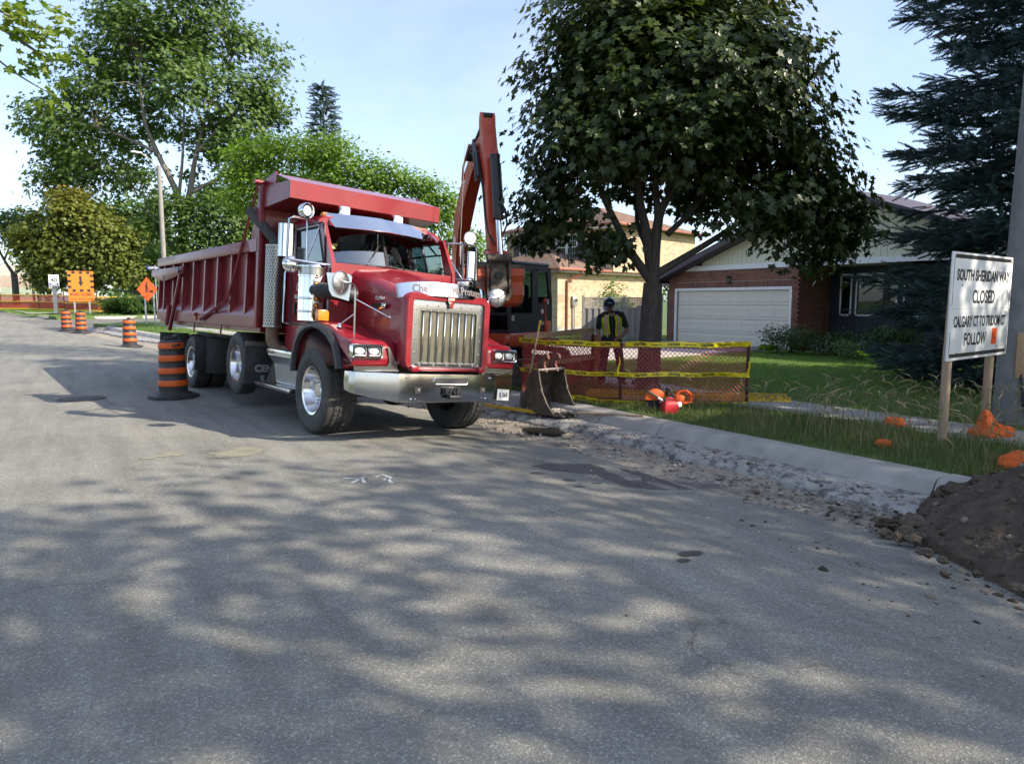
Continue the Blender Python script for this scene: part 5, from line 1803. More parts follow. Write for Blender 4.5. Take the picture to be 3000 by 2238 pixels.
# bucket cylinder on the outer face
c0 = AT + ax * .78 + an * .27
c1 = AT + ax * 1.85 + an * .30
c2 = AT + ax * 2.52 + an * .34
q = MB().cyl((.03, -c0.x, c0.y), (.03, -c1.x, c1.y), .085, n=18).cyl((.03, -c0.x, c0.y + .05), (.03, -c0.x, c0.y - .02), .09, n=18).cyl((.03, -c1.x, c1.y + .06), (.03, -c1.x, c1.y), .095, n=18)
q.tube([(.12, -c0.x, c0.y - .1), (.13, -c0.x - .03, c0.y - .4), (.12, -c1.x, c1.y + .1)], .018, 6)
bo(q, 'bucket_cylinder', M_BLACK, ARM)
q = MB().cyl((.03, -c1.x, c1.y), (.03, -c2.x, c2.y), .048, n=16)
bo(q, 'bucket_rod', M_CHROME, ARM)
# linkage
q = MB()
l0 = AT + ax * 2.35 + an * .02
for s in S2:
 q.tube([(s * .145, -l0.x, l0.y), (s * .16, -(l0.x + c2.x) / 2 - .06, (l0.y + c2.y) / 2 + .02), (s * .15, -c2.x, c2.y)], [.05, .045, .05], 8)
bo(q, 'link_plate', M_ORED, ARM, kind='stuff')
q = MB().cyl((-.21, -c2.x, c2.y), (.21, -c2.x, c2.y), .068, n=16).cyl((-.16, -l0.x, l0.y), (.16, -l0.x, l0.y), .06, n=14)
bo(q, 'link_pin', M_MUDSTEEL, ARM, kind='stuff')
# quick hitch body hanging under the arm
hb = AB + Vector((.02, -.02))
q = MB().loft([[(-w, -(hb.x + a), hb.y + z), (w, -(hb.x + a), hb.y + z), (w, -(hb.x + c), hb.y + z), (-w, -(hb.x + c), hb.y + z)] for z, a, c, w in ((.08, .20, -.12, .10), (-.12, .26, -.12, .13), (-.38, .30, -.08, .15), (-.55, .26, -.02, .12))])
q.bbox(-.17, .17, -(hb.x + .33), -(hb.x + .24), hb.y - .62, hb.y - .50, .015)
for s in S2:
 q.bbox(s * .19 - .022, s * .19 + .022, -(hb.x + .30), -(hb.x - .06), hb.y - .58, hb.y + .02, .015)
bo(q, 'quick_hitch', M_MUDSTEEL, ARM)
q = MB().box(-.06, .06, -(hb.x + .315), -(hb.x + .29), hb.y - .24, hb.y - .14)
bo(q, 'hitch_recess', M_BLKTXT, ARM)
# ditching bucket, back towards the camera
MBK = MB_ @ tr(.0, -hb.x - .05, hb.y - .10) @ Matrix.Rotation(radians(5), 4, 'Z')
def bk(b, name, m, parent, ang=38, **k):
 return MB().add(b.v, b.f, MBK).build(name, m, parent, ang, **k)
sec = [(-.14, .06), (-.17, -.10), (-.12, -.20), (-.15, -.42), (-.06, -.56), (.16, -.62), (.48, -.55), (.74, -.40)]
# outer shell swept across the width
q = MB()
W0, W1 = -.62, .46
q.sheet([[(x, y, z) for x in (W0, (W0 + W1) / 2, W1)] for y, z in sec], -.02)
DB = bk(q, 'bucket', M_ORWORN, X, ang=25)
q = MB()
for x in (W0, W1):
 q.extrude([(y, z) for y, z in sec] + [(.55, -.20), (.18, .02)], -.012, .012, frame((x, 0, 0), (0, 1, 0), (0, 0, 1), (1, 0, 0)))
bk(q, 'bucket_cheek', M_STEEL, DB, kind='stuff')
q = MB().box(W0, W1, .70, .86, -.44, -.33).bbox(W0 - .02, W1 + .02, -.16, -.02, .03, .09, .015)
bk(q, 'cutting_edge', M_MUDSTEEL, DB)
q = MB()
q.extrude([(-.50, -.05), (-.42, -.20), (-.14, -.02), (-.12, .14)], -.02, .02, frame((W0 - .16, .10, -.12), (.98, -.1, 0), (0, 0, 1), (-.1, -.98, 0)))
bk(q, 'bucket_wing', M_STEEL, DB)
# hoses draped from the boom to the arm
q = MB()
def hang(p, qv, sag, x0, x1, n=9):
 return [(x0 + (x1 - x0) * t, -(p[0] + (qv[0] - p[0]) * t), p[1] + (qv[1] - p[1]) * t + sag * 4 * t * (1 - t)) for t in np.linspace(0, 1, n)]
for k, (x0, x1, sg) in enumerate(((-.14, -.20, .42), (-.17, -.16, .36), (-.12, -.24, .30), (-.20, -.13, .46))):
 q.tube(hang((1.85, 4.22), (2.82, 3.78 - .05 * k), sg, x0, x1), .026, 7)
for k, (x0, x1, sg) in enumerate(((.16, .17, .40), (.20, .15, .33))):
 q.tube(hang((2.05, 4.25), (2.88, 3.80), sg, x0, x1), .026, 7)
q.tube([(-.15, -2.82, 3.75), (-.13, -2.86, 3.5), (-.12, -2.94, 3.1), (-.10, -3.1, 2.8), (-.02, -3.25, 2.6)], .018, 6)
q.tube([(.10, -3.02, 3.4), (.20, -3.08, 3.2), (.22, -3.12, 2.95), (.12, -3.18, 2.75)], .018, 6)
bo(q, 'hydraulic_hose', M_HOSE, ARM, kind='stuff')
q = MB().tube([(-.14, -1.15, 3.97), (-.14, -1.25, 4.22), (-.14, -1.80, 4.52)], .022, 6)
bo(q, 'hose_rail', M_ORED, BOOM)
# ------------------------------------------------------------------ street works: drums, cones, signs, fence, tools
M_ORG = mat('drum_orange', (0.72, 0.115, 0.012), (0.62, 0.095, 0.012), scale=4, rough=0.5, c3=(0.42, 0.13, 0.05), s3=6, f3=(0.66, 0.85))
M_ORSIGN = mat('sign_orange', (0.80, 0.20, 0.012), (0.76, 0.18, 0.012), scale=6, rough=0.5)
M_ORDIA = mat('diamond_orange', (0.82, 0.10, 0.010), (0.78, 0.09, 0.01), scale=6, rough=0.5)
M_DRUMBLK = mat('drum_black', (0.022, 0.022, 0.024), (0.045, 0.044, 0.043), scale=5, rough=0.55, c3=(0.11, 0.1, 0.09), s3=5, f3=(0.6, 0.9))
M_SIGNW = mat('sign_white', (0.76, 0.77, 0.78), (0.70, 0.71, 0.72), scale=3, rough=0.55, c3=(0.62, 0.62, 0.61), s3=5, f3=(0.6, 0.9))
M_POSTW = mat('post_wood', (0.34, 0.235, 0.15), (0.46, 0.34, 0.23), scale=5, rough=0.8, stretch=(6, 6, .5), bump=0.3, bscale=20)
M_LUMBER = mat('lumber', (0.36, 0.23, 0.12), (0.48, 0.33, 0.19), scale=5, rough=0.8, stretch=(1, 6, 6), bump=0.2, bscale=18)
M_GALV = mat('galvanised_steel', (0.50, 0.50, 0.49), (0.40, 0.40, 0.39), scale=8, rough=0.45, metal=0.8)
M_MESHRED = mat('red_vinyl_wire', (0.50, 0.045, 0.035), (0.42, 0.04, 0.03), scale=6, rough=0.5)
M_POSTRED = mat('dark_red_post', (0.06, 0.015, 0.015), (0.10, 0.03, 0.025), scale=9, rough=0.55, metal=0.3)
M_TAPE = mat('caution_yellow', (0.82, 0.66, 0.02), (0.76, 0.60, 0.02), scale=8, rough=0.45)
M_NET = mat('orange_net', (0.60, 0.10, 0.02), (0.75, 0.45, 0.25), scale=22, rough=0.6, lo=.45, hi=.6)
M_POLEC = mat('pole_concrete', (0.20, 0.20, 0.195), (0.27, 0.265, 0.255), scale=5, rough=0.9, bump=0.3, bscale=120, c3=(0.14, 0.138, 0.13), s3=3)
M_NAVY = mat('navy_blue', (0.012, 0.03, 0.14), (0.012, 0.03, 0.13), rough=0.5)
M_YELLOWFG = mat('yellow_fibreglass', (0.66, 0.43, 0.02), (0.55, 0.36, 0.03), scale=5, rough=0.5, c3=(0.3, 0.22, 0.08), s3=9, f3=(0.6, 0.8))
M_SANDBAG = mat('orange_woven', (0.72, 0.13, 0.012), (0.60, 0.10, 0.01), scale=10, rough=0.75, bump=0.7, bscale=24)

def fit(s, h, w, m, parent, M, bold=0.0, ext=.0006, **k):
 """lettering with cap height h stretched to width w"""
 me = text_mesh(s, h / .70, 1.0, bold, ext)
 xs = [v.co.x for v in me.vertices]
 ys = [v.co.y for v in me.vertices]
 cx, cy, ww = (min(xs) + max(xs)) / 2, (min(ys) + max(ys)) / 2, max(xs) - min(xs)
 for v in me.vertices:
  v.co.x = (v.co.x - cx) * w / ww
  v.co.y -= cy
 fn = k.get('fn')
 if fn:
  for v in me.vertices:
   v.co = fn(v.co)
 me.materials.clear()
 me.materials.append(m)
 me.name = k.get('name', 'lettering')
 return inst(me, k.get('name', 'lettering'), parent, M=M)

# ---- drums
def drum_meshes():
 H = 1.0
 def R(z): return .245 - .05 * z + .0
 body = MB()
 prof = [(.30, .06), (.275, .085), (R(.1) + .01, .10)]
 zs = [.10, .215, .325, .435, .545, .655, .765, .875, .985]
 for i, (a, c) in enumerate(zip(zs[:-1], zs[1:])):
  q = R(a) + (.007 if i % 2 else 0)
  q2 = R(c) + (.007 if i % 2 else 0)
  prof += [(q, a + .006), (q2, c - .006)]
 prof += [(R(1) - .005, 1.0), (R(1) - .03, 1.02), (.0, 1.025)]
 body.lathe(prof, 36)
 body.bbox(-.12, .12, -.02, .02, 1.02, 1.09, .015).bbox(-.07, .07, -.021, .021, 1.035, 1.065, .005)
 bands = []
 for i in (1, 3, 5, 7):
  a, c = zs[i], zs[i + 1]
  b = MB().lathe([(R(a) + .009, a + .004), (R(a) + .012, a + .01), (R(c) + .012, c - .01), (R(c) + .009, c - .004)], 36, caps=False)
  bands.append(b.mesh('orange_band', M_ORG))
 base = MB()
 oct_ = [(.43 * cos(a), .43 * sin(a)) for a in np.linspace(pi / 8, 2 * pi + pi / 8, 9)[:-1]]
 base.extrude(oct_, 0, .028, bev=.008)
 base.extrude([(x * .97, y * .97) for x, y in oct_], .03, .055, bev=.008)
 base.lathe([(.36, .055), (.30, .075), (.29, .09)], 32, caps=False)
 return body.mesh('body', M_DRUMBLK, 40), bands, base.mesh('base', M_DRUMBLK, 40)
DB_, DBA, DBS = drum_meshes()
def drum(x, y, rz, label, wr=None, tilt=0.0):
 t = empty('traffic_drum', (x, y, road_z(x, y) + .002), label=label, cat='traffic drum', group='orange and black drums along the works', rotation=(0, tilt, rz))
 inst(DB_, 'body', t)
 inst(DBS, 'base', t)
 ob = [inst(m_, 'orange_band', t) for m_ in DBA]
 if wr:
  r_ = .245 - .05 * .93 + .0135
  a0 = atan2(-y, -x) - rz + .42
  fit(wr, .062, .155, M_BLKTXT, ob[3], Matrix.Identity(4), bold=.004,
   fn=lambda c: Vector(((r_ + c.z) * cos(a0 + c.x / r_), (r_ + c.z) * sin(a0 + c.x / r_), .932 + c.y)))
 return t
drum(1.86, 13.75, .3, 'nearest orange and black drum, beside the dump truck rear wheels', 'KAPP')
drum(2.61, 29.4, 1.1, 'single orange drum behind the truck, in front of the diamond sign', None, .01)
drum(1.49, 39.7, 2.0, 'right one of the two drums under the road closed sign', None)
drum(0.96, 41.6, .7, 'left one of the two drums under the road closed sign', None, -.02)

# ---- cone
x, y = -0.55, 71.0
t = empty('traffic_cone', (x, y, rise(y) + .05), label='small orange traffic cone far up the street by the curb', cat='traffic cone')
MB().lathe([(.22, .03), (.20, .06), (.035, .86), (.03, .90), (0, .90)], 24).build('cone_body', M_ORDIA, t)
MB().bbox(-.27, .27, -.27, .27, 0, .035, .02).build('cone_base', M_ORDIA, t)
MB().lathe([(.123, .50), (.082, .70)], 24, caps=False).build('reflective_band', M_WHITE, t)

# ---- big white sign
def big_sign():
 L, R = Vector((8.45, 3.93, 0)), Vector((10.36, 4.10, 0))
 r = (R - L).normalized()
 W, Ht = (R - L).length, 1.225
 z0 = 1.05
 c = (L + R) / 2
 t = empty('road_closed_sign', (c.x, c.y, lawn_z(c.x, c.y)), label='large white street closed sign on two wooden posts', cat='road sign')
 F = tr(0, 0, -lawn_z(c.x, c.y)) @ facing((0, 0, z0 + Ht / 2), r)
 pn = MB().bbox(-W / 2, W / 2, -Ht / 2, Ht / 2, -.02, 0, .004, M=F).build('panel', M_SIGNW, t)
 def Y(f): return Ht * (.5 - f)
 b = MB()
 for f in (.038, .955):
  b.box(-W * .465, W * .465, Y(f) - .022, Y(f) + .022, 0, .0012, F)
 for s in S2:
  b.box(s * W * .475 - .006, s * W * .475 + .006, Y(.50), Y(.035), 0, .0012, F)
  b.box(s * W * .475 - .006, s * W * .475 + .006, Y(.965), Y(.735), 0, .0012, F)
 b.build('border', M_BLKTXT, pn, kind='stuff')
 MB().box(-W * .48, W * .48, Y(.518) - .002, Y(.518) + .002, 0, .0008, F).build('panel_seam', M_GREYTXT, pn)
 q = lambda x, f: F @ tr(W * x, Y(f), .0015)
 fit('SOUTH SHERIDAN WAY', .122, W * .88, M_BLKTXT, pn, q(.012, .205), bold=.0055)
 fit('CLOSED', .150, W * .375, M_BLKTXT, pn, q(.02, .405), bold=.0055)
 fit('CALGARY CT TO TRIDOM CT', .122, W * .865, M_BLKTXT, pn, q(.0, .640), bold=.0055)
 fit('FOLLOW', .140, W * .36, M_BLKTXT, pn, q(-.075, .808), bold=.0055)
 osq = MB().extrude([(-.085, -.10), (.085, -.10), (.10, .10), (-.075, .10)], 0, .0014, F @ tr(W * .245, Y(.80), 0)).build('detour_patch', M_ORDIA, pn)
 fit('D-6', .075, .12, mat('patch_print', (0.45, 0.04, 0.01), (0.4, 0.04, 0.01), rough=.6), osq, F @ tr(W * .245, Y(.80), .002), bold=.001)
 bo_ = MB()
 for x, f in ((-.34, .30), (.28, .27), (-.36, .935), (.30, .905)):
  MB().sphere((0, 0, 0), (.012, .012, .006), 8, 6, F @ tr(W * x, Y(f), .002)).build('bolt', M_FRAMEBLK, pn)
 for p in ((8.66, 4.0), (10.12, 4.17)):
  px, py = p[0] - c.x, p[1] - c.y
  MB().tube([(px + .01, py + .02, -.15), (px, py + .02, 1.0), (px + (.03 if p[0] < 9 else .0), py + .015, 2.1)], [.052, .05, .047], 14).build('post', M_POSTW, t)
big_sign()

# ---- concrete utility pole with timber cover and cable
x, y = 11.0, 4.2
t = empty('utility_pole', (x, y, lawn_z(x, y) - .1), label='grey concrete utility pole at the right edge behind the white sign', cat='utility pole')
MB().tube([(0, 0, 0), (.03, 0, 3), (.09, 0, 9), (.11, 0, 11)], [.26, .225, .165, .145], 24).build('shaft', M_POLEC, t)
a = atan2(-y, -x) + .18
d = Vector((cos(a), sin(a), 0))
bx_ = MB().bbox(-.075, .075, -.30, .30, 0, .05, .008, M=facing((d.x * .215, d.y * .215, 1.05), (-d.y, d.x, 0))).build('cable_cover', M_LUMBER, t)
MB().tube([(d.x * .25, d.y * .25, .80), (d.x * .30 - d.y * .02, d.y * .30 + d.x * .02, .62), (d.x * .27 - d.y * .05, d.y * .27 + d.x * .05, .40), (d.x * .29 - d.y * .14, d.y * .29 + d.x * .14, .18), (d.x * .3 - d.y * .16, d.y * .3 + d.x * .16, .05)], .022, 8).build('ground_cable', M_HOSE, t)

# ---- sandbags
def sandbag(x, y, L, W_, H, rz, label, peak=0.0, seed=1):
 from mathutils import noise as NZ
 bm = bmesh.new()
 bmesh.ops.create_icosphere(bm, subdivisions=4, radius=1)
 for v in bm.verts:
  c = v.co.copy()
  sx = (abs(c.x) ** .7) * (1 if c.x > 0 else -1)
  sy = (abs(c.y) ** .75) * (1 if c.y > 0 else -1)
  z = c.z * H * (1 if c.z > 0 else .35)
  z += peak * max(0, 1 - ((c.x + .35) ** 2 + c.y ** 2) * 5) * (c.z > 0)
  k = 1 + .10 * NZ.noise(c * 2.2 + Vector((seed, 0, 0))) + .05 * NZ.noise(c * 6 + Vector((seed, 3, 0)))
  v.co = Vector((sx * L * k, sy * W_ * k, z * k + .02 * sin(c.x * 14 + c.y * 5) * (1 - abs(c.z))))
 o = MB().bm(bm).build('sandbag', M_SANDBAG, ang=70)
 o.location = (x, y, lawn_z(x, y) + .03)
 o.rotation_euler = (0, 0, rz)
 tag(o, label, 'sandbag', 'orange sandbags round the sign posts')
sandbag(9.68, 3.92, .27, .19, .13, -.25, 'peaked orange sandbag against the right post of the white sign', .20, 1)
sandbag(8.25, 3.05, .36, .18, .11, .15, 'long flat orange sandbag beside the dirt pile', 0, 4)
sandbag(9.42, 4.98, .20, .13, .09, .5, 'orange sandbag half hidden in the weeds behind the white sign', 0, 7)
sandbag(8.02, 4.35, .10, .08, .06, .2, 'small scrap of orange bag in the grass left of the white sign', 0, 9)

# ---- tree protection fence
FR, FM, FL, FC = Vector((9.45, 7.40, 0)), Vector((7.80, 8.60, 0)), Vector((7.15, 10.5, 0)), Vector((9.5, 11.35, 0))
for p in (FR, FM, FL, FC):
 p.z = lawn_z(p.x, p.y)
def chain(b, p0, p1, z0, h, sp=.052, r=.0052):
 """diagonal wires of a chain link panel"""
 L = (p1 - p0).xy.length
 d = (p1 - p0) / L
 nrm = Vector((d.y, -d.x, 0))
 n = int((L + h) / (sp * 1.414)) + 1
 for sgn in (1, -1):
  for k in range(n):
   s0 = k * sp * 1.414 - h
   a0, a1 = max(0, s0), min(L, s0 + h)
   if a1 - a0 < .02: continue
   pts = []
   m = max(2, int((a1 - a0) / (sp * .707)) + 1)
   for i in range(m + 1):
    s = a0 + (a1 - a0) * i / m
    zz = (s - s0) if sgn > 0 else h - (s - s0)
    pts.append(p0 + d * s + nrm * (.004 * (1 if (i + k) % 2 else -1) * sgn) + Vector((0, 0, z0 + zz)))
   b.tube([pts[0], pts[-1]] if r < .003 else [pts[0], pts[len(pts) // 2], pts[-1]], r, 3, False)
FEN = empty('tree_protection_fence', FM, label='red chain link fence with timber rails round the maple trunk', cat='fence')
def fl_(v): return v - FM
for p, q, nm in ((FL, FM, 1), (FM, FR, 1)):
 b = MB()
 chain(b, fl_(p), fl_(q), .02, .98)
 b.build('chain_link_mesh', M_MESHRED, FEN, ang=0, kind='stuff')
b = MB()
chain(b, fl_(FL), fl_(FC), .02, .98)
b.build('chain_link_mesh', M_MESHRED, FEN, ang=0, kind='stuff')
for p in (FR, FM, FC):
 q = fl_(p)
 MB().cyl((q.x, q.y, -.3), (q.x, q.y, 1.02), .026, n=12).build('post', M_POSTRED, FEN)
def beam(p, q, z0, z1, hh, th, m, name, parent, dn=.0):
 d = (q - p)
 d.z = 0
 L = d.length
 d.normalize()
 nrm = Vector((d.y, -d.x, 0))
 dz = z1 - z0
 ux = Vector((d.x * L, d.y * L, dz)).normalized()
 return MB().bbox(0, sqrt(L * L + dz * dz), -th / 2, th / 2, -hh / 2, hh / 2, .004, 1, M=frame(tuple(p + nrm * dn + Vector((0, 0, z0))), ux, Vector((-d.y, d.x, 0)), ux.cross(Vector((-d.y, d.x, 0))))).build(name, m, parent)
beam(fl_(FL), fl_(FM), .97, .98, .09, .038, M_LUMBER, 'rail', FEN, -.045)
beam(fl_(FM), fl_(FR), .98, .99, .09, .038, M_LUMBER, 'rail', FEN, -.045)
beam(fl_(FL), fl_(FC), 1.05, 1.12, .10, .038, M_LUMBER, 'rail', FEN, .03)
beam(fl_(FL), fl_(FC), .52, .55, .09, .038, M_LUMBER, 'rail', FEN, .03)
beam(fl_(FM), fl_(FR), .12, .05, .07, .038, M_LUMBER, 'rail', FEN, -.045)
q = fl_(FC)
MB().tube([(q.x + .09, q.y - .05, 0), (q.x + .10, q.y - .05, .5), (q.x + .09, q.y - .05, 1.0)], [.07, .085, .075], 12).build('net_roll', M_NET, FEN)

# ---- caution tape: wrinkled ribbons with printed words
def ribbon(path, w, label, phase=0.0, words=True, wob=.012, twist=None):
 pts = [Vector(p) for p in path]
 seg = [0]
 for a, c in zip(pts[:-1], pts[1:]):
  seg.append(seg[-1] + (c - a).length)
 Ltot = seg[-1]
 def P(s):
  s = min(max(s, 0), Ltot - 1e-5)
  i = max(k for k in range(len(seg) - 1) if seg[k] <= s)
  f = (s - seg[i]) / (seg[i + 1] - seg[i])
  p = pts[i].lerp(pts[i + 1], f)
  d = (pts[i + 1] - pts[i]).normalized()
  return p, d
 def S(s, t, o=0.0):
  p, d = P(s)
  nrm = Vector((d.y, -d.x, 0)).normalized()
  if nrm.y > 0: nrm = -nrm
  up = Vector((0, 0, 1))
  wr = wob * sin(s * 17 + phase) * sin(s * 5.3 + phase * 2) + wob * .5 * sin(s * 41 + t * 60)
  zz = t * (1 - .10 * sin(s * 9 + phase) ** 2) + .008 * sin(s * 7.1 + phase) - .015 * sin(pi * s / Ltot)
  tl = .35 * t * sin(s * 3.7 + phase)
  return p + up * zz + nrm * (wr + tl + o)
 n = int(Ltot / .035)
 b = MB()
 b.sheet([[S(Ltot * i / n, w * (j / 4 - .5)) for i in range(n + 1)] for j in range(5)], .0008)
 o = b.build('caution_tape', M_TAPE, ang=80)
 tag(o, label, 'caution tape', 'yellow caution tape on the red fence')
 if words:
  s = .14 + phase * .07
  k = 0
  while s < Ltot - .2:
   if k % 2 == 0:
    fit('CAUTION', .042, .20, M_BLKTXT, o, Matrix.Identity(4), bold=.003, fn=lambda c, s=s: S(s + c.x, c.y, .003 + c.z))
    s += .27
   else:
    fit('1-800-RENT-CAT', .020, .19, M_BLKTXT, o, Matrix.Identity(4), bold=.0008, fn=lambda c, s=s: S(s + c.x, c.y - .006, .003 + c.z))
    s += .27
   k += 1
 return o
def fp(u, z, o=.035):
 """point along the front of the fence: u 0..1 left panel, 1..2 right panel"""
 a, c, f = (FL, FM, u) if u <= 1 else (FM, FR, u - 1)
 p = a.lerp(c, f)
 d = (c - a).normalized()
 nrm = Vector((d.y, -d.x, 0))
 if nrm.y > 0: nrm = -nrm
 return p + nrm * o + Vector((0, 0, z))
ribbon([fp(-.02, 1.01), fp(.3, 1.0), fp(.62, 1.01), fp(1.0, .99)], .085, 'yellow caution tape along the top of the left fence panel', .3)
ribbon([fp(1.03, .985), fp(1.15, 1.01), fp(1.6, 1.0), fp(2.02, .99)], .085, 'yellow caution tape along the top of the right fence panel', 1.4)
ribbon([fp(-.0, .48, .05), fp(.5, .50, .05), fp(1.0, .52, .05), fp(1.5, .52, .05), fp(2.01, .50, .05)], .075, 'yellow caution tape across the middle of the fence', .8)
ribbon([fp(.22, .06, .05), fp(.6, .07, .05), fp(1.0, .06, .05), fp(1.35, .04, .05), fp(2.0, .02, .05)], .075, 'lowest yellow caution tape, near the grass under the fence', 2.2)
b = MB().sheet([[fp(1.0, .80 - .3 * t, .06) + Vector((.02 * sin(t * 6) + s * .045 * (.3 + t), 0, 0)) for s in (-.5, 0, .5)] for t in np.linspace(0, 1, 8)], .001)
tag(b.build('caution_tape', M_TAPE, ang=80), 'loose tape end hanging from the middle post of the fence', 'caution tape', 'yellow caution tape on the red fence')
b = MB().sheet([[fp(2.0, .72 - .22 * t, .05) + Vector((.02 * sin(t * 5) + s * .05 * (.4 + t), 0, 0)) for s in (-.5, 0, .5)] for t in np.linspace(0, 1, 8)], .001)
tag(b.build('caution_tape', M_TAPE, ang=80), 'loose tape end hanging from the right end post of the fence', 'caution tape', 'yellow caution tape on the red fence')

# ---- yellow ladder lying beside the sidewalk
def ladder():
 A, Bv = Vector((7.75, 9.42, 0)), Vector((10.12, 7.05, 0))
 d = (Bv - A).normalized()
 n = Vector((-d.y, d.x, 0))
 if n.y < 0: n = -n
 L = (Bv - A).length
 z = max(lawn_z(A.x, A.y), lawn_z(Bv.x, Bv.y)) + .03
 t = empty('ladder', (A.x, A.y, z), label='yellow fibreglass ladder lying flat beside the sidewalk behind the fence', cat='ladder')
 F = frame((0, 0, 0), d, n, (0, 0, 1))
 for o in (0, .40):
  b = MB().bbox(0, L, o - .014, o + .014, 0, .085, .004, 1, M=F)
  b.bbox(0, L, o - .03, o + .014, .0, .012, .003, 1, M=F).bbox(0, L, o - .03, o + .014, .073, .085, .003, 1, M=F)
  b.build('side_rail', M_YELLOWFG, t, kind='stuff')
 rm = MB().cyl((0, 0, .042), (0, .40, .042), .017, n=8).mesh('rung', M_GALV)
 k = 0
 while .2 + .3 * k < L:
  inst(rm, 'rung', t, M=F @ tr(.2 + .3 * k, 0, 0))
  k += 1
ladder()

# ---- spare bucket standing on the gutter
def spare_bucket():
 x, y = 6.86, 9.30
 t = empty('digging_bucket', (x, y, rise(y) - .07), radians(4), label='rusty toothed digging bucket standing on the gutter by the fence', cat='excavator bucket')
 W_ = .275
 sec = [(.08, .70), (-.02, .68), (-.15, .60), (-.24, .44), (-.27, .26), (-.22, .10), (-.08, .01), (.14, -.01), (.46, .02)]
 MB().sheet([[(xx, -a, z) for xx in (-W_, 0, W_)] for a, z in sec], -.018).build('shell', M_MUDSTEEL, t, ang=40)
 side = sec + [(.30, .16), (.17, .36), (.11, .56)]
 for s in S2:
  MB().extrude(side, -.012, .012, frame((s * W_, 0, 0), (0, -1, 0), (0, 0, 1), (1, 0, 0)), bev=.003, seg=1).build('side_plate', M_MUDSTEEL, t)
  ear = [(.10, .66), (-.16, .60), (-.13, .78), (-.04, .90), (.06, .96), (.13, .94), (.15, .87), (.10, .86), (.05, .83), (.04, .76), (.09, .70)]
  MB().extrude(ear, -.02, .02, frame((s * .12, 0, 0), (0, -1, 0), (0, 0, 1), (1, 0, 0)), bev=.005).build('ear', mat('faded_red_steel', (0.20, 0.055, 0.04), (0.17, 0.12, 0.10), scale=9, rough=.7), t)
  MB().bbox(s * W_ - .02, s * W_ + .02, -.16, -.07, .28, .42, .006).build('side_cutter', M_MUDSTEEL, t)
 MB().bbox(-W_ - .015, W_ + .015, -.09, -.03, .675, .715, .008).build('top_bar', M_STEEL, t)
 MB().bbox(-W_ - .01, W_ + .01, -.50, -.38, -.012, .022, .006).build('lip', M_MUDSTEEL, t)
 tm = MB().loft([[(-.035, -.44, -.01), (.035, -.44, -.01), (.035, -.44, .05), (-.035, -.44, .05)], [(-.028, -.60, -.015), (.028, -.60, -.015), (.028, -.60, .005), (-.028, -.60, .005)]]).mesh('tooth', M_STEEL, 20)
 for k in range(4):
  inst(tm, 'tooth', t, (-.19 + .127 * k, 0, 0))
 stones('soil_inside', np.array([(RNG.uniform(-.2, .2), RNG.uniform(-.42, 0), .03) for _ in range(160)]), RNG.uniform(.01, .04, 160), M_STONE, t)
spare_bucket()

# ---- shovels and small tools
def shovel(p0, p1, label, blade=True, ysleeve=False):
 p0, p1 = Vector(p0), Vector(p1)
 t = empty('shovel', p0, label=label, cat='shovel')
 d = p1 - p0
 MB().tube([(0, 0, 0), d * .5 + Vector((0, 0, .004)), d], [.017, .018, .016], 10).build('handle', M_POSTW, t)
 if ysleeve:
  MB().cyl(d * .86, d * 1.0, .021, n=10).build('grip', M_YELLOWFG, t)
 if blade:
  dn = -d.normalized()
  sd = dn.cross(Vector((0, 0, 1))).normalized() if abs(dn.z) < .9 else Vector((1, 0, 0))
  up_ = sd.cross(dn)
  b = MB().sheet([[dn * (.02 + .30 * v) + sd * (u * (.11 if v < .75 else .11 * (1 - (v - .75) * 2.6))) + up_ * (.03 * u * u - .01 - .04 * v) for u in (-1, -.5, 0, .5, 1)] for v in (0, .3, .6, .85, 1)], .004)
  b.build('blade', M_STEEL, t)
shovel((6.92, 10.02, .20), (7.18, 9.98, 1.40), 'shovel leaning upright on the left end of the fence', True, True)
shovel((6.93, 8.62, -.02), (7.22, 7.45, .062), 'long handled shovel lying across the curb beside the digging bucket')
b = MB().bbox(-.7, .7, -.03, .03, 0, .05, .004)
b.build('spirit_level', M_YELLOWFG)
o = bpy.data.objects['spirit_level']
o.location = (6.45, 9.9, -.09)
o.rotation_euler = (0, 0, radians(105))
tag(o, 'yellow bar lying on the gutter between truck and digging bucket', 'spirit level')

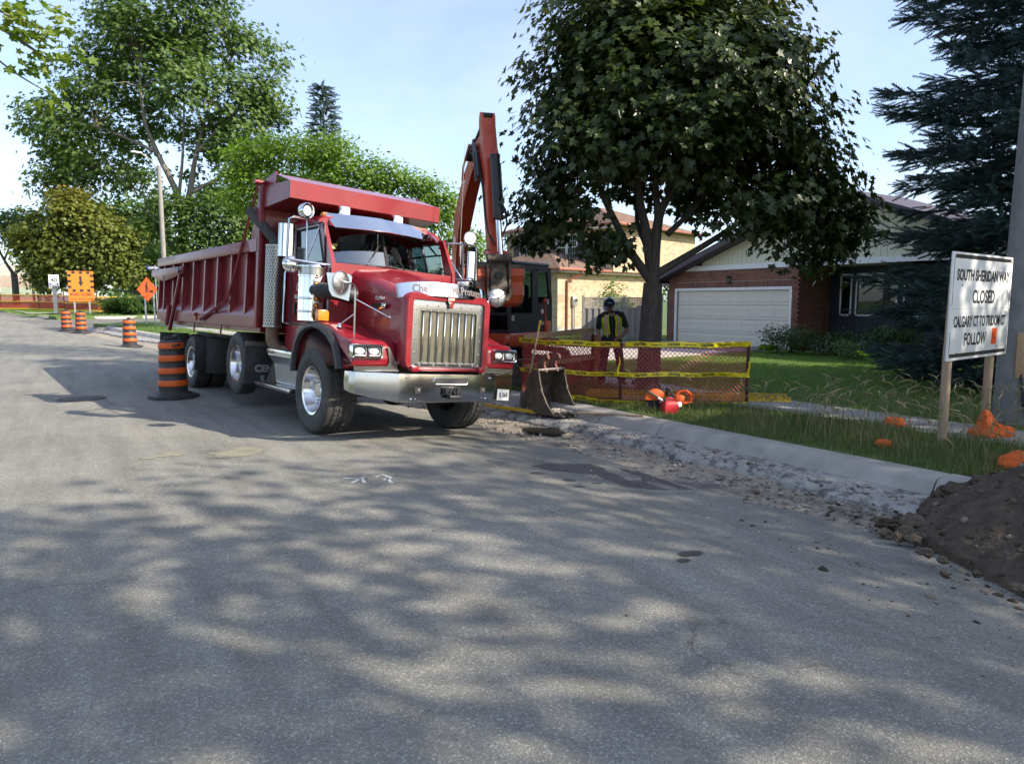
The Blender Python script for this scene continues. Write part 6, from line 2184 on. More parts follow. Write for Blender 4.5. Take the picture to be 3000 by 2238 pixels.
# ---- cut-off saw and fuel can on the verge
def cutoff_saw():
 x, y = 7.92, 7.72
 t = empty('cutoff_saw', (x, y, lawn_z(x, y) + .03), radians(-24), label='orange and white cut-off saw lying in the grass before the fence', cat='cut-off saw')
 g = [(.17 * cos(a), .17 * sin(a)) for a in np.linspace(radians(10), radians(195), 18)]
 F = frame((-.16, 0, .15), (1, 0, 0), (0, 0, 1), (0, -1, 0)) @ Matrix.Rotation(radians(-15), 4, 'Z')
 MB().extrude(g, -.035, .035, F, bev=.012).build('blade_guard', M_ORG, t)
 MB().lathe([(.155, -.002), (.155, .002), (.05, .004), (0, .004)], 32, F).lathe([(.045, -.02), (.045, .03), (0, .03)], 18, F).build('disc', M_FRAMEBLK, t)
 MB().loft([[(-.1, -.03, .10), (-.1, .03, .10), (-.1, .03, .16), (-.1, -.03, .16)], [(.16, -.04, .09), (.16, .04, .09), (.16, .04, .19), (.16, -.04, .19)]]).build('arm', M_GALV, t)
 MB().bbox(.06, .26, -.08, .09, .03, .13, .03).build('crankcase', M_SIGNW, t)
 MB().bbox(.14, .30, -.08, .08, .10, .22, .035).build('engine_cover', M_ORG, t)
 MB().tube([(.18, 0, .20), (.24, 0, .28), (.34, 0, .28), (.42, 0, .22), (.42, 0, .10), (.30, 0, .08)], [.025, .028, .03, .032, .03, .025], 10).build('rear_handle', M_ORG, t)
 MB().tube([(.22, 0, .305), (.35, 0, .302), (.43, 0, .245)], .014, 8).build('handle_grip', M_BLACK, t)
 MB().tube([(.10, -.10, .06), (.09, -.12, .20), (.06, -.06, .31), (.05, .06, .31), (.08, .11, .2)], .016, 10).build('front_handle', M_BLACK, t)
 MB().tube([(-.30, -.05, .30), (-.20, -.06, .24), (-.08, -.06, .16)], [.014, .016, .016], 8).build('water_hose', M_HOSE, t)
 MB().cyl((-.14, -.065, .19), (-.06, -.065, .14), .022, n=10).build('hose_tag', M_WHITE, t)
cutoff_saw()
def fuel_can():
 x, y = 7.80, 7.50
 t = empty('fuel_can', (x, y, lawn_z(x, y)), radians(-20), label='red plastic fuel can in front of the cut-off saw', cat='fuel can')
 M_CAN = mat('red_plastic', (0.55, 0.02, 0.03), (0.46, 0.018, 0.028), scale=6, rough=.45)
 MB().loft([[(a * .12, b_ * .075, z) for a, b_ in rrect(-w, w, -w, w, .3 * w)] for z, w in ((0, .9), (.02, 1.0), (.13, 1.0), (.18, .85), (.20, .55))]).build('body', M_CAN, t)
 MB().tube([(-.08, 0, .17), (-.04, 0, .235), (.06, 0, .225), (.10, 0, .12)], .018, 10).build('handle', M_CAN, t)
 MB().cyl((-.07, 0, .18), (-.095, 0, .235), .022, n=12).build('cap', M_BLACK, t)
fuel_can()
b = MB().bbox(-.22, .22, -.09, .09, 0, .12, .01)
o = b.build('tool_case', M_NAVY)
o.location = (9.85, 10.2, lawn_z(9.85, 10.2))
o.rotation_euler = (0, 0, -.6)
tag(o, 'dark blue case on the ground beside the worker', 'tool case')

# ---- far signs
def road_closed_board():
 x, y = 2.36, 58.3
 z = lawn_z(x, y)
 t = empty('road_closed_board', (x, y, z), label='orange checkered road closed board with a down arrow', cat='road sign')
 v = Vector((-x, -y, 0)).normalized()
 r = Vector((-v.y, v.x, 0))
 F = facing((0, 0, 1.95 - .12), r)
 W_, H_ = 1.55, 1.45
 up_ = MB().bbox(-W_ / 2, W_ / 2, -.30, H_ - .30, -.02, 0, .004, 1, M=F).build('arrow_panel', M_ORSIGN, t)
 b = MB()
 ck = .21
 for i in range(3):
  xx = -W_ / 2 + W_ * (i + .75) / 3.5 + .02
  for yy in (H_ - .30 - ck * .5, -.30 + ck * .5):
   b.box(xx - ck / 2, xx + ck / 2, yy - ck * .42, yy + ck * .42, 0, .002, F)
  for s in S2:
   yy = -.30 + H_ * (i + .85) / 3.7 + .02
   b.box(s * (W_ / 2 - ck * .5) - ck * .5, s * (W_ / 2 - ck * .5) + ck * .5, yy - ck * .42, yy + ck * .42, 0, .002, F)
 b.build('checker', M_BLKTXT, up_, ang=0, kind='stuff')
 MB().extrude([(-.075, .82), (.075, .82), (.075, .40), (.17, .40), (0, .08), (-.17, .40), (-.075, .40)], 0, .003, F).build('arrow', M_BLKTXT, up_)
 lo = MB().bbox(-W_ / 2, W_ / 2, -.63, -.305, -.02, 0, .004, 1, M=F).build('text_panel', M_ORSIGN, t)
 fit('ROAD CLOSED', .19, W_ * .86, M_BLKTXT, lo, F @ tr(0, -.46, .002), bold=.01)
 l2 = MB().bbox(-W_ / 2, W_ / 2, -.96, -.635, -.02, 0, .004, 1, M=F).build('text_panel', M_ORSIGN, t)
 fit('LOCAL TRAFFIC ONLY', .15, W_ * .93, M_BLKTXT, l2, F @ tr(0, -.79, .002), bold=.004)
 for s in S2:
  MB().box(s * .45 - .05, s * .45 + .05, -2.1, H_ - .4, -.12, -.03, F).build('post', M_GALV, t)
road_closed_board()
def diamond_sign():
 x, y = 4.85, 43.5
 t = empty('workers_sign', (x, y, lawn_z(x, y)), label='orange diamond roadworks sign with a digging figure on two posts', cat='road sign')
 v = Vector((-x, -y, 0)).normalized()
 r = Vector((-v.y, v.x, 0))
 F = facing((0, 0, 1.86), r)
 R_ = .50
 P = MB().extrude([(R_ * 1, 0), (0, R_ * 1.36), (-R_, 0), (0, -R_ * 1.36)], -.01, 0, F).build('panel', M_ORDIA, t)
 b = MB()
 for i in range(4):
  a = [(R_, 0), (0, R_ * 1.36), (-R_, 0), (0, -R_ * 1.36)]
  p, q = Vector(a[i]) * .95, Vector(a[(i + 1) % 4]) * .95
  b.extrude([p, q, q * .965, p * .965], 0, .002, F)
 b.build('border', M_BLKTXT, P, ang=0, kind='stuff')
 b = MB()
 b.lathe([(.052, 0), (.052, .003), (0, .003)], 14, F @ tr(-.01, .35, 0))
 for pts in ([(-.09, .28), (.0, .29), (.03, .20), (.02, .02), (.06, -.20), (.0, -.20), (-.03, -.02), (-.05, -.20), (-.10, -.20), (-.09, .05)],
    [(-.02, .16), (.02, .14), (.14, -.06), (.11, -.07)], [(.08, -.02), (.24, -.16), (.22, -.17), (.06, -.05)], [(.11, -.19), (.16, -.06), (.22, -.02), (.28, -.06), (.30, -.19)]):
  b.extrude(pts, 0, .003, F)
 b.build('digging_figure', M_BLKTXT, P, ang=0, kind='stuff')
 for xx in (-.13, .30):
  MB().box(xx - .045, xx + .045, -1.9, .3 if xx > 0 else .2, -.11, -.02, F).build('post', M_GALV, t)
diamond_sign()
def speed_sign():
 x, y = .80, 59.6
 t = empty('speed_sign', (x, y, lawn_z(x, y)), label='white 40 area ends speed sign on a grey post', cat='road sign')
 v = Vector((-x, -y, 0)).normalized()
 r = Vector((-v.y, v.x, 0))
 F = facing((0, 0, 3.1 - lawn_z(x, y)), r)
 P = MB().bbox(-.31, .31, -.48, .48, -.015, 0, .01, 1, M=F).build('panel', M_SIGNW, t)
 fit('MAXIMUM', .085, .40, M_BLKTXT, P, F @ tr(0, .36, .002), bold=.004)
 fit('40', .27, .42, M_BLKTXT, P, F @ tr(0, .10, .002), bold=.008)
 nb = MB().box(-.28, .28, -.245, -.10, 0, .002, F).build('band', M_NAVY, P)
 fit('AREA', .09, .36, M_WHITE, nb, F @ tr(0, -.172, .004), bold=.003)
 nb = MB().box(-.28, .28, -.45, -.27, 0, .002, F).build('band', M_BLKTXT, P)
 fit('ENDS', .11, .42, M_WHITE, nb, F @ tr(0, -.36, .004), bold=.004)
 MB().box(-.12, .12, -2.8, -.4, -.08, -.02, F).build('post', M_GALV, t)
speed_sign()
x, y = 5.4, 44.4
t = empty('street_name_sign', (x, y, lawn_z(x, y)), label='blue street name sign on a thin post behind the truck', cat='street sign')
v = Vector((-x, -y, 0)).normalized()
F = facing((0, 0, 3.05), Vector((-v.y, v.x, 0)))
P = MB().bbox(-.42, .42, -.095, .095, -.01, 0, .003, 1, M=F).build('panel', M_NAVY, t)
fit('CHIPPEN', .10, .50, M_WHITE, P, F @ tr(-.08, 0, .002), bold=.003)
MB().cyl((0, 0, 0), (0, 0, 3.2), .03, n=10).build('post', M_GALV, t)

# ---- street light poles and overhead wires
def light_pole(x, y, h, label, arm, r0=.125, r1=.085):
 t = empty('street_light', (x, y, lawn_z(x, y)), label=label, cat='street light')
 MB().tube([(0, 0, 0), (0, 0, h * .5), (0, 0, h)], [r0, (r0 + r1) / 2, r1], 16).build('pole', mat('light_pole_concrete', (0.22, 0.21, 0.19), (0.28, 0.265, 0.24), scale=3, rough=.85), t)
 a = Vector(arm)
 MB().tube([(0, 0, h - .3), a * .35 + Vector((0, 0, h + .25)), a * .8 + Vector((0, 0, h + .55)), a + Vector((0, 0, h + .55))], [.035, .033, .028, .025], 8).build('arm', M_GALV, t)
 e = a + Vector((0, 0, h + .55))
 d = a.normalized()
 MB().bbox(-.30, .30, -.11, .11, -.06, .05, .05, 2, M=frame(tuple(e), d, (-d.y, d.x, 0), (0, 0, 1))).build('lamp_head', M_GALV, t)
light_pole(5.85, 44.2, 8.6, 'concrete street light pole behind the truck body', (-1.1, -.3, 0), .145, .11)
light_pole(-.6, 84.0, 8.2, 'far street light arm above the orange leaved maple', (-3.2, -.6, 0))
for k, (z0, z1) in enumerate(((12.9, 10.3), (12.5, 9.9), (11.1, 8.6), (10.8, 8.3))):
 b = MB().tube([(-60 + 95 * f, 92 + 14 * f, z0 + (z1 - z0) * f - .9 * 4 * f * (1 - f)) for f in np.linspace(0, 1, 15)], .018, 4)
 tag(b.build('overhead_wire', M_HOSE), ('topmost', 'second highest', 'third highest', 'lowest')[k] + ' overhead power line crossing the sky far left', 'power line', 'overhead wires at the far left')

# ---- far orange fencing across the verge
def far_fence():
 pts = [Vector(p) for p in ((-9, 72), (-5.5, 70.5), (-2.7, 69), (-.2, 66.4), (1.4, 63.2), (3.4, 60.6), (6.6, 61.2))]
 for p in pts: p.resize_3d()
 for p in pts: p.z = lawn_z(p.x, p.y)
 root = empty('far_fence', pts[0], label='orange mesh fence with yellow rails far up the street', cat='fence')
 o = pts[0].copy()
 MN = mat('far_net', (0.55, 0.07, 0.02), (0.45, 0.06, 0.02), rough=.6)
 for a, c in zip(pts[:-1], pts[1:]):
  b = MB()
  chain(b, a - o, c - o, .04, 1.15, .11, .024)
  b.build('net_panel', MN, root, ang=0, kind='stuff')
  for z in (1.18, .66, .10):
   beam(a - o, c - o, z, z, .075, .04, M_YELLOWFG if z > .5 else M_TAPE, 'rail', root, .03)
 for p in pts:
  q = p - o
  MB().cyl((q.x, q.y, 0), (q.x, q.y, 1.3), .035, n=8).build('post', M_POSTRED, root)
far_fence()
# ------------------------------------------------------------------ houses
def brick_mat(name, cols, rough=.85):
 m = bpy.data.materials.new(name)
 m.use_nodes = True
 n, l = m.node_tree.nodes, m.node_tree.links
 b = n['Principled BSDF']
 b.inputs['Roughness'].default_value = rough
 oi = n.new('ShaderNodeObjectInfo')
 at = n.new('ShaderNodeAttribute')
 at.attribute_name = 'tint'
 ad = n.new('ShaderNodeMath')
 l.new(oi.outputs['Random'], ad.inputs[0])
 l.new(at.outputs['Fac'], ad.inputs[1])
 fr = n.new('ShaderNodeMath')
 fr.operation = 'FRACT'
 l.new(ad.outputs[0], fr.inputs[0])
 r = n.new('ShaderNodeValToRGB')
 els = r.color_ramp.elements
 while len(els) < len(cols): els.new(.5)
 for i, (p, c) in enumerate(cols):
  els[i].position = p
  els[i].color = tuple(c) + (1,)
 l.new(fr.outputs[0], r.inputs['Fac'])
 g = n.new('ShaderNodeNewGeometry')
 nz = n.new('ShaderNodeTexNoise')
 nz.inputs['Scale'].default_value = 40
 l.new(g.outputs['Position'], nz.inputs['Vector'])
 mx = n.new('ShaderNodeMix')
 mx.data_type = 'RGBA'
 mx.blend_type = 'MULTIPLY'
 mx.inputs['Factor'].default_value = .5
 l.new(r.outputs['Color'], mx.inputs['A'])
 l.new(nz.outputs['Fac'], mx.inputs['B'])
 l.new(mx.outputs['Result'], b.inputs['Base Color'])
 return m
M_BRICKR = brick_mat('red_brick', [(0, (0.25, 0.085, 0.06)), (.4, (0.33, 0.13, 0.09)), (.75, (0.28, 0.13, 0.10)), (1, (0.17, 0.085, 0.075))])
M_BRICKT = brick_mat('tan_brick', [(0, (0.60, 0.46, 0.29)), (.5, (0.70, 0.56, 0.37)), (.85, (0.58, 0.42, 0.26)), (1, (0.45, 0.33, 0.22))])
M_SHINGLE = brick_mat('brown_shingle', [(0, (0.26, 0.165, 0.12)), (.5, (0.33, 0.22, 0.165)), (1, (0.20, 0.13, 0.10))], .95)
M_MORTAR = mat('mortar', (0.36, 0.33, 0.29), (0.30, 0.27, 0.24), scale=5, rough=.95, world_co=True)
M_MORTART = mat('tan_mortar', (0.50, 0.42, 0.31), (0.42, 0.35, 0.26), scale=5, rough=.95, world_co=True)
M_SIDING = mat('cream_siding', (0.70, 0.67, 0.52), (0.66, 0.63, 0.48), scale=2, rough=.7)
M_TRIMW = mat('white_trim', (0.80, 0.80, 0.80), (0.74, 0.74, 0.74), scale=3, rough=.55)
M_FASCIA = mat('dark_fascia', (0.075, 0.055, 0.075), (0.06, 0.045, 0.06), scale=3, rough=.6)
M_GDOOR = mat('garage_door_paint', (0.72, 0.66, 0.56), (0.68, 0.62, 0.52), scale=2, rough=.5)
M_WINGL = glass_mat('window_glass', (0.35, 0.42, 0.40), .9, .01, 1.6)
M_CURTAIN = mat('pale_blind', (0.46, 0.50, 0.46), (0.36, 0.40, 0.38), scale=3, rough=.9, stretch=(1, 8, 1))
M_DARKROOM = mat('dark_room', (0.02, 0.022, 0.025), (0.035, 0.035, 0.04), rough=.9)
M_COPPER = mat('brown_gutter', (0.30, 0.115, 0.065), (0.25, 0.095, 0.055), scale=3, rough=.45, metal=.3)
M_SHUT = mat('plum_shutter', (0.10, 0.06, 0.075), (0.08, 0.05, 0.06), rough=.6)
M_OLDWOOD = mat('weathered_wood', (0.20, 0.19, 0.17), (0.33, 0.31, 0.28), scale=5, rough=.9, stretch=(8, 8, .6), bump=.3, bscale=20)
M_NEWWOOD = mat('brown_fence_wood', (0.24, 0.14, 0.06), (0.32, 0.19, 0.09), scale=5, rough=.85, stretch=(8, 8, .6))

def bricks(parent, F, W, H, holes, m, bl=.205, bh=.066, j=.010, d=.012, name='brick', limit=300, soldier=None, half=True, stagger=.5):
 """courses of bricks on the plane F (x along, y up, z out)"""
 bm_ = MB().box(-bl / 2, bl / 2, -bh / 2, bh / 2, 0, d)
 bm_.f = bm_.f[1:]
 me = bm_.mesh(name, m, 0)
 me_h = None
 rest = []
 cells = []
 row = 0
 y = bh / 2 + j / 2
 while y + bh / 2 < H:
  x0 = (bl + j) * (stagger * (row % 2)) - (bl + j)
  x = x0
  while x < W + bl:
   a, c = max(0.003, x - bl / 2), min(W - .003, x + bl / 2)
   ok = c - a > .04
   segs = [(a, c)] if ok else []
   for hx0, hx1, hy0, hy1 in holes:
    ns = []
    for a_, c_ in segs:
     if y + bh / 2 <= hy0 or y - bh / 2 >= hy1:
      ns.append((a_, c_))
      continue
     if a_ < hx0: ns.append((a_, min(c_, hx0 - .004)))
     if c_ > hx1: ns.append((max(a_, hx1 + .004), c_))
    segs = [s_ for s_ in ns if s_[1] - s_[0] > .03]
   for a_, c_ in segs:
    cells.append((a_, c_, y, bh))
   x += bl + j
  y += bh + j
  row += 1
 if soldier:
  for sx0, sx1, sy in soldier:
   x = sx0
   while x < sx1:
    cells.append((x + .005, min(sx1, x + bh), sy, .20))
    x += bh + j
 full = [c for c in cells if abs((c[1] - c[0]) - bl) < .002]
 ind = set(full[:limit]) if limit else set()
 r = random.Random(int(W * 100))
 b = MB()
 tn = []
 for c in cells:
  a, e, yy, hh = c
  if c in ind:
   inst(me, name, parent, M=F @ tr((a + e) / 2, yy, r.uniform(-.002, .002)))
  else:
   q = len(b.v)
   dz = r.uniform(-.002, .002)
   b.box(a, e, yy - hh / 2, yy + hh / 2, dz, d + dz, F)
   tn += [r.random()] * (len(b.v) - q)
 if b.v:
  o = b.build(name, m, parent, ang=0, kind='stuff')
  at = o.data.attributes.new('tint', 'FLOAT', 'POINT')
  at.data.foreach_set('value', np.array(tn, np.float32))

def house_red():
 X0, ZB = 20.8, .02
 t = empty('brick_house', (X0, 17, ZB), label='low red brick house with white garage door and cream siding gable', cat='house')
 L = lambda x, y, z: Vector((x - X0, y - 17, z - ZB))
 # front plane: u runs to the right as seen (towards -Y)
 YL = 20.2
 F = frame(L(X0, YL, ZB), (0, -1, 0), (0, 0, 1), (-1, 0, 0))
 wl = MB()
 wl.box(0, .45, 0, 2.92, -.2, 0, F).box(5.50, 5.85, 0, 2.92, -.2, 0, F).box(.45, 5.50, 2.10, 2.92, -.2, 0, F)
 wl.build('wall', M_MORTAR, t, ang=0)
 bricks(t, F, 5.85, 2.90, [(.40, 5.55, -1, 2.42)], M_BRICKR, soldier=[(.40, 5.55, 2.31)], limit=300)
 bj = MB()
 # jamb bricks
 wr = MB().box(0, 1.7, 0, 2.92, -.2, 0, frame(L(X0 - .0, YL - 5.85, ZB), (1, 0, 0), (0, 0, 1), (0, -1, 0)))
 side = wr.build('return_wall', M_MORTAR, t, ang=0)
 bricks(side, frame(L(X0 + .0, YL - 5.852, ZB), (1, 0, 0), (0, 0, 1), (0, -1, 0)), 1.7, 2.90, [], M_BRICKR, limit=200)
 # garage door: frame and raised panels
 fr = MB()
 fr.box(.36, .46, 0, 2.20, -.01, .035, F).box(5.49, 5.59, 0, 2.20, -.01, .035, F).box(.36, 5.59, 2.10, 2.20, .0, .04, F)
 fr.build('door_frame', M_TRIMW, t, ang=0)
 gd = MB()
 for r_ in range(4):
  gd.bbox(.46, 5.49, .02 + .52 * r_, .02 + .52 * r_ + .512, -.10, -.06, .006, 1, F)
 D = gd.build('garage_door', M_GDOOR, t, ang=0)
 pm = MB().loft([[(-.26, -.165, 0), (.26, -.165, 0), (.26, .165, 0), (-.26, .165, 0)], [(-.235, -.14, .012), (.235, -.14, .012), (.235, .14, .012), (-.235, .14, .012)], [(-.21, -.115, .006), (.21, -.115, .006), (.21, .115, .006), (-.21, .115, .006)]]).mesh('panel', M_GDOOR, 20)
 for r_ in range(4):
  for c_ in range(8):
   inst(pm, 'panel', D, M=F @ tr(.46 + 5.03 * (c_ + .5) / 8, .02 + .52 * r_ + .256, -.06))
 # siding gable: vertical boards
 AY, AZ = YL - 13.25, 5.07 - ZB
 def roofz(u): return AZ - .362 * abs(u - AY)
 sd = MB().extrude([(1.7, 2.95), (13.8, 2.95), (13.8, roofz(13.8)), (AY, AZ - .02), (1.7, roofz(1.7))], -.15, 0, F)
 S = sd.build('gable', M_SIDING, t, ang=0)
 u = 1.7
 while u < 13.6:
  z1 = min(roofz(u), roofz(u + .20)) - .03
  if z1 > 3.0:
   MB().bbox(u + .004, u + .196, 2.96, z1, 0, .016, .004, 1, F).build('siding_board', M_SIDING, S, ang=0)
  u += .20
 MB().box(.9, 13.9, 2.84, 3.02, .0, .06, F).build('fascia_band', M_TRIMW, t, ang=0)
 # roof: two slopes with eaves
 rf = MB()
 for s in S2:
  ue = AY + s * 7.55
  rf.extrude([(AY, AZ + .0), (ue, AZ - .362 * 7.55), (ue, AZ - .362 * 7.55 + .16), (AY, AZ + .17)], -4.0, .62, F)
 rf.build('roof', M_FASCIA, t, ang=0)
 fb = MB()
 for s in S2:
  ue = AY + s * 7.56
  fb.extrude([(AY, AZ - .02), (ue, AZ - .362 * 7.56 - .02), (ue, AZ - .362 * 7.56 + .18), (AY, AZ + .19)], .625, .66, F)
 fb.build('barge_board', M_FASCIA, t, ang=0)
 sf = MB()
 sf.box(-.75, .05, 2.30, 2.40, -.6, .6, F)
 sf.build('soffit', M_TRIMW, t, ang=0)
 MB().box(5.85, 13.8, 2.86, 2.90, -1.75, .0, F).build('porch_ceiling', M_SIDING, t, ang=0)
 MB().tube([L(X0 - .02, YL + .12, 2.45), L(X0 + .05, YL + .3, 2.3), L(X0 + .1, YL + .12, 2.15), L(X0 + .1, YL + .1, .2)], .04, 8).build('downspout', M_FASCIA, t)
 # recessed window wall
 G = frame(L(X0 + 1.7, YL - 5.85, ZB), (0, -1, 0), (0, 0, 1), (-1, 0, 0))
 ww = MB().box(0, 8, 0, .55, -.2, 0, G).box(0, 8, 2.62, 2.9, -.2, 0, G).box(0, .38, .55, 2.62, -.2, 0, G).box(.80, .93, .55, 2.62, -.2, 0, G).box(2.32, 8, .55, 2.62, -.2, 0, G).box(.38, .80, .55, 1.22, -.2, 0, G).box(.93, 2.32, .55, 1.22, -.2, 0, G)
 ww.build('front_wall', mat('navy_panel', (0.03, 0.034, 0.05), (0.022, 0.025, 0.04), rough=.7), t, ang=0)
 for a, c in ((.38, .80), (.93, 2.32), (2.50, 3.9)):
  w_ = empty('window', L(0, 0, 0), parent=t)
  w_.location = (0, 0, 0)
  f_ = MB()
  for q in ((a, a + .05, 1.22, 2.62), (c - .05, c, 1.22, 2.62), (a, c, 1.22, 1.28), (a, c, 2.56, 2.62)):
   f_.box(*q, -.03, .03, G)
  f_.build('frame', M_TRIMW, w_, ang=0, kind='stuff')
  MB().box(a + .03, c - .03, 1.25, 2.60, -.02, -.012, G).build('pane', M_WINGL, w_, ang=0)
  bl_ = MB()
  z = 1.26
  while z < 2.58:
   bl_.box(a + .04, c - .04, z, z + .045, -.11, -.10, G)
   z += .05
  bl_.build('blind', M_CURTAIN, w_, ang=0, kind='stuff')
 # little white bird ornament hung in the large window
 MB().extrude([(0, 0), (.10, .04), (.13, .18), (.20, .22), (.10, .25), (.03, .36), (.0, .30), (.05, .18)], 0, .012, G @ tr(1.05, 2.12, .035)).build('bird_ornament', M_TRIMW, t, ang=0)
 rl = empty('porch_railing', (0, 0, 0), parent=t)
 MB().box(.0, 5, 1.42, 1.45, .40, .43, G).box(.0, 5, .60, .63, .40, .43, G).build('rail', M_BLACK, rl, ang=0, kind='stuff')
 pk = MB().tube([(0, 0, 0), (0, 0, .82)], .009, 6).mesh('picket', M_BLACK)
 for k in range(34):
  inst(pk, 'picket', rl, M=G @ tr(.1 + .145 * k, .62, .415) @ Matrix.Rotation(-pi / 2, 4, 'X'))
 MB().box(0, 8, 0, .42, .0, 1.0, G).build('porch_slab', M_CONC, t, ang=0)
 # body behind
 MB().box(.02, 13.8, 0, 2.9, -4.5, -.25 - 1.7, F).build('rear_walls', M_MORTAR, t, ang=0)
 MB().box(.02, .2, 0, 2.9, -2.0, -.2, F).build('side_wall', M_MORTAR, t, ang=0)
 # wall lantern
 ln = empty('wall_lantern', F @ Vector((2.98, 2.52, .05)), parent=t)
 MB().bbox(-.02, .08, -.07, .07, -.16, .04, .01).build('lantern_glass', M_GLASS, ln)
 b = MB().cyl((-.0, 0, .04), (0, 0, .10), .11, .03, 8).cyl((0, 0, -.18), (0, 0, -.155), .05, .09, 8)
 for sx in S2:
  for sy in S2:
   b.box(sx * .06 - .006, sx * .06 + .006, sy * .06 - .006, sy * .06 + .006, -.16, .05)
 b.box(0, .1, -.02, .02, .05, .09)
 b.build('lantern_frame', M_BLACK, ln, kind='stuff')
house_red()

def house_tan():
 A = radians(14)
 O = Vector((19.55, 25.85, .25))
 t = empty('tan_house', O, A, label='two storey tan brick house with brown roofs behind the excavator', cat='house')
 # local: x along the side wall (to the right), y away
 FW = frame((0, 0, 0), (1, 0, 0), (0, 0, 1), (0, -1, 0))
 H1 = 2.9
 MB().box(0, 8.6, .3, H1, -.2, 0, FW).build('wall', M_MORTART, t, ang=0)
 MB().box(-.02, 8.6, -.2, .3, -.2, .02, FW).build('foundation', M_CONC, t, ang=0)
 bricks(t, FW @ tr(0, .3, 0), 8.6, H1 - .32, [], M_BRICKT, bl=.225, bh=.078, limit=300)
 FF = frame((0, 6.0, 0), (0, -1, 0), (0, 0, 1), (-1, 0, 0))
 MB().box(0, 6, 0, H1, -.2, 0, FF).build('front_wall', M_MORTART, t, ang=0)
 bricks(t, FF, 6, H1 - .02, [], M_BRICKT, bl=.225, bh=.078, limit=0)
 # quoin blocks at the corner
 for k in range(7):
  MB().bbox(-.03, .36 if k % 2 else .26, .34 + .36 * k, .34 + .36 * k + .345, 0, .022, .006, 1, FW).build('quoin', M_BRICKT, t, ang=0)
 # hip roof of shingle courses
 e = .45
 x0, x1, y0, y1, z0 = -e, 8.6 + e, -e, 6.0 + e, H1 + .02
 P = .34
 hw = (y1 - y0) / 2
 zr = z0 + P * hw
 rx0, rx1, ry = x0 + hw, x1 - hw, (y0 + y1) / 2
 R_ = MB()
 R_.add([(x0, y0, z0), (x1, y0, z0), (x1, y1, z0), (x0, y1, z0), (rx0, ry, zr), (rx1, ry, zr)], [(0, 1, 5, 4), (1, 2, 5), (2, 3, 4, 5), (3, 0, 4), (3, 2, 1, 0)])
 RO = R_.build('roof', M_SHINGLE, t, ang=0)
 def shingles(a, b_, c, d, parent, lim):
  """courses between eave a-b and ridge d-c"""
  a, b_, c, d = Vector(a), Vector(b_), Vector(c), Vector(d)
  n = (b_ - a).cross(d - a).normalized()
  rows = int(((d + c) / 2 - (a + b_) / 2).length / .145)
  q = MB()
  tn = []
  rr = random.Random(8)
  cnt = 0
  sm = None
  for k in range(rows):
   f0, f1 = k / rows, (k + 1.25) / rows
   p0, p1 = a.lerp(d, f0), b_.lerp(c, f0)
   q0, q1 = a.lerp(d, min(1, f1)), b_.lerp(c, min(1, f1))
   ux = (b_ - a).normalized()
   Lr = (p1 - p0).length
   up_ = (q0 + q1) / 2 - (p0 + p1) / 2
   up_ = up_ - ux * up_.dot(ux)
   s = (k % 2) * .15
   while s < Lr:
    w_ = min(.295, Lr - s)
    if w_ > .05:
     base = p0 + ux * s
     vs = [base + n * .022, base + ux * w_ + n * .022, base + ux * w_ + up_ + n * .004, base + up_ + n * .004, base, base + ux * w_]
     i0 = len(q.v)
     q.add(vs, [(0, 1, 2, 3), (4, 5, 1, 0)])
     tn += [rr.random()] * 6
    s += .30
  o = q.build('shingle', M_SHINGLE, parent, ang=0, kind='stuff')
  at = o.data.attributes.new('tint', 'FLOAT', 'POINT')
  at.data.foreach_set('value', np.array(tn, np.float32))
 shingles((x0, y0, z0), (x1, y0, z0), (rx1, ry, zr), (rx0, ry, zr), RO, 0)
 shingles((x0, y1, z0), (x0, y0, z0), (rx0, ry, zr), (rx0 - .01, ry + .01, zr), RO, 0)
 # eaves: white soffit, copper gutters
 for name, m, q in (('soffit', M_TRIMW, [(x0 + .04, x1, y0 + .04, .0, z0 - .14, z0 - .03), (x0 + .04, .0, y0 + .04, y1, z0 - .14, z0 - .03)]),):
  b = MB()
  for k in q: b.box(*k)
  b.build(name, m, t, ang=0, kind='stuff')
 b = MB().bbox(x0 - .10, x1 + .05, y0 - .11, y0 + .03, z0 - .07, z0 + .06, .02).build('gutter', M_COPPER, t)
 b = MB().bbox(x0 - .11, x0 + .03, y0 - .1, y1 + .05, z0 - .075, z0 + .055, .02).build('gutter', M_COPPER, t)
 MB().tube([(1.15, y0 - .04, z0 - .06), (1.15, y0 + .0, z0 - .22), (.62, -.09, z0 - .5), (.60, -.07, z0 - .62), (.60, -.07, 0.15), (.58, -.14, .06)], .052, 8).build('downspout', M_COPPER, t)
 mb_ = MB().bbox(.98, 1.26, -.16, -.0, 1.25, 1.72, .015).build('meter_box', M_GALV, t)
 MB().lathe([(.085, 0), (.085, .08), (.06, .11), (0, .11)], 16, frame((1.12, -.16, 1.52), (1, 0, 0), (0, 0, 1), (0, -1, 0))).build('meter', M_GLASS, mb_)
 MB().cyl((1.06, -.08, 1.28), (1.06, -.08, .1), .035, n=10).cyl((1.17, -.08, 1.28), (1.17, -.08, .1), .022, n=10).build('conduit', M_GALV, mb_, kind='stuff')
 # upper storey
 ux0, ux1, uy0, uy1, uz0, uz1 = 3.5, 11.5, -.6, 6.4, 2.9, 5.1
 UF = frame((ux0, uy1, uz0), (0, -1, 0), (0, 0, 1), (-1, 0, 0))
 wins = [(.95, 2.35), (3.45, 4.85)]
 up_ = MB()
 hz = [(0, .95), (2.35, 3.45), (4.85, 7.0)]
 for a, c in hz: up_.box(a, c, 0, uz1 - uz0, -.2, 0, UF)
 for a, c in wins: up_.box(a, c, 0, .62, -.2, 0, UF).box(a, c, 1.95, uz1 - uz0, -.2, 0, UF)
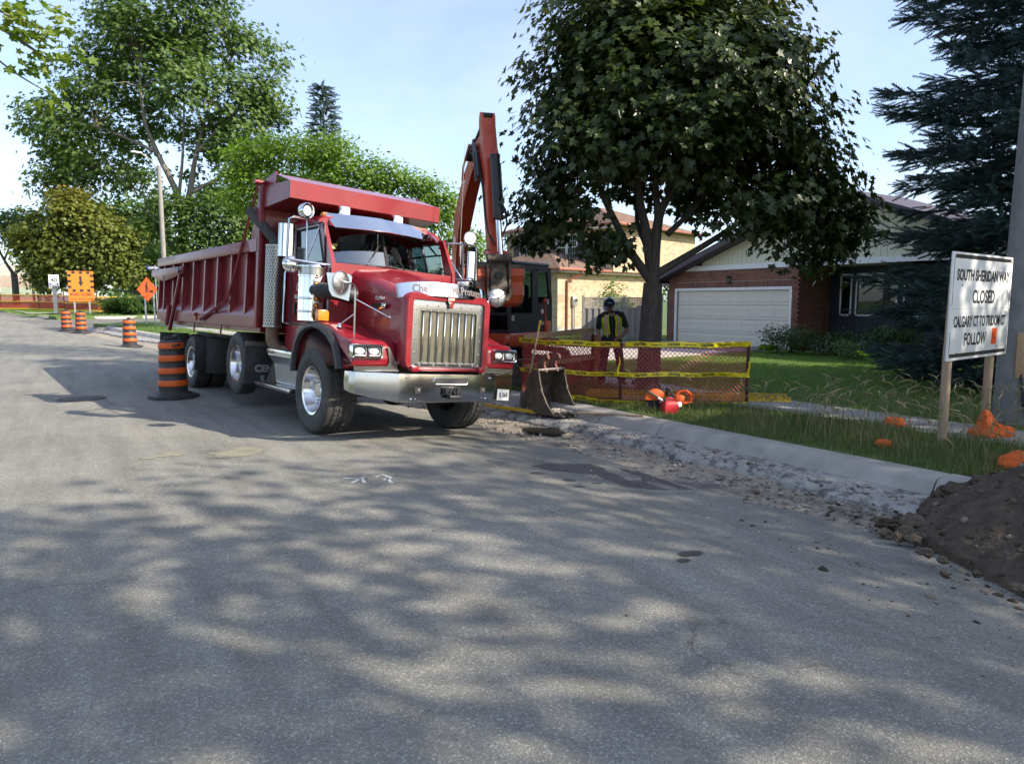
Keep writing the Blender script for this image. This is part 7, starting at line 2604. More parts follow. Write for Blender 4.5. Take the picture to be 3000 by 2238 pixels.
 up_.box(0, 8, 0, uz1 - uz0, -.2, 0, frame((ux0, uy0, uz0), (1, 0, 0), (0, 0, 1), (0, -1, 0)))
 UW = up_.build('upper_wall', M_MORTART, t, ang=0)
 bricks(UW, UF, 7.0, uz1 - uz0 - .01, [(a - .02, c + .02, .6, 1.97) for a, c in wins], M_BRICKT, bl=.225, bh=.078, limit=0)
 bricks(UW, frame((ux0, uy0, uz0), (1, 0, 0), (0, 0, 1), (0, -1, 0)), 8, uz1 - uz0 - .01, [], M_BRICKT, bl=.225, bh=.078, limit=0)
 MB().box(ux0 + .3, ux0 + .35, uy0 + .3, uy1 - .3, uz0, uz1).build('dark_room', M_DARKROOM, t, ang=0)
 for a, c in wins:
  w_ = empty('window', (0, 0, 0), parent=t)
  f_ = MB()
  md = (a + c) / 2
  for q in ((a, a + .07, .62, 1.95), (c - .07, c, .62, 1.95), (md - .06, md + .06, .62, 1.95), (a, c, .62, .70), (a, c, 1.88, 1.95), (a, c, 1.27, 1.31)):
   f_.box(*q, -.04, .04, UF)
  f_.build('frame', M_TRIMW, w_, ang=0, kind='stuff')
  MB().box(a + .04, c - .04, .66, 1.92, -.03, -.02, UF).build('pane', M_WINGL, w_, ang=0)
  cu_ = MB()
  for k in range(5):
   for (p, q) in ((a + .07, md - .06), (md + .06, c - .07)):
    cu_.box(p + (q - p) * k / 4 - .006, p + (q - p) * k / 4 + .006, .68, 1.9, -.018, -.012, UF)
  for z in (.98, 1.6):
   cu_.box(a + .05, c - .05, z - .006, z + .006, -.018, -.012, UF)
  cu_.build('muntin', M_TRIMW, w_, ang=0, kind='stuff')
  MB().box(a, c, .65, 1.92, -.14, -.12, UF).build('curtain', M_CURTAIN, w_, ang=0)
  for q in (a - .40, c + .02):
   sh_ = MB().bbox(q, q + .36, .56, 1.99, .012, .05, .006, 1, UF).build('shutter', M_SHUT, t, ang=0)
   lm = MB().box(.04, .32, -.014, .014, .05, .058).mesh('louvre', M_SHUT, 0)
   for k in range(16):
    inst(lm, 'louvre', sh_, M=UF @ tr(q, .66 + .082 * k, 0) @ Matrix.Rotation(.3, 4, 'X'))
 z1 = uz1 + .02
 e = .5
 a0, a1, b0, b1 = ux0 - e, ux1 + e, uy0 - e, uy1 + e
 h2 = (b1 - b0) / 2
 zr2 = z1 + .36 * h2
 R2 = MB().add([(a0, b0, z1), (a1, b0, z1), (a1, b1, z1), (a0, b1, z1), (a0 + h2, (b0 + b1) / 2, zr2), (a1 - h2, (b0 + b1) / 2, zr2)], [(0, 1, 5, 4), (1, 2, 5), (2, 3, 4, 5), (3, 0, 4), (3, 2, 1, 0)]).build('upper_roof', M_SHINGLE, t, ang=0)
 shingles((a0, b1, z1), (a0, b0, z1), (a0 + h2, (b0 + b1) / 2, zr2), (a0 + h2, (b0 + b1) / 2 + .01, zr2), R2, 0)
 shingles((a0, b0, z1), (a1, b0, z1), (a1 - h2, (b0 + b1) / 2, zr2), (a0 + h2, (b0 + b1) / 2, zr2), R2, 0)
 MB().bbox(a0 - .1, a0 + .02, b0 - .1, b1 + .1, z1 - .05, z1 + .07, .02).bbox(a0 - .1, a1, b0 - .11, b0 + .01, z1 - .052, z1 + .068, .02).build('upper_gutter', M_COPPER, t, kind='stuff')
 MB().box(a0 + .04, ux0, b0 + .04, b1, z1 - .16, z1 - .04).build('upper_soffit', M_TRIMW, t, ang=0)
 MB().tube([(rx0 + .2, ry, zr), (rx0 + .2, ry, zr + .0), (rx0 + .15, ry - .8, zr - .25), (rx0 + .12, ry - .8, zr + .2)], .008, 5).build('roof_wire', M_BLACK, t)
house_tan()

# ---- lattice topped timber fence between the houses
def lattice_fence():
 A, B_ = Vector((18.0, 22.1, .1)), Vector((20.75, 20.55, .1))
 d = (B_ - A).normalized()
 L = (B_ - A).length
 t = empty('lattice_fence', A, label='weathered board fence with lattice top between the two houses', cat='fence')
 n = Vector((d.y, -d.x, 0))
 F = frame((0, 0, 0), d, (0, 0, 1), n)
 bm_ = MB().bbox(-.066, .066, 0, 1.30, 0, .02, .003, 1).mesh('board', M_OLDWOOD, 0)
 k = 0
 x = .12
 while x < L:
  m_ = bm_
  o = inst(bm_, 'board', t, M=F @ tr(x, .05, .02 if k % 2 else -.02))
  if x > L - .55:
   o.data = bm_.copy() if k == -1 else o.data
  x += .125
  k += 1
 lt = MB()
 for s in S2:
  x = -.36
  while x < L:
   x0_, x1_ = x, x + .36
   z0_, z1_ = (1.38, 1.74) if s > 0 else (1.74, 1.38)
   p, q = Vector((max(0, x0_), z0_ + (z1_ - z0_) * (max(0, x0_) - x0_) / .36)), Vector((min(L, x1_), z0_ + (z1_ - z0_) * (min(L, x1_) - x0_) / .36))
   w = Vector((0, .024))
   lt.extrude([p - w, q - w, q + w, p + w], .004 * s - .004, .004 * s + .004, F)
   x += .10
 lt.build('lattice', M_OLDWOOD, t, ang=0, kind='stuff')
 for z in (1.36, 1.76):
  MB().box(-.02, L, z - .025, z + .025, -.03, .03, F).build('rail', M_OLDWOOD, t, ang=0)
 for x in (0, L * .52, L):
  MB().box(x - .05, x + .05, 0, 1.86, -.05, .05, F).build('post', M_OLDWOOD, t, ang=0)
lattice_fence()
def brown_gate():
 A, B_ = Vector((20.15, 21.35, .1)), Vector((21.1, 20.9, .1))
 d = (B_ - A).normalized()
 L = (B_ - A).length
 t = empty('timber_gate', A, label='brown timber gate with lattice beside the red brick house', cat='gate')
 F = frame((0, 0, 0), d, (0, 0, 1), Vector((d.y, -d.x, 0)))
 bm_ = MB().bbox(-.06, .06, 0, 1.34, 0, .02, .003, 1).mesh('board', M_NEWWOOD, 0)
 for k in range(8):
  inst(bm_, 'board', t, M=F @ tr(.06 + .125 * k, .05, 0))
 b = MB()
 for k in range(10):
  b.box(.05 + .1 * k, .06 + .1 * k, 1.42, 1.74, 0, .01, F).box(0, L, 1.44 + .035 * k, 1.45 + .035 * k, .01, .02, F)
 b.build('lattice', M_NEWWOOD, t, ang=0, kind='stuff')
 MB().box(0, L, 1.39, 1.43, -.02, .03, F).build('rail', M_NEWWOOD, t, ang=0)
brown_gate()

# ---- board fence beyond the side street
def far_board_fence():
 pts = [Vector((1.6, 78.5, 0)), Vector((3.7, 74.3, 0)), Vector((7.9, 66.9, 0)), Vector((11.5, 67.5, 0)), Vector((24, 69.5, 0))]
 t = empty('board_fence', (pts[0].x, pts[0].y, 0), label='grey brown board fence behind the orange road sign', cat='fence')
 bm_ = MB().box(-.075, .075, 0, 1.85, 0, .03).mesh('board', mat('far_boards', (0.22, 0.18, 0.15), (0.33, 0.28, 0.24), scale=3, rough=.9, stretch=(6, 6, .5)), 0)
 o = pts[0].copy()
 for a, c in zip(pts[:-1], pts[1:]):
  d = (c - a).normalized()
  L = (c - a).length
  n = Vector((d.y, -d.x, 0))
  if n.y > 0: n = -n
  x = .1
  k = 0
  while x < L:
   p = a + d * x
   inst(bm_, 'board', t, M=frame(tuple(p - o + n * (.03 if k % 2 else -.03) + Vector((0, 0, lawn_z(p.x, p.y) + .02))), d, n, (0, 0, 1)))
   x += .17
   k += 1
  beam(a - o, c - o, lawn_z(a.x, a.y) + 1.5, lawn_z(c.x, c.y) + 1.5, .1, .05, M_OLDWOOD, 'rail', t)
far_board_fence()

# ---- long banded wall far up the street
def far_wall():
 A, B_ = Vector((-34, 133, 0)), Vector((-.6, 114.4, 0))
 d = (B_ - A).normalized()
 L = (B_ - A).length
 z = 1.3
 t = empty('banded_wall', (A.x, A.y, z), label='long pale wall with cream, tan and green bands at the far left', cat='wall')
 n = Vector((d.y, -d.x, 0))
 F = frame((0, 0, 0), d, (0, 0, 1), n)
 cols = [(0.62, 0.55, 0.42), (0.52, 0.55, 0.40), (0.50, 0.53, 0.40), (0.60, 0.44, 0.34), (0.60, 0.46, 0.36), (0.70, 0.64, 0.54), (0.72, 0.67, 0.58)]
 for i, c in enumerate(cols):
  m = mat('wall_band', c, tuple(x * .93 for x in c), scale=.6, rough=.85)
  x = 0
  while x < L - 1:
   MB().bbox(x + .02, min(L, x + 4.8) - .02, .75 * i + .015, .75 * (i + 1) - .015, -.15, 0, .02, 1, F).build('wall_panel', m, t, ang=0)
   x += 4.8
 for k in range(8):
  MB().box(4.8 * k - .15, 4.8 * k + .15, 0, 5.35, -.2, .06, F).build('column', M_TRIMW, t, ang=0)
far_wall()
# ------------------------------------------------------------------ trees and plants
SILVER = [(7.92, 66.67, 23.69, 3.14), (11.07, 64.6, 24.4, 2.94), (13.49, 63.0, 22.62, 2.55), (15.97, 61.35, 22.26, 1.96), (5.64, 68.18, 21.9, 2.35), (4.23, 69.11, 19.02, 2.75), (8.11, 70.14, 20.65, 3.29), (10.32, 61.49, 18.84, 2.98), (13.98, 62.67, 19.02, 3.14), (16.34, 61.12, 19.02, 1.96), (2.21, 70.44, 16.84, 2.16), (0.81, 71.37, 17.21, 1.57), (3.21, 69.78, 15.01, 2.75), (6.9, 70.94, 16.44, 2.88), (2.27, 70.4, 12.61, 2.16), (4.65, 68.83, 12.42, 2.16), (7.02, 67.27, 12.05, 1.96), (13.52, 66.57, 15.67, 3.09), (15.44, 61.71, 15.74, 2.55), (12.7, 67.11, 11.78, 2.26), (16.59, 60.95, 17.21, 1.57), (10.87, 68.32, 23.29, 3.09), (6.42, 67.67, 24.75, 2.16), (12.05, 63.94, 25.64, 2.75), (9.75, 70.26, 17.46, 2.09), (1.72, 70.77, 13.9, 1.57), (1.25, 71.08, 11.49, 1.37), (17.19, 60.55, 21.19, 0.98), (-0.05, 71.94, 16.11, 0.98), (14.39, 62.4, 13.16, 2.16)]
LOCUST = [(8.1, 34.2, 8.32, 0.82), (9.15, 33.5, 8.42, 0.97), (10.38, 32.69, 8.42, 0.97), (11.43, 32.0, 8.42, 1.04), (12.63, 31.21, 7.5, 1.04), (13.68, 30.51, 7.2, 0.97), (14.55, 29.94, 6.99, 0.82), (15.25, 29.48, 6.58, 0.75), (15.86, 29.07, 5.96, 0.65), (8.58, 33.88, 6.99, 1.08), (10.59, 34.95, 7.31, 1.14), (11.39, 32.02, 6.99, 1.08), (12.78, 31.11, 6.17, 0.97), (7.86, 34.36, 6.37, 0.75), (9.81, 35.47, 6.0, 1.03), (15.41, 29.37, 5.34, 0.75), (17.09, 30.66, 4.68, 0.8), (17.84, 30.16, 4.23, 0.8), (18.54, 30.9, 3.16, 0.82), (14.53, 29.95, 5.55, 0.91), (14.48, 32.38, 5.78, 0.96), (11.68, 34.23, 6.0, 1.03), (17.76, 31.41, 3.39, 0.71), (7.89, 34.33, 7.4, 0.65)]
ORANGE = [(2.57, 66.61, 8.69, 1.94), (0.96, 67.68, 7.25, 1.94), (4.17, 65.55, 7.43, 1.94), (-0.2, 68.44, 5.81, 1.56), (1.76, 67.15, 5.27, 2.24), (4.52, 65.33, 5.27, 1.94), (5.69, 64.55, 4.18, 1.42), (3.04, 66.3, 3.63, 1.42), (0.59, 67.92, 3.81, 1.49), (2.32, 66.78, 9.58, 1.19), (5.5, 64.68, 6.53, 1.56), (-0.59, 68.7, 6.89, 1.12)]
MIDG = [(5.91, 82.38, 10.07, 1.69), (7.68, 81.21, 10.74, 1.69), (9.33, 80.12, 9.16, 1.79), (10.41, 79.41, 7.34, 1.79), (8.4, 80.73, 5.97, 2.12), (6.93, 81.71, 7.34, 1.88), (10.15, 79.58, 10.07, 1.6)]
BRIGHT = [(7.68, 74.02, 5.19, 1.47), (8.77, 73.3, 5.61, 1.47), (9.22, 73.0, 3.93, 1.29), (7.96, 73.84, 3.51, 1.55), (6.91, 74.53, 3.93, 1.29)]
FARL = [(-2.55, 80.78, 8.96, 1.29), (-1.3, 79.95, 9.16, 1.12), (-2.1, 80.48, 7.71, 1.29), (-0.84, 79.65, 8.12, 0.95), (-0.58, 79.48, 9.37, 0.69)]
UNDER = [(10.92, 62.3, 7.35, 1.82), (12.55, 61.22, 9.17, 1.82), (14.06, 60.23, 8.08, 1.82), (13.69, 60.47, 6.62, 1.59), (11.79, 61.72, 5.88, 1.52), (9.61, 63.16, 5.88, 1.14), (7.83, 64.34, 7.71, 1.14), (10.38, 62.65, 9.17, 1.33), (8.54, 63.87, 9.54, 1.33)]
UB = (11.04, 62.22, .7)
MAPLE = [(7.97, 9.48, 6.2, 1.1), (9.1, 9.33, 6.8, 1.25), (9.92, 8.55, 6.7, 1.1), (10.32, 8.04, 5.7, 0.95), (7.7, 9.53, 5.2, 1.0), (8.48, 8.78, 5.5, 1.25), (9.45, 8.02, 5.3, 1.25), (7.54, 9.76, 4.3, 0.9), (7.92, 9.03, 4.4, 0.85), (9.06, 8.16, 4.4, 1.0), (10.19, 7.65, 4.4, 1.0), (11.14, 7.62, 3.9, 0.8), (11.08, 7.43, 3.2, 0.75), (7.58, 10.09, 3.4, 0.7), (7.48, 10.4, 2.95, 0.45), (10.22, 7.51, 3.3, 0.85), (10.17, 9.1, 3.7, 0.65), (9.31, 10.03, 4.2, 0.75), (10.56, 9.33, 4.8, 1.1), (9.31, 10.39, 5.2, 1.2), (11.4, 7.09, 2.9, 0.5), (8.3, 9.62, 2.75, 0.5), (10.87, 7.2, 2.5, 0.4)]
OVER = [(-0.16, 11.37, 5.36, 0.09), (0.02, 11.25, 5.16, 0.1), (0.18, 11.15, 4.97, 0.1), (0.32, 11.05, 4.88, 0.09), (0.44, 10.98, 4.8, 0.06), (-0.09, 11.32, 4.97, 0.09), (-0.18, 11.38, 4.72, 0.06), (0.04, 11.24, 4.69, 0.06), (0.26, 11.09, 4.35, 0.05), (0.32, 11.05, 4.49, 0.06), (-0.16, 11.37, 4.29, 0.04), (-0.2, 11.4, 5.16, 0.07), (0.27, 11.09, 5.28, 0.07), (-0.26, 11.44, 4.23, 0.03), (0.41, 10.99, 5.16, 0.06)]
def sym(half, fold=.07):
 """leaf outline from its right half: two blades folded along the midrib"""
 mid = [half[0], half[-1]]
 R_ = [(x, y, fold * x * 2) for x, y in half]
 L_ = [(-x, y, fold * x * 2) for x, y in half[1:-1]]
 n = len(R_)
 fr = list(range(n))
 fl_ = [0] + [n - 1] + [n + len(L_) - 1 - k for k in range(len(L_))]
 return R_ + L_, [fr, fl_]
T_MAPLE = sym([(0, 0), (.16, -.06), (.46, -.10), (.36, .14), (.62, .42), (.42, .46), (.26, .44), (.22, .66), (.10, .78), (0, 1.0)])
T_SILV = sym([(0, 0), (.10, .08), (.44, .12), (.17, .34), (.46, .74), (.12, .60), (0, 1.05)])
T_OVAL = sym([(0, 0), (.20, .25), (.22, .6), (0, 1.0)])
def frond(k=5):
 V, F = [], []
 for i in range(k):
  y = .1 + .85 * i / (k - 1)
  for s in S2:
   b = len(V)
   V += [(0, y, 0), (s * .16, y + .02, -.02), (s * .30, y + .10, -.07), (s * .14, y + .10, -.02)]
   F.append([b, b + 1, b + 2, b + 3] if s > 0 else [b + 3, b + 2, b + 1, b])
 return V, F
T_FROND = frond()
M_BARK = mat('grey_bark', (0.055, 0.048, 0.040), (0.11, 0.095, 0.08), scale=9, rough=.95, stretch=(4, 4, .6), bump=.8, bscale=14)
M_BARKL = mat('pale_bark', (0.13, 0.115, 0.095), (0.22, 0.20, 0.165), scale=7, rough=.95, stretch=(4, 4, .6), bump=.6, bscale=10)
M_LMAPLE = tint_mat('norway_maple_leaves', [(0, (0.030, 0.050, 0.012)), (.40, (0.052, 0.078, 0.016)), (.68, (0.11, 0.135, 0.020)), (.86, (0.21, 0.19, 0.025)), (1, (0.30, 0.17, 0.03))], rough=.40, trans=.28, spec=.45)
M_LSILV = tint_mat('silver_maple_leaves', [(0, (0.055, 0.105, 0.022)), (.5, (0.095, 0.16, 0.035)), (1, (0.16, 0.22, 0.065))], rough=.5, trans=.32)
M_LLOC = tint_mat('locust_leaves', [(0, (0.09, 0.165, 0.02)), (.5, (0.15, 0.25, 0.03)), (1, (0.22, 0.31, 0.05))], rough=.5, trans=.38)
M_LOR = tint_mat('turning_maple_leaves', [(0, (0.085, 0.115, 0.022)), (.55, (0.15, 0.175, 0.03)), (.8, (0.25, 0.19, 0.04)), (1, (0.40, 0.17, 0.045))], rough=.5, trans=.3)
M_LMID = tint_mat('mixed_green_leaves', [(0, (0.06, 0.115, 0.03)), (.5, (0.10, 0.17, 0.05)), (1, (0.15, 0.22, 0.08))], rough=.5, trans=.32)
M_LBRI = tint_mat('bright_green_leaves', [(0, (0.075, 0.15, 0.02)), (.5, (0.125, 0.22, 0.03)), (1, (0.17, 0.27, 0.05))], rough=.5, trans=.4)
M_LOVER = tint_mat('fresh_maple_leaves', [(0, (0.07, 0.135, 0.018)), (.5, (0.13, 0.20, 0.028)), (1, (0.21, 0.26, 0.04))], rough=.45, trans=.45)
M_LDARK = tint_mat('dark_shrub_leaves', [(0, (0.018, 0.045, 0.012)), (.5, (0.035, 0.075, 0.018)), (1, (0.075, 0.13, 0.03))], rough=.45, trans=.25)
M_SPRUCE = tint_mat('blue_spruce_needles', [(0, (0.02, 0.042, 0.036)), (.5, (0.04, 0.075, 0.068)), (1, (0.09, 0.14, 0.135))], rough=.55, trans=.08)
M_JUN = tint_mat('juniper_sprays', [(0, (0.02, 0.055, 0.014)), (.5, (0.045, 0.10, 0.02)), (1, (0.09, 0.16, 0.03))], rough=.55, trans=.2)

def crown(clumps, n, spray=9, sr=.28, shell=2.4, droop=.35, axis=None, up=.6, seed=1, face=.75, jit=.45):
 rg = np.random.default_rng(seed)
 w = np.array([c[3] ** 2 for c in clumps])
 w = w / w.sum()
 ns = max(1, n // spray)
 ci = rg.choice(len(clumps), ns, p=w)
 c = np.array([q[:3] for q in clumps])[ci]
 r = np.array([q[3] for q in clumps])[ci]
 d = rg.normal(size=(ns, 3))
 d /= np.linalg.norm(d, axis=1, keepdims=True)
 rad = r * rg.uniform(0, 1, ns) ** (1 / shell) * rg.uniform(.85, 1.06, ns)
 sp = c + d * rad[:, None] * np.array([1.05, 1.05, .85])
 outd = d.copy()
 if axis is not None:
  a = sp - np.array(axis)
  a[:, 2] *= .4
  outd = outd + a / np.maximum(np.linalg.norm(a, axis=1, keepdims=True), 1e-6)
 outd /= np.linalg.norm(outd, axis=1, keepdims=True)
 P = np.repeat(sp, spray, 0) + rg.normal(size=(ns * spray, 3)) * np.array([sr, sr, sr * .45])
 P += np.repeat(outd, spray, 0) * rg.uniform(-.3, .6, (ns * spray, 1)) * sr
 N = rg.normal(size=P.shape) * jit + np.array([0, 0, up]) + np.repeat(outd, spray, 0) * face
 Fd = np.repeat(outd, spray, 0) + rg.normal(size=P.shape) * .6 + np.array([0, 0, -droop])
 sh = np.repeat(rg.uniform(0, 1, ns), spray)
 tint = .62 * sh + .38 * rg.uniform(0, 1, len(P))
 return P, N, Fd, tint, sp

def wood(parent, segs, m, name='limb'):
 for pts, r0, r1 in segs:
  pts = [Vector(p) for p in pts]
  # smooth the polyline a little
  out = []
  for i in range(len(pts) - 1):
   for k in range(4):
    t = k / 4
    a, b, c, d = pts[max(i - 1, 0)], pts[i], pts[i + 1], pts[min(i + 2, len(pts) - 1)]
    out.append(.5 * ((2 * b) + (c - a) * t + (2 * a - 5 * b + 4 * c - d) * t * t + (3 * b - a - 3 * c + d) * t ** 3))
  out.append(pts[-1])
  L = len(out)
  MB().tube(out, [r0 + (r1 - r0) * (i / (L - 1)) ** .8 for i in range(L)], 12).build(name, m, parent, ang=80)

def twigs(parent, sp, nodes, m, n=120, r=.012, seed=3):
 """thin branches from the limbs out to the leaf sprays"""
 rg = np.random.default_rng(seed)
 nodes = np.array(nodes, float)
 b = MB()
 for i in rg.choice(len(sp), min(n, len(sp)), replace=False):
  p = sp[i]
  j = np.argmin(np.linalg.norm(nodes - p, axis=1) + .5 * np.maximum(0, nodes[:, 2] - p[2]))
  a = Vector(nodes[j])
  q = Vector(p)
  mid = a.lerp(q, .5) + Vector((rg.normal() * .12, rg.normal() * .12, .10 * (q - a).length))
  b.tube([a, mid, q], [r * 2.2, r * 1.3, r * .5], 5, False)
 b.build('branches', m, parent, ang=80, kind='stuff')

def tree(name, label, base, clumps, n, tmpl, size, m, trunk, limbs, bark, cat='tree', group=None, tw=100, twr=.012, seed=1, tb=(0, .0), **kw):
 """everything in world coordinates, shifted to the trunk foot"""
 B = Vector(base)
 t = empty(name, B, label=label, cat=cat, group=group)
 sh = lambda pts: [Vector(p) - B for p in pts]
 if trunk:
  wood(t, [(sh(trunk[0]), trunk[1], trunk[2])], bark, 'trunk')
 wood(t, [(sh(p), a, b) for p, a, b in limbs], bark, 'limb')
 cl = [(c[0] - B.x, c[1] - B.y, c[2] - B.z, c[3]) for c in clumps]
 P, N, Fd, tint, sp = crown(cl, n, seed=seed, axis=kw.pop('axis', (0, 0, (clumps[0][2] - B.z) * .5)), **kw)
 z = P[:, 2]
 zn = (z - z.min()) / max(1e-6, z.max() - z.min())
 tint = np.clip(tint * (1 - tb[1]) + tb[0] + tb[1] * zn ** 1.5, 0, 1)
 S = size * np.random.default_rng(seed).uniform(.6, 1.2, len(P))
 if tw and limbs:
  nodes = [tuple(Vector(p) - B) for l in limbs for p in l[0][1:]] + [tuple(Vector(l[0][-1]) * .5 + Vector(l[0][-2]) * .5 - B) for l in limbs]
  twigs(t, sp, nodes, bark, tw, twr, seed)
 return t, (P, N, Fd, tint, S), tmpl, m

def finish(tr_, one=0, eye=None):
 t, (P, N, Fd, tint, S), tmpl, m = tr_
 V, F = tmpl
 if one:
  # the leaves that show largest are objects of their own
  C_ = np.array(t.location)
  d = np.linalg.norm(P + C_ - np.array((0, 0, 1.7)), axis=1)
  idx = np.argsort(d / S)[:one]
  var = []
  rg = np.random.default_rng(5)
  for k in range(8):
   sub = tint[idx]
   tv = float(np.quantile(sub, (k + .5) / 8))
   me = bpy.data.meshes.new('leaf')
   me.from_pydata([tuple(Vector(v) + Vector((0, 0, .05 * rg.normal()))) for v in V], [], F)
   at = me.attributes.new('tint', 'FLOAT', 'POINT')
   at.data.foreach_set('value', np.full(len(V), tv, np.float32))
   me.materials.append(m)
   var.append((tv, me))
  for i in idx:
   n_ = Vector(N[i]).normalized()
   f_ = Vector(Fd[i])
   f_ = (f_ - n_ * f_.dot(n_)).normalized()
   s_ = f_.cross(n_)
   me = min(var, key=lambda q: abs(q[0] - tint[i]))[1]
   inst(me, 'leaf', t, M=frame(tuple(P[i]), s_, f_, n_) @ Matrix.Scale(S[i], 4))
  keep = np.ones(len(P), bool)
  keep[idx] = False
  P, N, Fd, tint, S = P[keep], N[keep], Fd[keep], tint[keep], S[keep]
 leaves('crown', P, N, V, F, S, m, t, tint, fwd=Fd)
 return t

# ---- the big dark maple inside the fence
MBASE = (9.15, 9.32, lawn_z(9.15, 9.32) - .05)
fk = (9.15, 9.28, 2.05)
mt = tree('maple_tree', 'big dark green maple with yellow leaves and painted sunlight at the top, inside the red fence', MBASE, MAPLE, 38000, T_MAPLE, .13, M_LMAPLE,
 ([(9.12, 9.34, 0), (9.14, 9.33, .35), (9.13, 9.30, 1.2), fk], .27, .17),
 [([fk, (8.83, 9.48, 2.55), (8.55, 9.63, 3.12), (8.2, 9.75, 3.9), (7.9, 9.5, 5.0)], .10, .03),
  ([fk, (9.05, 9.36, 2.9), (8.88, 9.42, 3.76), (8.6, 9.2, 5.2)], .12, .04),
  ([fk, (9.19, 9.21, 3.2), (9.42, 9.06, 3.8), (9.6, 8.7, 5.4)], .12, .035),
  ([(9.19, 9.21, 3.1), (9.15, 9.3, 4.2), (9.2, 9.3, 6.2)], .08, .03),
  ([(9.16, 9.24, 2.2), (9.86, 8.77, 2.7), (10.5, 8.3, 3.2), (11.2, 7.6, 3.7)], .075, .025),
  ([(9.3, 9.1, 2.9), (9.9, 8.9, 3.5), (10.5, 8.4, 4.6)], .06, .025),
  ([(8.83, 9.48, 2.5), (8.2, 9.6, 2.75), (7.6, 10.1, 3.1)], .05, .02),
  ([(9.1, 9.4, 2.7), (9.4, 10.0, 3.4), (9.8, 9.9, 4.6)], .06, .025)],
 M_BARK, tw=170, twr=.011, seed=11, spray=20, sr=.20, shell=2.5, tb=(-.10, .85), droop=.8, up=.5, face=1.0, jit=.32)  # tint climbs with height: yellow top leaves plus sunlight painted into their colour
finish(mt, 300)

# ---- overhanging branch of a tree on the left verge
OB = (-7.6, 8.6, 0.0)
left_cl = [(-7.6, 8.6, 9, 2.6), (-5.4, 9.5, 8.5, 2.0), (-9.5, 7, 8, 2.4), (-7, 6, 10, 2.4), (-4.6, 8, 7.8, 1.6), (-8, 10.5, 10.5, 2.2), (-6.5, 8.6, 11.6, 2.0), (-3.0, 10.2, 6.7, .9), (-2.0, 10.8, 6.2, .7)]
ov = tree('overhanging_maple', 'maple at the left whose bright leafy branch hangs into the top corner', OB, left_cl, 5200, T_MAPLE, .17, M_LOVER,
 ([(-7.6, 8.6, -.1), (-7.5, 8.7, 2.5), (-7.4, 8.8, 4.5)], .3, .2),
 [([(-7.4, 8.8, 4.4), (-5.2, 9.6, 6.4), (-3.0, 10.4, 6.4), (-1.2, 11.2, 5.7), (-.2, 11.4, 5.15), (.3, 11.1, 4.75)], .11, .009),
  ([(-1.2, 11.2, 5.7), (-.5, 11.5, 5.0), (-.1, 11.36, 4.62), (.3, 11.06, 4.33)], .022, .006),
  ([(-1.2, 11.2, 5.75), (-.4, 11.3, 5.4), (.1, 11.2, 5.2), (.45, 11.0, 5.1)], .022, .006),
  ([(-7.4, 8.8, 4.4), (-7.6, 8.4, 7), (-7.5, 8.0, 9.5)], .16, .05), ([(-7.4, 8.8, 4.2), (-9, 7.5, 6.5), (-9.6, 7, 8.2)], .1, .03)],
 M_BARKL, tw=60, seed=21, spray=8, sr=.3, shell=2.2)
finish(ov)
_P, _N, _F, _t, _s = crown([(c[0] - OB[0], c[1] - OB[1], c[2] - OB[2], c[3] * 2.1) for c in OVER] + [(-.9 - OB[0], 11.4 - OB[1], 5.3, .35), (-.6 - OB[0], 11.3 - OB[1], 4.9, .3)], 330, spray=5, sr=.10, shell=2, droop=.9, up=.7, seed=31)
finish((ov[0], (_P, _N, _F + np.array((.9, -.1, 0)), np.clip(_t + .2, 0, 1), .125 * RNG.uniform(.7, 1.15, len(_P))), T_MAPLE, M_LOVER), 270)

# ---- large silver maple past the side street
SN = {'a1': (10.0, 65.3, 10.2), 'a2': (8.7, 66.2, 13.9), 'a3': (7.9, 66.7, 16.8), 'a4': (7.8, 66.8, 21.2), 'b1': (10.8, 64.8, 10.6), 'b2': (11.4, 64.4, 13.9), 'b3': (12.5, 63.6, 17.9), 'c1': (8.1, 66.5, 8.3), 'c2': (7.6, 66.9, 10.6), 'd1': (13.1, 63.3, 12.0), 'd2': (15.7, 61.5, 13.5), 'e1': (5.9, 68.0, 15.4), 'e2': (3.1, 69.8, 16.5), 'f1': (13.9, 62.7, 16.8), 'f2': (16.2, 61.2, 19.0), 'g1': (10.5, 65.0, 14.3), 'g2': (10.9, 64.7, 21.5), 'h1': (4.8, 68.7, 12.4), 'i1': (14.1, 62.6, 21.5)}
FK = (10.1, 65.2, 6.6)
SB = (10.12, 65.2, lawn_z(10.12, 65.2))
finish(tree('silver_maple', 'tall open crowned maple with forked trunk behind the truck body', SB, SILVER, 30000, T_SILV, .42, M_LSILV,
 ([(10.0, 65.3, .6), (10.1, 65.2, 3.4), FK], .66, .48),
 [([FK, SN['a1'], SN['a2'], SN['a3'], SN['a4']], .36, .07), ([FK, SN['b1'], SN['b2'], SN['b3']], .38, .07),
  ([(10.1, 65.2, 5.2), SN['c1'], SN['c2']], .24, .08), ([SN['b1'], SN['d1'], SN['d2']], .18, .05), ([SN['a2'], SN['e1'], SN['e2']], .16, .04),
  ([SN['b2'], SN['f1'], SN['f2']], .16, .04), ([SN['a1'], SN['g1'], SN['g2']], .17, .04), ([SN['c2'], SN['h1']], .1, .03), ([SN['b3'], SN['i1']], .1, .03)],
 M_BARKL, tw=260, twr=.03, seed=41, spray=24, sr=.62, shell=2.6, droop=.5))
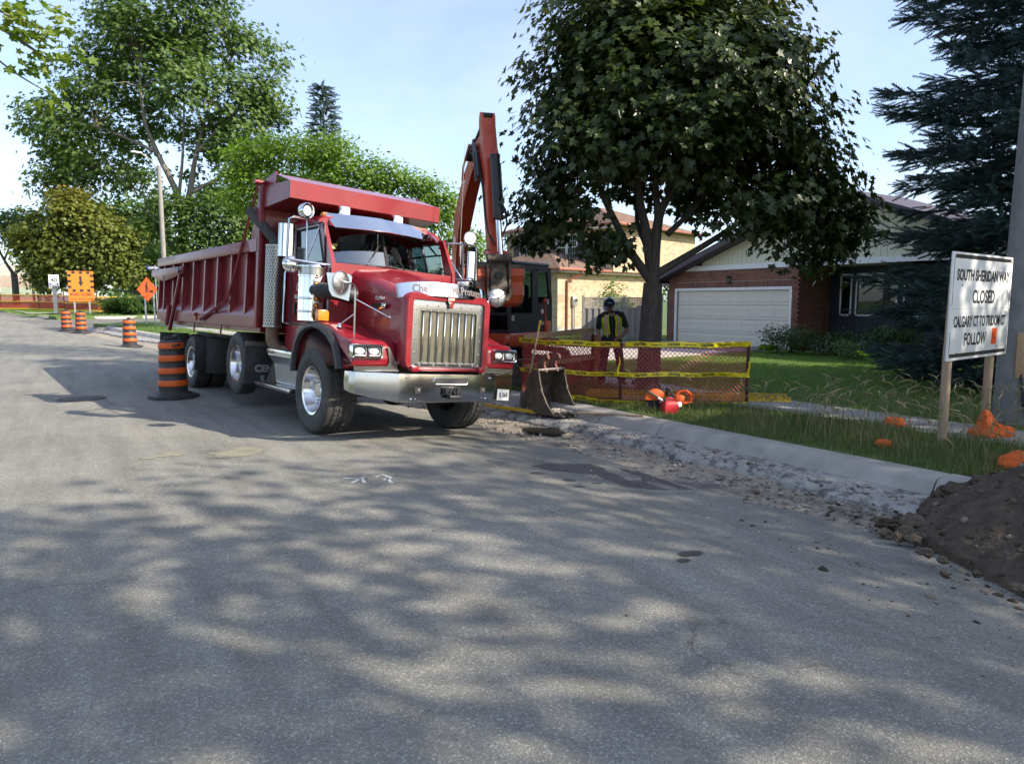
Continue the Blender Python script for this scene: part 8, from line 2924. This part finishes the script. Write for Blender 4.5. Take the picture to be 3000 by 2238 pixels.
# ---- honey locust and its neighbours
finish(tree('honey_locust', 'spreading bright green locust tree behind the dump truck', (12.6, 31.3, .2), LOCUST, 30000, T_OVAL, .20, M_LLOC,
 ([(12.6, 31.3, 0), (12.5, 31.3, 2.2), (12.2, 31.5, 4.4)], .22, .15),
 [([(12.3, 31.4, 3.8), (13.2, 30.8, 6), (13.9, 30.4, 7)], .09, .03), ([(12.2, 31.5, 4.4), (11.6, 31.9, 6.4), (11.0, 32.3, 8)], .10, .03),
  ([(12.4, 31.4, 3.2), (14.4, 30.1, 5.2), (15.8, 29.2, 5.7)], .08, .02), ([(12.2, 31.5, 4.2), (10, 33, 6), (8.4, 34, 7.2)], .09, .03), ([(12.3, 31.4, 3.4), (16, 30.8, 3.9), (18, 30.6, 4.0)], .07, .02)],
 M_BARK, tw=140, twr=.014, seed=51, spray=15, sr=.30, shell=2.6, droop=.5))
finish(tree('street_tree', 'mid green leafy tree under the tall maple, behind the truck box', UB, UNDER, 10000, T_OVAL, .38, M_LSILV,
 ([UB, (UB[0], UB[1], 5)], .2, .14), [([(UB[0], UB[1], 4.4), UNDER[0][:3]], .1, .04), ([(UB[0], UB[1], 4.4), UNDER[2][:3]], .1, .04)], M_BARK, tw=50, twr=.02, seed=61, sr=.5))
finish(tree('turning_maple', 'rounded maple with orange tinted leaves beside the far road sign', (2.95, 66.4, .9), ORANGE, 22000, T_MAPLE, .27, M_LOR,
 ([(2.95, 66.4, .7), (2.9, 66.4, 2.8), (2.6, 66.6, 4.6)], .30, .2), [([(2.7, 66.5, 4), (1.0, 67.6, 6)], .12, .05), ([(2.7, 66.5, 4), (4.4, 65.4, 6)], .12, .05), ([(2.6, 66.6, 4.4), (2.4, 66.7, 8)], .14, .05)],
 M_BARK, tw=70, twr=.025, seed=71, spray=11, sr=.45, shell=3, tb=(-.08, .45)))
finish(tree('background_tree', 'pale green tree rising behind the orange tinted maple', (8, 81, 1.3), MIDG, 8500, T_OVAL, .46, M_LMID,
 ([(8, 81, 1), (8, 81, 7)], .3, .2), [([(8, 81, 6), (6.3, 82, 9)], .15, .05), ([(8, 81, 6), (9.6, 80, 9)], .15, .05)], M_BARKL, tw=40, twr=.03, seed=81, sr=.6))
finish(tree('bright_shrub', 'bright yellow green bush beside the light pole behind the truck', (8, 74, 1.1), BRIGHT, 6000, T_OVAL, .36, M_LBRI,
 ([(8, 74, 1), (8, 74, 3)], .12, .08), [([(8, 74, 2.5), (8.6, 73.5, 4.5)], .07, .03)], M_BARK, cat='bush', tw=20, twr=.02, seed=91, sr=.5))
finish(tree('thin_tree', 'thin dark trunked tree at the far left edge', (-1.95, 80.4, 1.3), FARL, 2600, T_OVAL, .36, M_LMID,
 ([(-1.95, 80.4, 1.1), (-1.95, 80.4, 3.6), (-2.0, 80.4, 4.4)], .30, .24), [([(-2, 80.4, 4.2), (-2.9, 81, 6.2), (-3.2, 81.2, 8.4)], .16, .05), ([(-2, 80.4, 4.2), (-.9, 79.7, 5.4), (-.5, 79.5, 8)], .16, .05), ([(-2.6, 80.8, 5.6), (-1.8, 80.3, 7.6)], .1, .04)],
 M_BARK, tw=50, twr=.03, seed=95, sr=.5))
# bare tree
def bare_tree():
 B = Vector((.55, 75.5, lawn_z(.55, 75.5)))
 t = empty('bare_tree', B, label='leafless pale branched tree behind the far orange fence', cat='tree')
 r = random.Random(6)
 MB().tube([(0, 0, 0), (.05, 0, 1.2), (.0, .1, 2.0)], [.16, .13, .11], 9).build('trunk', M_BARKL, t)
 b = MB()
 def grow(p, d, L, rad, lev):
  q = p + d * L
  mid = p.lerp(q, .5) + Vector((r.uniform(-.1, .1), r.uniform(-.1, .1), .08)) * L
  b.tube([p, mid, q], [rad, rad * .75, rad * .5], 5, False)
  if lev < 4:
   for k in range(3):
    nd = (d + Vector((r.uniform(-.9, .9), r.uniform(-.9, .9), r.uniform(-.15, .5)))).normalized()
    grow(q if k else mid, nd, L * .72, rad * .55, lev + 1)
 for k in range(5):
  a = 2 * pi * k / 5
  grow(Vector((0, .05, 1.5 + .1 * k)), Vector((cos(a), sin(a), .9)).normalized(), 1.25, .07, 1)
 b.build('branches', M_BARKL, t, ang=80, kind='stuff')
bare_tree()

# ---- spruces
def needle_twig():
 V, F = [], []
 rg = random.Random(4)
 for i in range(12):
  y = .04 + .96 * i / 12
  for s in range(3):
   a = 2.09 * s + i * .8
   d = Vector((cos(a), .85, sin(a) * .9)).normalized() * (.20 * (1 - .35 * y))
   b = len(V)
   w = Vector((-sin(a), 0, cos(a))) * .042
   p = Vector((0, y, 0))
   V += [tuple(p - w), tuple(p + w), tuple(p + d)]
   F.append([b, b + 1, b + 2])
 b = len(V)
 V += [(-.014, 0, 0), (.014, 0, 0), (0, 1.05, .0)]
 F.append([b, b + 1, b + 2])
 return V, F
T_NEEDLE = needle_twig()
def spruce(x, y, h, r0, n, label, twig=.34, z0=.55, seed=1, group=None, vis=True, skirt=1.0):
 rg = np.random.default_rng(seed)
 z = lawn_z(x, y)
 t = empty('spruce_tree', (x, y, z), label=label, cat='tree', group=group)
 MB().tube([(0, 0, -.1), (0, 0, h * .5), (0, 0, h)], [.24 * h / 14, .13 * h / 14, .01], 12).build('trunk', M_BARK, t)
 P, N, Fd, tn = [], [], [], []
 br = MB()
 zz = z0
 while zz < h - .2:
  f = (zz - z0) / (h - z0)
  R = r0 * (1 - f) ** .70 * rg.uniform(.88, 1.08) * (1 if zz > z0 + .6 else skirt)
  nb = int(9 + 5 * (1 - f))
  for k in range(nb):
   a = 2 * pi * (k + rg.uniform(-.35, .35)) / nb + zz * 2.1
   L = R * rg.uniform(.78, 1.12)
   dx, dy = cos(a), sin(a)
   sag = -.30 * L * (1 - f) + .10 * L * f
   pts = []
   for q in np.linspace(0, 1, 7):
    pts.append((dx * L * q, dy * L * q, zz + sag * q + .26 * L * max(0, q - .55) ** 1.3 + rg.normal() * .02))
   br.tube(pts, [.028 * (1 - q * .9) * L / 2.5 + .004 for q in np.linspace(0, 1, 7)], 4, False)
   m = max(4, int(n * L / 900 / max(1, nb / 11) * (1 if zz < 9.5 else .35)))
   for _ in range(m):
    q = rg.uniform(.12, 1.0) ** .7
    i = min(5, int(q * 6))
    u = q * 6 - i
    p = np.array(pts[i]) * (1 - u) + np.array(pts[i + 1]) * u
    sd = rg.choice([-1, 1]) * rg.uniform(.25, 1.0) if q < .93 else rg.uniform(-.3, .3)
    spread = .42 * L * (1 - q * .75) * abs(sd)
    d = np.array([dx + -dy * sd, dy + dx * sd, rg.uniform(-.25, .12)])
    d /= np.linalg.norm(d)
    p = p + d * spread * rg.uniform(.0, 1.0) + np.array([0, 0, rg.normal() * .05 - .10 * spread])
    P.append(p)
    Fd.append(d)
    N.append((rg.normal() * .3, rg.normal() * .3, 1))
    tn.append(np.clip(.25 + .5 * q * rg.uniform(.4, 1.2) + rg.normal() * .12, 0, 1))
  zz += (.27 + .09 * (1 - f)) * min(1.05, h / 14) * (1 if zz < 9.5 or h > 30 else 1.9)
 br.build('branches', M_BARK, t, ang=80, kind='stuff')
 P, N, Fd, tn = np.array(P), np.array(N), np.array(Fd), np.array(tn)
 leaves('needles', P, N, T_NEEDLE[0], T_NEEDLE[1], twig * rg.uniform(.7, 1.25, len(P)), M_SPRUCE, t, tn, fwd=Fd)
 return t
spruce(16.3, 5.3, 23, 3.7, 30000, 'tall dark blue spruce at the right edge behind the white sign', .33, .55, 3, skirt=.75)
spruce(20.2, 58.6, 18.9, 2.3, 3000, 'spire of a distant spruce above the locust tree', .9, 4, 5)
# beyond the right edge of the picture, along the same verge and lawns
spruce(15.4, 2.0, 17, 3.0, 3600, 'tall spruce beyond the right edge of the picture', .75, .8, 7)

def big_oak(x, y, cl, n, label, seed, size=.22):
 b = (x, y, lawn_z(x, y))
 top = max(c[2] for c in cl)
 finish(tree('verge_tree', label, b, cl, n, T_MAPLE, size, M_LSILV, ([(x, y, -.1), (x, y, 2.4), (x + .1, y, 4.2)], .34, .24),
  [([(x + .1, y, 4.0), ((x + c[0]) / 2, (y + c[1]) / 2, (4.2 + c[2]) / 2 + .3), c[:3]], .14, .03) for c in cl[:9]], M_BARK, tw=120, twr=.02, seed=seed, spray=10, sr=.45, shell=2.2))
r_ = random.Random(12)
clB = [(9.2, -9.0, 8.0, 2.0), (6.6, -8.2, 7.6, 1.8), (4.4, -7.4, 7.2, 1.5), (11.5, -7.6, 8.0, 1.8), (8.0, -6.4, 8.8, 1.7), (5.6, -5.4, 8.0, 1.3), (10.4, -5.2, 8.6, 1.3), (3.0, -9.6, 8.4, 1.5), (7.0, -11, 9.4, 2.0), (2.2, -6.6, 6.6, 1.0), (9.0, -8, 11, 2.0), (6, -9, 10.6, 1.8), (1.2, -8.6, 7.8, 1.1), (12.5, -10, 8.6, 1.8), (6.8, -3.4, 6.6, .9), (4.0, -4.0, 6.2, .8)]
big_oak(9.0, -8.6, clB, 6000, 'broad verge tree behind the camera whose shade dapples the road', 101)
clA = [(15.6, -7.6, 8, 2.4), (13.4, -6.2, 7.0, 2.0), (17.6, -6.0, 7.6, 2.2), (15, -5.0, 9.6, 2.2), (16, -8.8, 10.8, 2.2), (13.6, -8.4, 9.4, 2.0), (18, -9, 9, 2), (17.0, -4, 5.4, 1.6)]
big_oak(15.4, -7.0, clA, 7000, 'garden tree beyond the right edge of the picture shading the verge', 103)
clC = [(-8.4, -3.6, 8, 2.2), (-6.2, -2.6, 7.2, 1.6), (-9.6, -1.6, 8.4, 2), (-7.4, -5.6, 8.8, 2), (-5.0, -4.6, 7.4, 1.4), (-3.4, -5.6, 7.0, 1.2), (-8, -3, 10.4, 2), (-2.2, -7.2, 7.6, 1.2), (-4.2, -7.8, 8.6, 1.5)]
big_oak(-8.2, -3.8, clC, 5200, 'verge tree on the left behind the camera', 105)
# left side of the street, seen only as reflections in the chrome
for k, (x, y, s_) in enumerate(((-10.5, 22, 1.0), (-12, 33, 1.1), (-11.5, -14, 1.0))):
 if y > 0: x += off(y)
 cl = [(x + r_.uniform(-2, 2), y + r_.uniform(-2, 2), 5.5 + 2.2 * s_ + r_.uniform(-2, 2), 1.9 * s_) for _ in range(8)]
 big_oak(x, y, cl, 2600, ('street tree on the left verge opposite the truck', 'street tree on the left verge beyond the truck', 'street tree on the left verge far behind the camera')[k], 110 + k, .34)

# ---- shrubs
def shrub(name, label, x, y, r, h, n, m, tmpl, size, seed, cat='shrub', group=None, nc=7, one=0):
 rg = random.Random(seed)
 z = lawn_z(x, y)
 cl = [(x + rg.uniform(-.6, .6) * r, y + rg.uniform(-.6, .6) * r, z + h * rg.uniform(.3, .72), r * rg.uniform(.4, .6)) for _ in range(nc)]
 tr_ = tree(name, label, (x, y, z), cl, n, tmpl, size, m, ([(x, y, z - .02), (x, y, z + h * .4)], .03, .02), [([(x, y, z + .05), (x + rg.uniform(-.4, .4) * r, y + rg.uniform(-.4, .4) * r, z + h * .6)], .02, .008) for _ in range(4)], M_BARK, cat=cat, group=group, tw=12, twr=.006, seed=seed, spray=6, sr=.09 + r * .06, shell=2.2)
 return finish(tr_, one)
shrub('flower_bed_shrub', 'dark rounded shrub nearest the garage door', 19.3, 13.5, .85, .85, 2600, M_LDARK, T_OVAL, .085, 1)
shrub('flower_bed_shrub', 'low dark shrub in the middle of the flower bed under the window', 19.7, 12.2, .75, .75, 2200, M_LDARK, T_OVAL, .085, 2)
shrub('flower_bed_shrub', 'leafy shrub beside the spruce in front of the dark window wall', 19.9, 10.9, .9, .95, 2800, M_LDARK, T_OVAL, .10, 3)
shrub('flower_bed_shrub', 'small shrub with pale flowers before the porch', 18.9, 11.4, .45, .5, 900, M_LMID, T_OVAL, .07, 4)
def hosta(x, y, label, seed, s=1.0):
 rg = random.Random(seed)
 z = lawn_z(x, y)
 t = empty('hosta', (x, y, z), label=label, cat='plant')
 V, F = sym([(0, 0), (.22, .22), (.30, .5), (.2, .8), (0, 1)], .12)
 me = bpy.data.meshes.new('leaf')
 me.from_pydata([(a, b, c - .35 * b * b) for a, b, c in V], [], F)
 at = me.attributes.new('tint', 'FLOAT', 'POINT')
 at.data.foreach_set('value', np.full(len(V), .6, np.float32))
 me.materials.append(M_LBRI)
 for k in range(16):
  a = rg.uniform(0, 2 * pi)
  inst(me, 'leaf', t, M=tr(cos(a) * .08, sin(a) * .08, .06 + rg.uniform(0, .1)) @ Matrix.Rotation(a - pi / 2, 4, 'Z') @ Matrix.Rotation(rg.uniform(.3, .9), 4, 'X') @ Matrix.Scale(rg.uniform(.25, .45) * s, 4))
hosta(18.6, 13.9, 'broad leaved hosta by the right end of the garage door', 1, .9)
hosta(18.3, 10.2, 'broad leaved yellow green hosta at the right of the flower bed', 2, 1.3)
shrub('corner_bush', 'sunlit green bush rising over the lattice fence by the tan house', 20.9, 23.4, .95, 3.1, 3600, M_LBRI, T_OVAL, .12, 8, nc=10)
# juniper: layered sprays
def juniper(x, y, label, seed):
 rg = np.random.default_rng(seed)
 t = empty('juniper_bush', (x, y, lawn_z(x, y)), label=label, cat='bush')
 P, N, Fd, tn = [], [], [], []
 b = MB()
 for k in range(46):
  a = rg.uniform(0, 2 * pi)
  L = rg.uniform(.9, 2.4)
  z0 = rg.uniform(.1, .9)
  el = rg.uniform(.0, .55)
  pts = [(cos(a) * L * q, sin(a) * L * q, z0 + L * el * q - .25 * L * q * q * (1 - el)) for q in np.linspace(0, 1, 6)]
  b.tube(pts, [.03, .025, .02, .015, .01, .005], 4, False)
  for _ in range(50):
   q = rg.uniform(.2, 1)
   i = min(4, int(q * 5))
   u = q * 5 - i
   p = np.array(pts[i]) * (1 - u) + np.array(pts[i + 1]) * u
   sd = rg.uniform(-1, 1)
   P.append(p + np.array([-sin(a) * sd * .3, cos(a) * sd * .3, rg.normal() * .05]))
   Fd.append((cos(a) - sin(a) * sd, sin(a) + cos(a) * sd, .2))
   N.append((rg.normal() * .3, rg.normal() * .3, 1))
   tn.append(np.clip(.3 + .5 * q + rg.normal() * .15, 0, 1))
 b.build('branches', M_BARK, t, ang=80, kind='stuff')
 leaves('sprays', np.array(P), np.array(N), T_NEEDLE[0], T_NEEDLE[1], .55, M_JUN, t, np.array(tn), fwd=np.array(Fd))
juniper(5.4, 57.6, 'layered juniper bush behind the diamond road sign', 3)
juniper(7.6, 58.6, 'juniper bush against the far board fence, next to the street sign', 4)
# far-off trees closing the horizon
def treeline():
 rg = np.random.default_rng(77)
 cl = []
 for a in np.linspace(-20, 110, 60):
  q = radians(a)
  d = 150 + rg.uniform(-12, 12)
  for _ in range(3):
   cl.append((sin(q) * d + rg.normal() * 3, cos(q) * d + rg.normal() * 3, 1.6 + rg.uniform(1, 4.5), rg.uniform(2, 3.4)))
 P, N, Fd, tn, sp = crown(cl, 16000, spray=10, sr=1.0, seed=78)
 o = leaves('far_treeline', P, N, T_OVAL[0], T_OVAL[1], 1.2 * rg.uniform(.6, 1.2, len(P)), M_LMID, None, tn, fwd=Fd)
 tag(o, 'distant belt of trees along the horizon', kind='stuff')
treeline()
# ------------------------------------------------------------------ people
M_SKIN = mat('skin', (0.30, 0.16, 0.10), (0.25, 0.13, 0.085), scale=8, rough=.6)
M_TEE = mat('black_tshirt', (0.012, 0.012, 0.013), (0.02, 0.02, 0.021), scale=8, rough=.9)
M_TEEG = mat('grey_tshirt', (0.20, 0.23, 0.24), (0.16, 0.19, 0.20), scale=8, rough=.9)
M_TROU = mat('dark_trousers', (0.018, 0.018, 0.022), (0.03, 0.03, 0.035), scale=10, rough=.9)
M_BOOT = mat('work_boot', (0.045, 0.032, 0.022), (0.03, 0.022, 0.016), scale=12, rough=.8)
M_VEST = mat('hi_vis_lime', (0.55, 0.85, 0.04), (0.48, 0.78, 0.04), scale=10, rough=.6)
M_VESTO = mat('hi_vis_orange', (0.85, 0.16, 0.02), (0.78, 0.14, 0.02), scale=10, rough=.6)
M_VESTS = mat('reflective_silver', (0.58, 0.58, 0.58), (0.50, 0.50, 0.50), scale=10, rough=.4)
M_HAT = mat('navy_hard_hat', (0.010, 0.016, 0.05), (0.014, 0.02, 0.06), scale=6, rough=.3, coat=.5)
M_HAIR = mat('dark_hair', (0.012, 0.009, 0.007), (0.02, 0.015, 0.012), scale=30, rough=.8)

def fuse(b, name, m, parent, vox=.009):
 """one continuous skin over overlapping volumes"""
 o = b.build(name, m, None, ang=0)
 md = o.modifiers.new('fuse', 'REMESH')
 md.mode = 'VOXEL'
 md.voxel_size = vox
 sm = o.modifiers.new('soft', 'SMOOTH')
 sm.factor = .5
 sm.iterations = 3
 dg = bpy.context.evaluated_depsgraph_get()
 me = bpy.data.meshes.new_from_object(o.evaluated_get(dg))
 old = o.data
 o.modifiers.clear()
 o.data = me
 bpy.data.meshes.remove(old)
 me.name = name
 me.shade_smooth()
 if not me.materials:
  me.materials.append(m)
 o.parent = parent
 return o

def limb(b, pts, rs, n=12):
 out, ro = [], []
 for i in range(len(pts) - 1):
  for k in range(4):
   t = k / 4
   out.append(Vector(pts[i]).lerp(Vector(pts[i + 1]), t))
   ro.append(rs[i] + (rs[i + 1] - rs[i]) * t)
 out.append(Vector(pts[-1]))
 ro.append(rs[-1])
 b.tube(out, ro, n)
 b.sphere(pts[0], rs[0], 12, 8)
 b.sphere(pts[-1], rs[-1], 12, 8)

def hand(b, wrist, d, palm_n, side):
 """palm and five curled fingers; d = towards the fingers, palm_n = out of the palm"""
 d, pn = Vector(d).normalized(), Vector(palm_n).normalized()
 s = d.cross(pn).normalized() * side
 w = Vector(wrist)
 F = frame(tuple(w), s, d, pn)
 b.bbox(-.040, .040, .0, .095, -.014, .014, .012, 2, F)
 for k, (x, L) in enumerate(((-.030, .066), (-.010, .078), (.011, .074), (.030, .058))):
  p0 = F @ Vector((x, .085, 0))
  p1 = F @ Vector((x * 1.05, .085 + L * .5, .008))
  p2 = F @ Vector((x * 1.05, .085 + L * .85, .030))
  b.tube([p0, p1, p2], [.0105, .0095, .008], 7)
  b.sphere(p2, .008, 6, 5)
 p0, p1, p2 = F @ Vector((-.034, .02, .004)), F @ Vector((-.062, .055, .018)), F @ Vector((-.060, .088, .030))
 b.tube([p0, p1, p2], [.014, .0115, .009], 7)
 b.sphere(p2, .009, 6, 5)

def head(b, c, R):
 """skull, jaw, nose, brow, ears; face towards local -y, R turns it"""
 M_ = tr(*c) @ R
 b.sphere((0, .012, .03), (.076, .095, .092), 18, 12, M_)
 b.sphere((0, -.030, -.045), (.056, .062, .062), 16, 10, M_)
 b.sphere((0, -.062, -.088), (.026, .022, .018), 10, 8, M_)
 q = MB().loft([[(-.008, -.088, .02), (.008, -.088, .02), (.008, -.07, .02), (-.008, -.07, .02)], [(-.018, -.116, -.028), (.018, -.116, -.028), (.018, -.07, -.03), (-.018, -.07, -.03)]])
 b.add(q.v, q.f, M_)
 b.sphere((0, -.078, .030), (.055, .018, .012), 12, 8, M_)
 for s in S2:
  b.sphere((s * .078, .018, -.005), (.012, .022, .034), 8, 8, M_)
  b.sphere((s * .040, -.060, -.020), (.025, .02, .02), 8, 6, M_)
 return M_

def torso_pt(z, th, J, o=0.0):
 """point on the upper body: th = 0 at the chest, z 0 hip .. 1 shoulder"""
 P_, C_ = Vector(J['pelvis']), Vector(J['chest'])
 c = P_.lerp(C_, z)
 ax_ = (C_ - P_).normalized()
 sd = Vector(J['side']).normalized()
 fw = ax_.cross(sd).normalized()
 if fw.dot(Vector(J['front'])) < 0: fw = -fw
 rx = (.155 + .045 * sstep(.2, .85, z) - .05 * sstep(.88, 1.12, z)) + o
 ry = (.105 + .018 * sstep(.2, .8, z) - .035 * sstep(.88, 1.12, z)) + o
 return c + sd * rx * sin(th) + fw * ry * cos(th)

def person(loc, rz, J, label, shirt, hat=True, sleeves='short'):
 t = empty('person', loc, rz, label=label, cat='person')
 b = MB()
 R = J['head_rot']
 limb(b, [J['pelvis'], Vector(J['pelvis']).lerp(Vector(J['chest']), .5), J['chest']], [.12, .11, .115])
 limb(b, [J['chest'], J['neck'], J['headc']], [.09, .055, .055])
 for k in 'lr':
  limb(b, [J['sh_' + k], J['el_' + k], J['wr_' + k]], [.056, .042, .029])
  hand(b, J['wr_' + k], J['hd_' + k], J['pn_' + k], 1 if k == 'l' else -1)
  limb(b, [J['hip_' + k], J['kn_' + k], J['an_' + k]], [.085, .058, .042])
 M_ = head(b, J['headc'], R)
 fuse(b, 'body', M_SKIN, t, .0085)
 eb = MB()
 for s in S2:
  eb.sphere((s * .030, -.080, .008), (.011, .007, .006), 8, 6, M_)
 eb.build('eye', M_BLKTXT, t, kind='stuff')
 mo = MB().sphere((0, -.088, -.062), (.022, .008, .004), 8, 6, M_)
 mo.build('mouth', mat('lips', (0.16, 0.06, 0.05), (0.14, 0.05, 0.045), rough=.6), t)
 hb = MB().sphere((0, .024, .030), (.082, .095, .088), 18, 12, M_)
 fuse(hb, 'hair', M_HAIR, t, .012)
 bd = MB().sphere((0, -.034, -.062), (.059, .064, .050), 16, 10, M_)
 fuse(bd, 'beard', mat('stubble', (0.10, 0.065, 0.048), (0.13, 0.08, 0.06), scale=60, rough=.9), t, .012)
 if hat:
  h = empty('hard_hat', (0, 0, 0), parent=t)
  hm = MB().lathe([(.118, .045), (.118, .075), (.108, .115), (.085, .15), (.045, .172), (0, .178)], 28, M_ @ tr(0, .012, .0), caps=False)
  hm.build('hat_shell', M_HAT, h)
  bm_ = MB().sheet([[(.118 * sin(a) * (1 + .02 * k), -.0 + .012 - (.118 + .075 * k * max(0, cos(a)) ** .7) * cos(a), .058 - .030 * k * cos(a)) for a in np.linspace(-1.5, 1.5, 13)] for k in (0, .5, 1)], .005, M_)
  bm_.build('hat_brim', M_HAT, h)
  MB().bbox(-.012, .012, -.10, .10, .165, .185, .008, 2, M_).build('hat_ridge', M_HAT, h)
 # shirt with short sleeves
 b = MB()
 rings = [[tuple(torso_pt(z, th, J, .014)) for th in np.linspace(0, 2 * pi, 25)[:-1]] for z in np.linspace(-.18, 1.08, 12)]
 b.loft(rings)
 limb(b, [J['chest'], Vector(J['chest']).lerp(Vector(J['neck']), .75)], [.105, .072])
 for k in 'lr':
  e = Vector(J['sh_' + k]).lerp(Vector(J['el_' + k]), .72)
  limb(b, [Vector(J['chest']).lerp(Vector(J['sh_' + k]), .55), J['sh_' + k], e], [.10, .072, .060])
 fuse(b, 'shirt', shirt, t, .010)
 b = MB()
 limb(b, [Vector(J['hip_l']).lerp(Vector(J['hip_r']), .5) + Vector((0, 0, .06)), Vector(J['hip_l']).lerp(Vector(J['hip_r']), .5) - Vector((0, 0, .02))], [.135, .13])
 for k in 'lr':
  limb(b, [J['hip_' + k], J['kn_' + k], Vector(J['an_' + k]) + Vector((0, 0, .0))], [.108, .082, .075])
 fuse(b, 'trousers', M_TROU, t, .011)
 for k in 'lr':
  a = Vector(J['an_' + k])
  toe = Vector(J['toe_' + k])
  b = MB()
  limb(b, [a + Vector((0, 0, .06)), a - Vector((0, 0, .01)), a + toe * .10 + Vector((0, 0, -.045)), a + toe * .19 + Vector((0, 0, -.05))], [.058, .058, .050, .042])
  limb(b, [a - toe * .05 + Vector((0, 0, -.04)), a + toe * .05 + Vector((0, 0, -.045))], [.045, .045])
  fuse(b, 'boot', M_BOOT, t, .010)
 # vest: two front panels joined round the back, stripes sewn on
 def panel(t0, t1, z0, z1, o, nt=10, nz=10, vneck=0.0):
  rows = []
  for i in range(nz + 1):
   z = z0 + (z1 - z0) * i / nz
   v = vneck * sstep(.35, 1.08, z)
   rows.append([tuple(torso_pt(z, (t0 + v * (1 if t0 > 0 else -1) * 0) + (t1 - t0) * k / nt, J, o)) for k in range(nt + 1)])
  return MB().sheet(rows, .004)
 v = MB()
 q = panel(.30, 2 * pi - .30, -.28, 1.10, .024, 30, 14)
 v.add(q.v, q.f)
 VE = v.build('vest', M_VEST, t, ang=60)
 for s in S2:
  a0 = s * .62
  q = panel(a0 - .17, a0 + .17, -.27, 1.12, .031, 6, 14)
  q.build('vest_stripe', M_VESTO, VE, ang=60)
  q = panel(a0 - .085, a0 + .085, -.27, 1.12, .035, 4, 14)
  q.build('vest_stripe', M_VESTS, VE, ang=60)
  a1 = pi - s * .55
  q = panel(a1 - .12, a1 + .12, -.27, 1.12, .031, 5, 14)
  q.build('vest_stripe', M_VESTO, VE, ang=60)
 q = panel(.32, 2 * pi - .32, -.12, -.01, .033, 30, 3)
 q.build('vest_band', M_VESTO, VE, ang=60)
 q = panel(.32, 2 * pi - .32, -.095, -.035, .037, 30, 2)
 q.build('vest_band', M_VESTS, VE, ang=60)
 return t
HR = lambda yaw, pitch: Matrix.Rotation(yaw, 4, 'Z') @ Matrix.Rotation(pitch, 4, 'X')
W_ = (9.46, 10.72)
J1 = dict(pelvis=(.02, .02, .98), chest=(-.02, -.05, 1.39), neck=(-.03, -.08, 1.49), headc=(-.05, -.135, 1.585), side=(1, .05, 0), front=(0, -1, 0),
 sh_l=(.185, -.02, 1.42), el_l=(.315, -.03, 1.12), wr_l=(.16, -.20, .98), hd_l=(-.8, -.35, -.3), pn_l=(.1, .5, -.8),
 sh_r=(-.22, -.05, 1.38), el_r=(-.27, -.03, 1.10), wr_r=(-.24, -.16, .88), hd_r=(.1, -.4, -.9), pn_r=(.8, .2, .1),
 hip_l=(.10, 0, .93), kn_l=(.17, -.08, .51), an_l=(.22, -.04, .10), hip_r=(-.10, 0, .93), kn_r=(-.15, -.03, .51), an_r=(-.18, .02, .10),
 toe_l=(.35, -.9, 0), toe_r=(-.3, -.95, 0), head_rot=HR(radians(-38), radians(30)))
person((W_[0], W_[1], lawn_z(*W_) - .035), radians(-36), J1, 'person in lime hi-vis vest and dark hard hat standing behind the red fence, looking down', M_TEE)
p = MU @ Vector((.54, -.02, 0))
zs = 1.36
J2 = dict(pelvis=(0, .03, zs + .10), chest=(.0, .02, zs + .53), neck=(0, .0, zs + .63), headc=(0, -.03, zs + .74), side=(1, 0, 0), front=(0, -1, 0),
 sh_l=(.205, .02, zs + .53), el_l=(.27, -.10, zs + .26), wr_l=(.27, -.33, zs + .27), hd_l=(0, -1, -.2), pn_l=(0, -.2, -1),
 sh_r=(-.205, .02, zs + .53), el_r=(-.27, -.10, zs + .26), wr_r=(-.25, -.33, zs + .27), hd_r=(0, -1, -.2), pn_r=(0, -.2, -1),
 hip_l=(.10, 0, zs + .08), kn_l=(.14, -.42, zs + .10), an_l=(.13, -.58, zs - .26), hip_r=(-.10, 0, zs + .08), kn_r=(-.14, -.42, zs + .10), an_r=(-.13, -.58, zs - .26),
 toe_l=(0, -1, 0), toe_r=(0, -1, 0), head_rot=HR(radians(12), radians(8)))
person((EXC[0] + p.x, EXC[1] + p.y, EZ), radians(-67.8), J2, 'person in grey shirt and hi-vis vest sitting at the controls of the excavator', M_TEEG, hat=False)
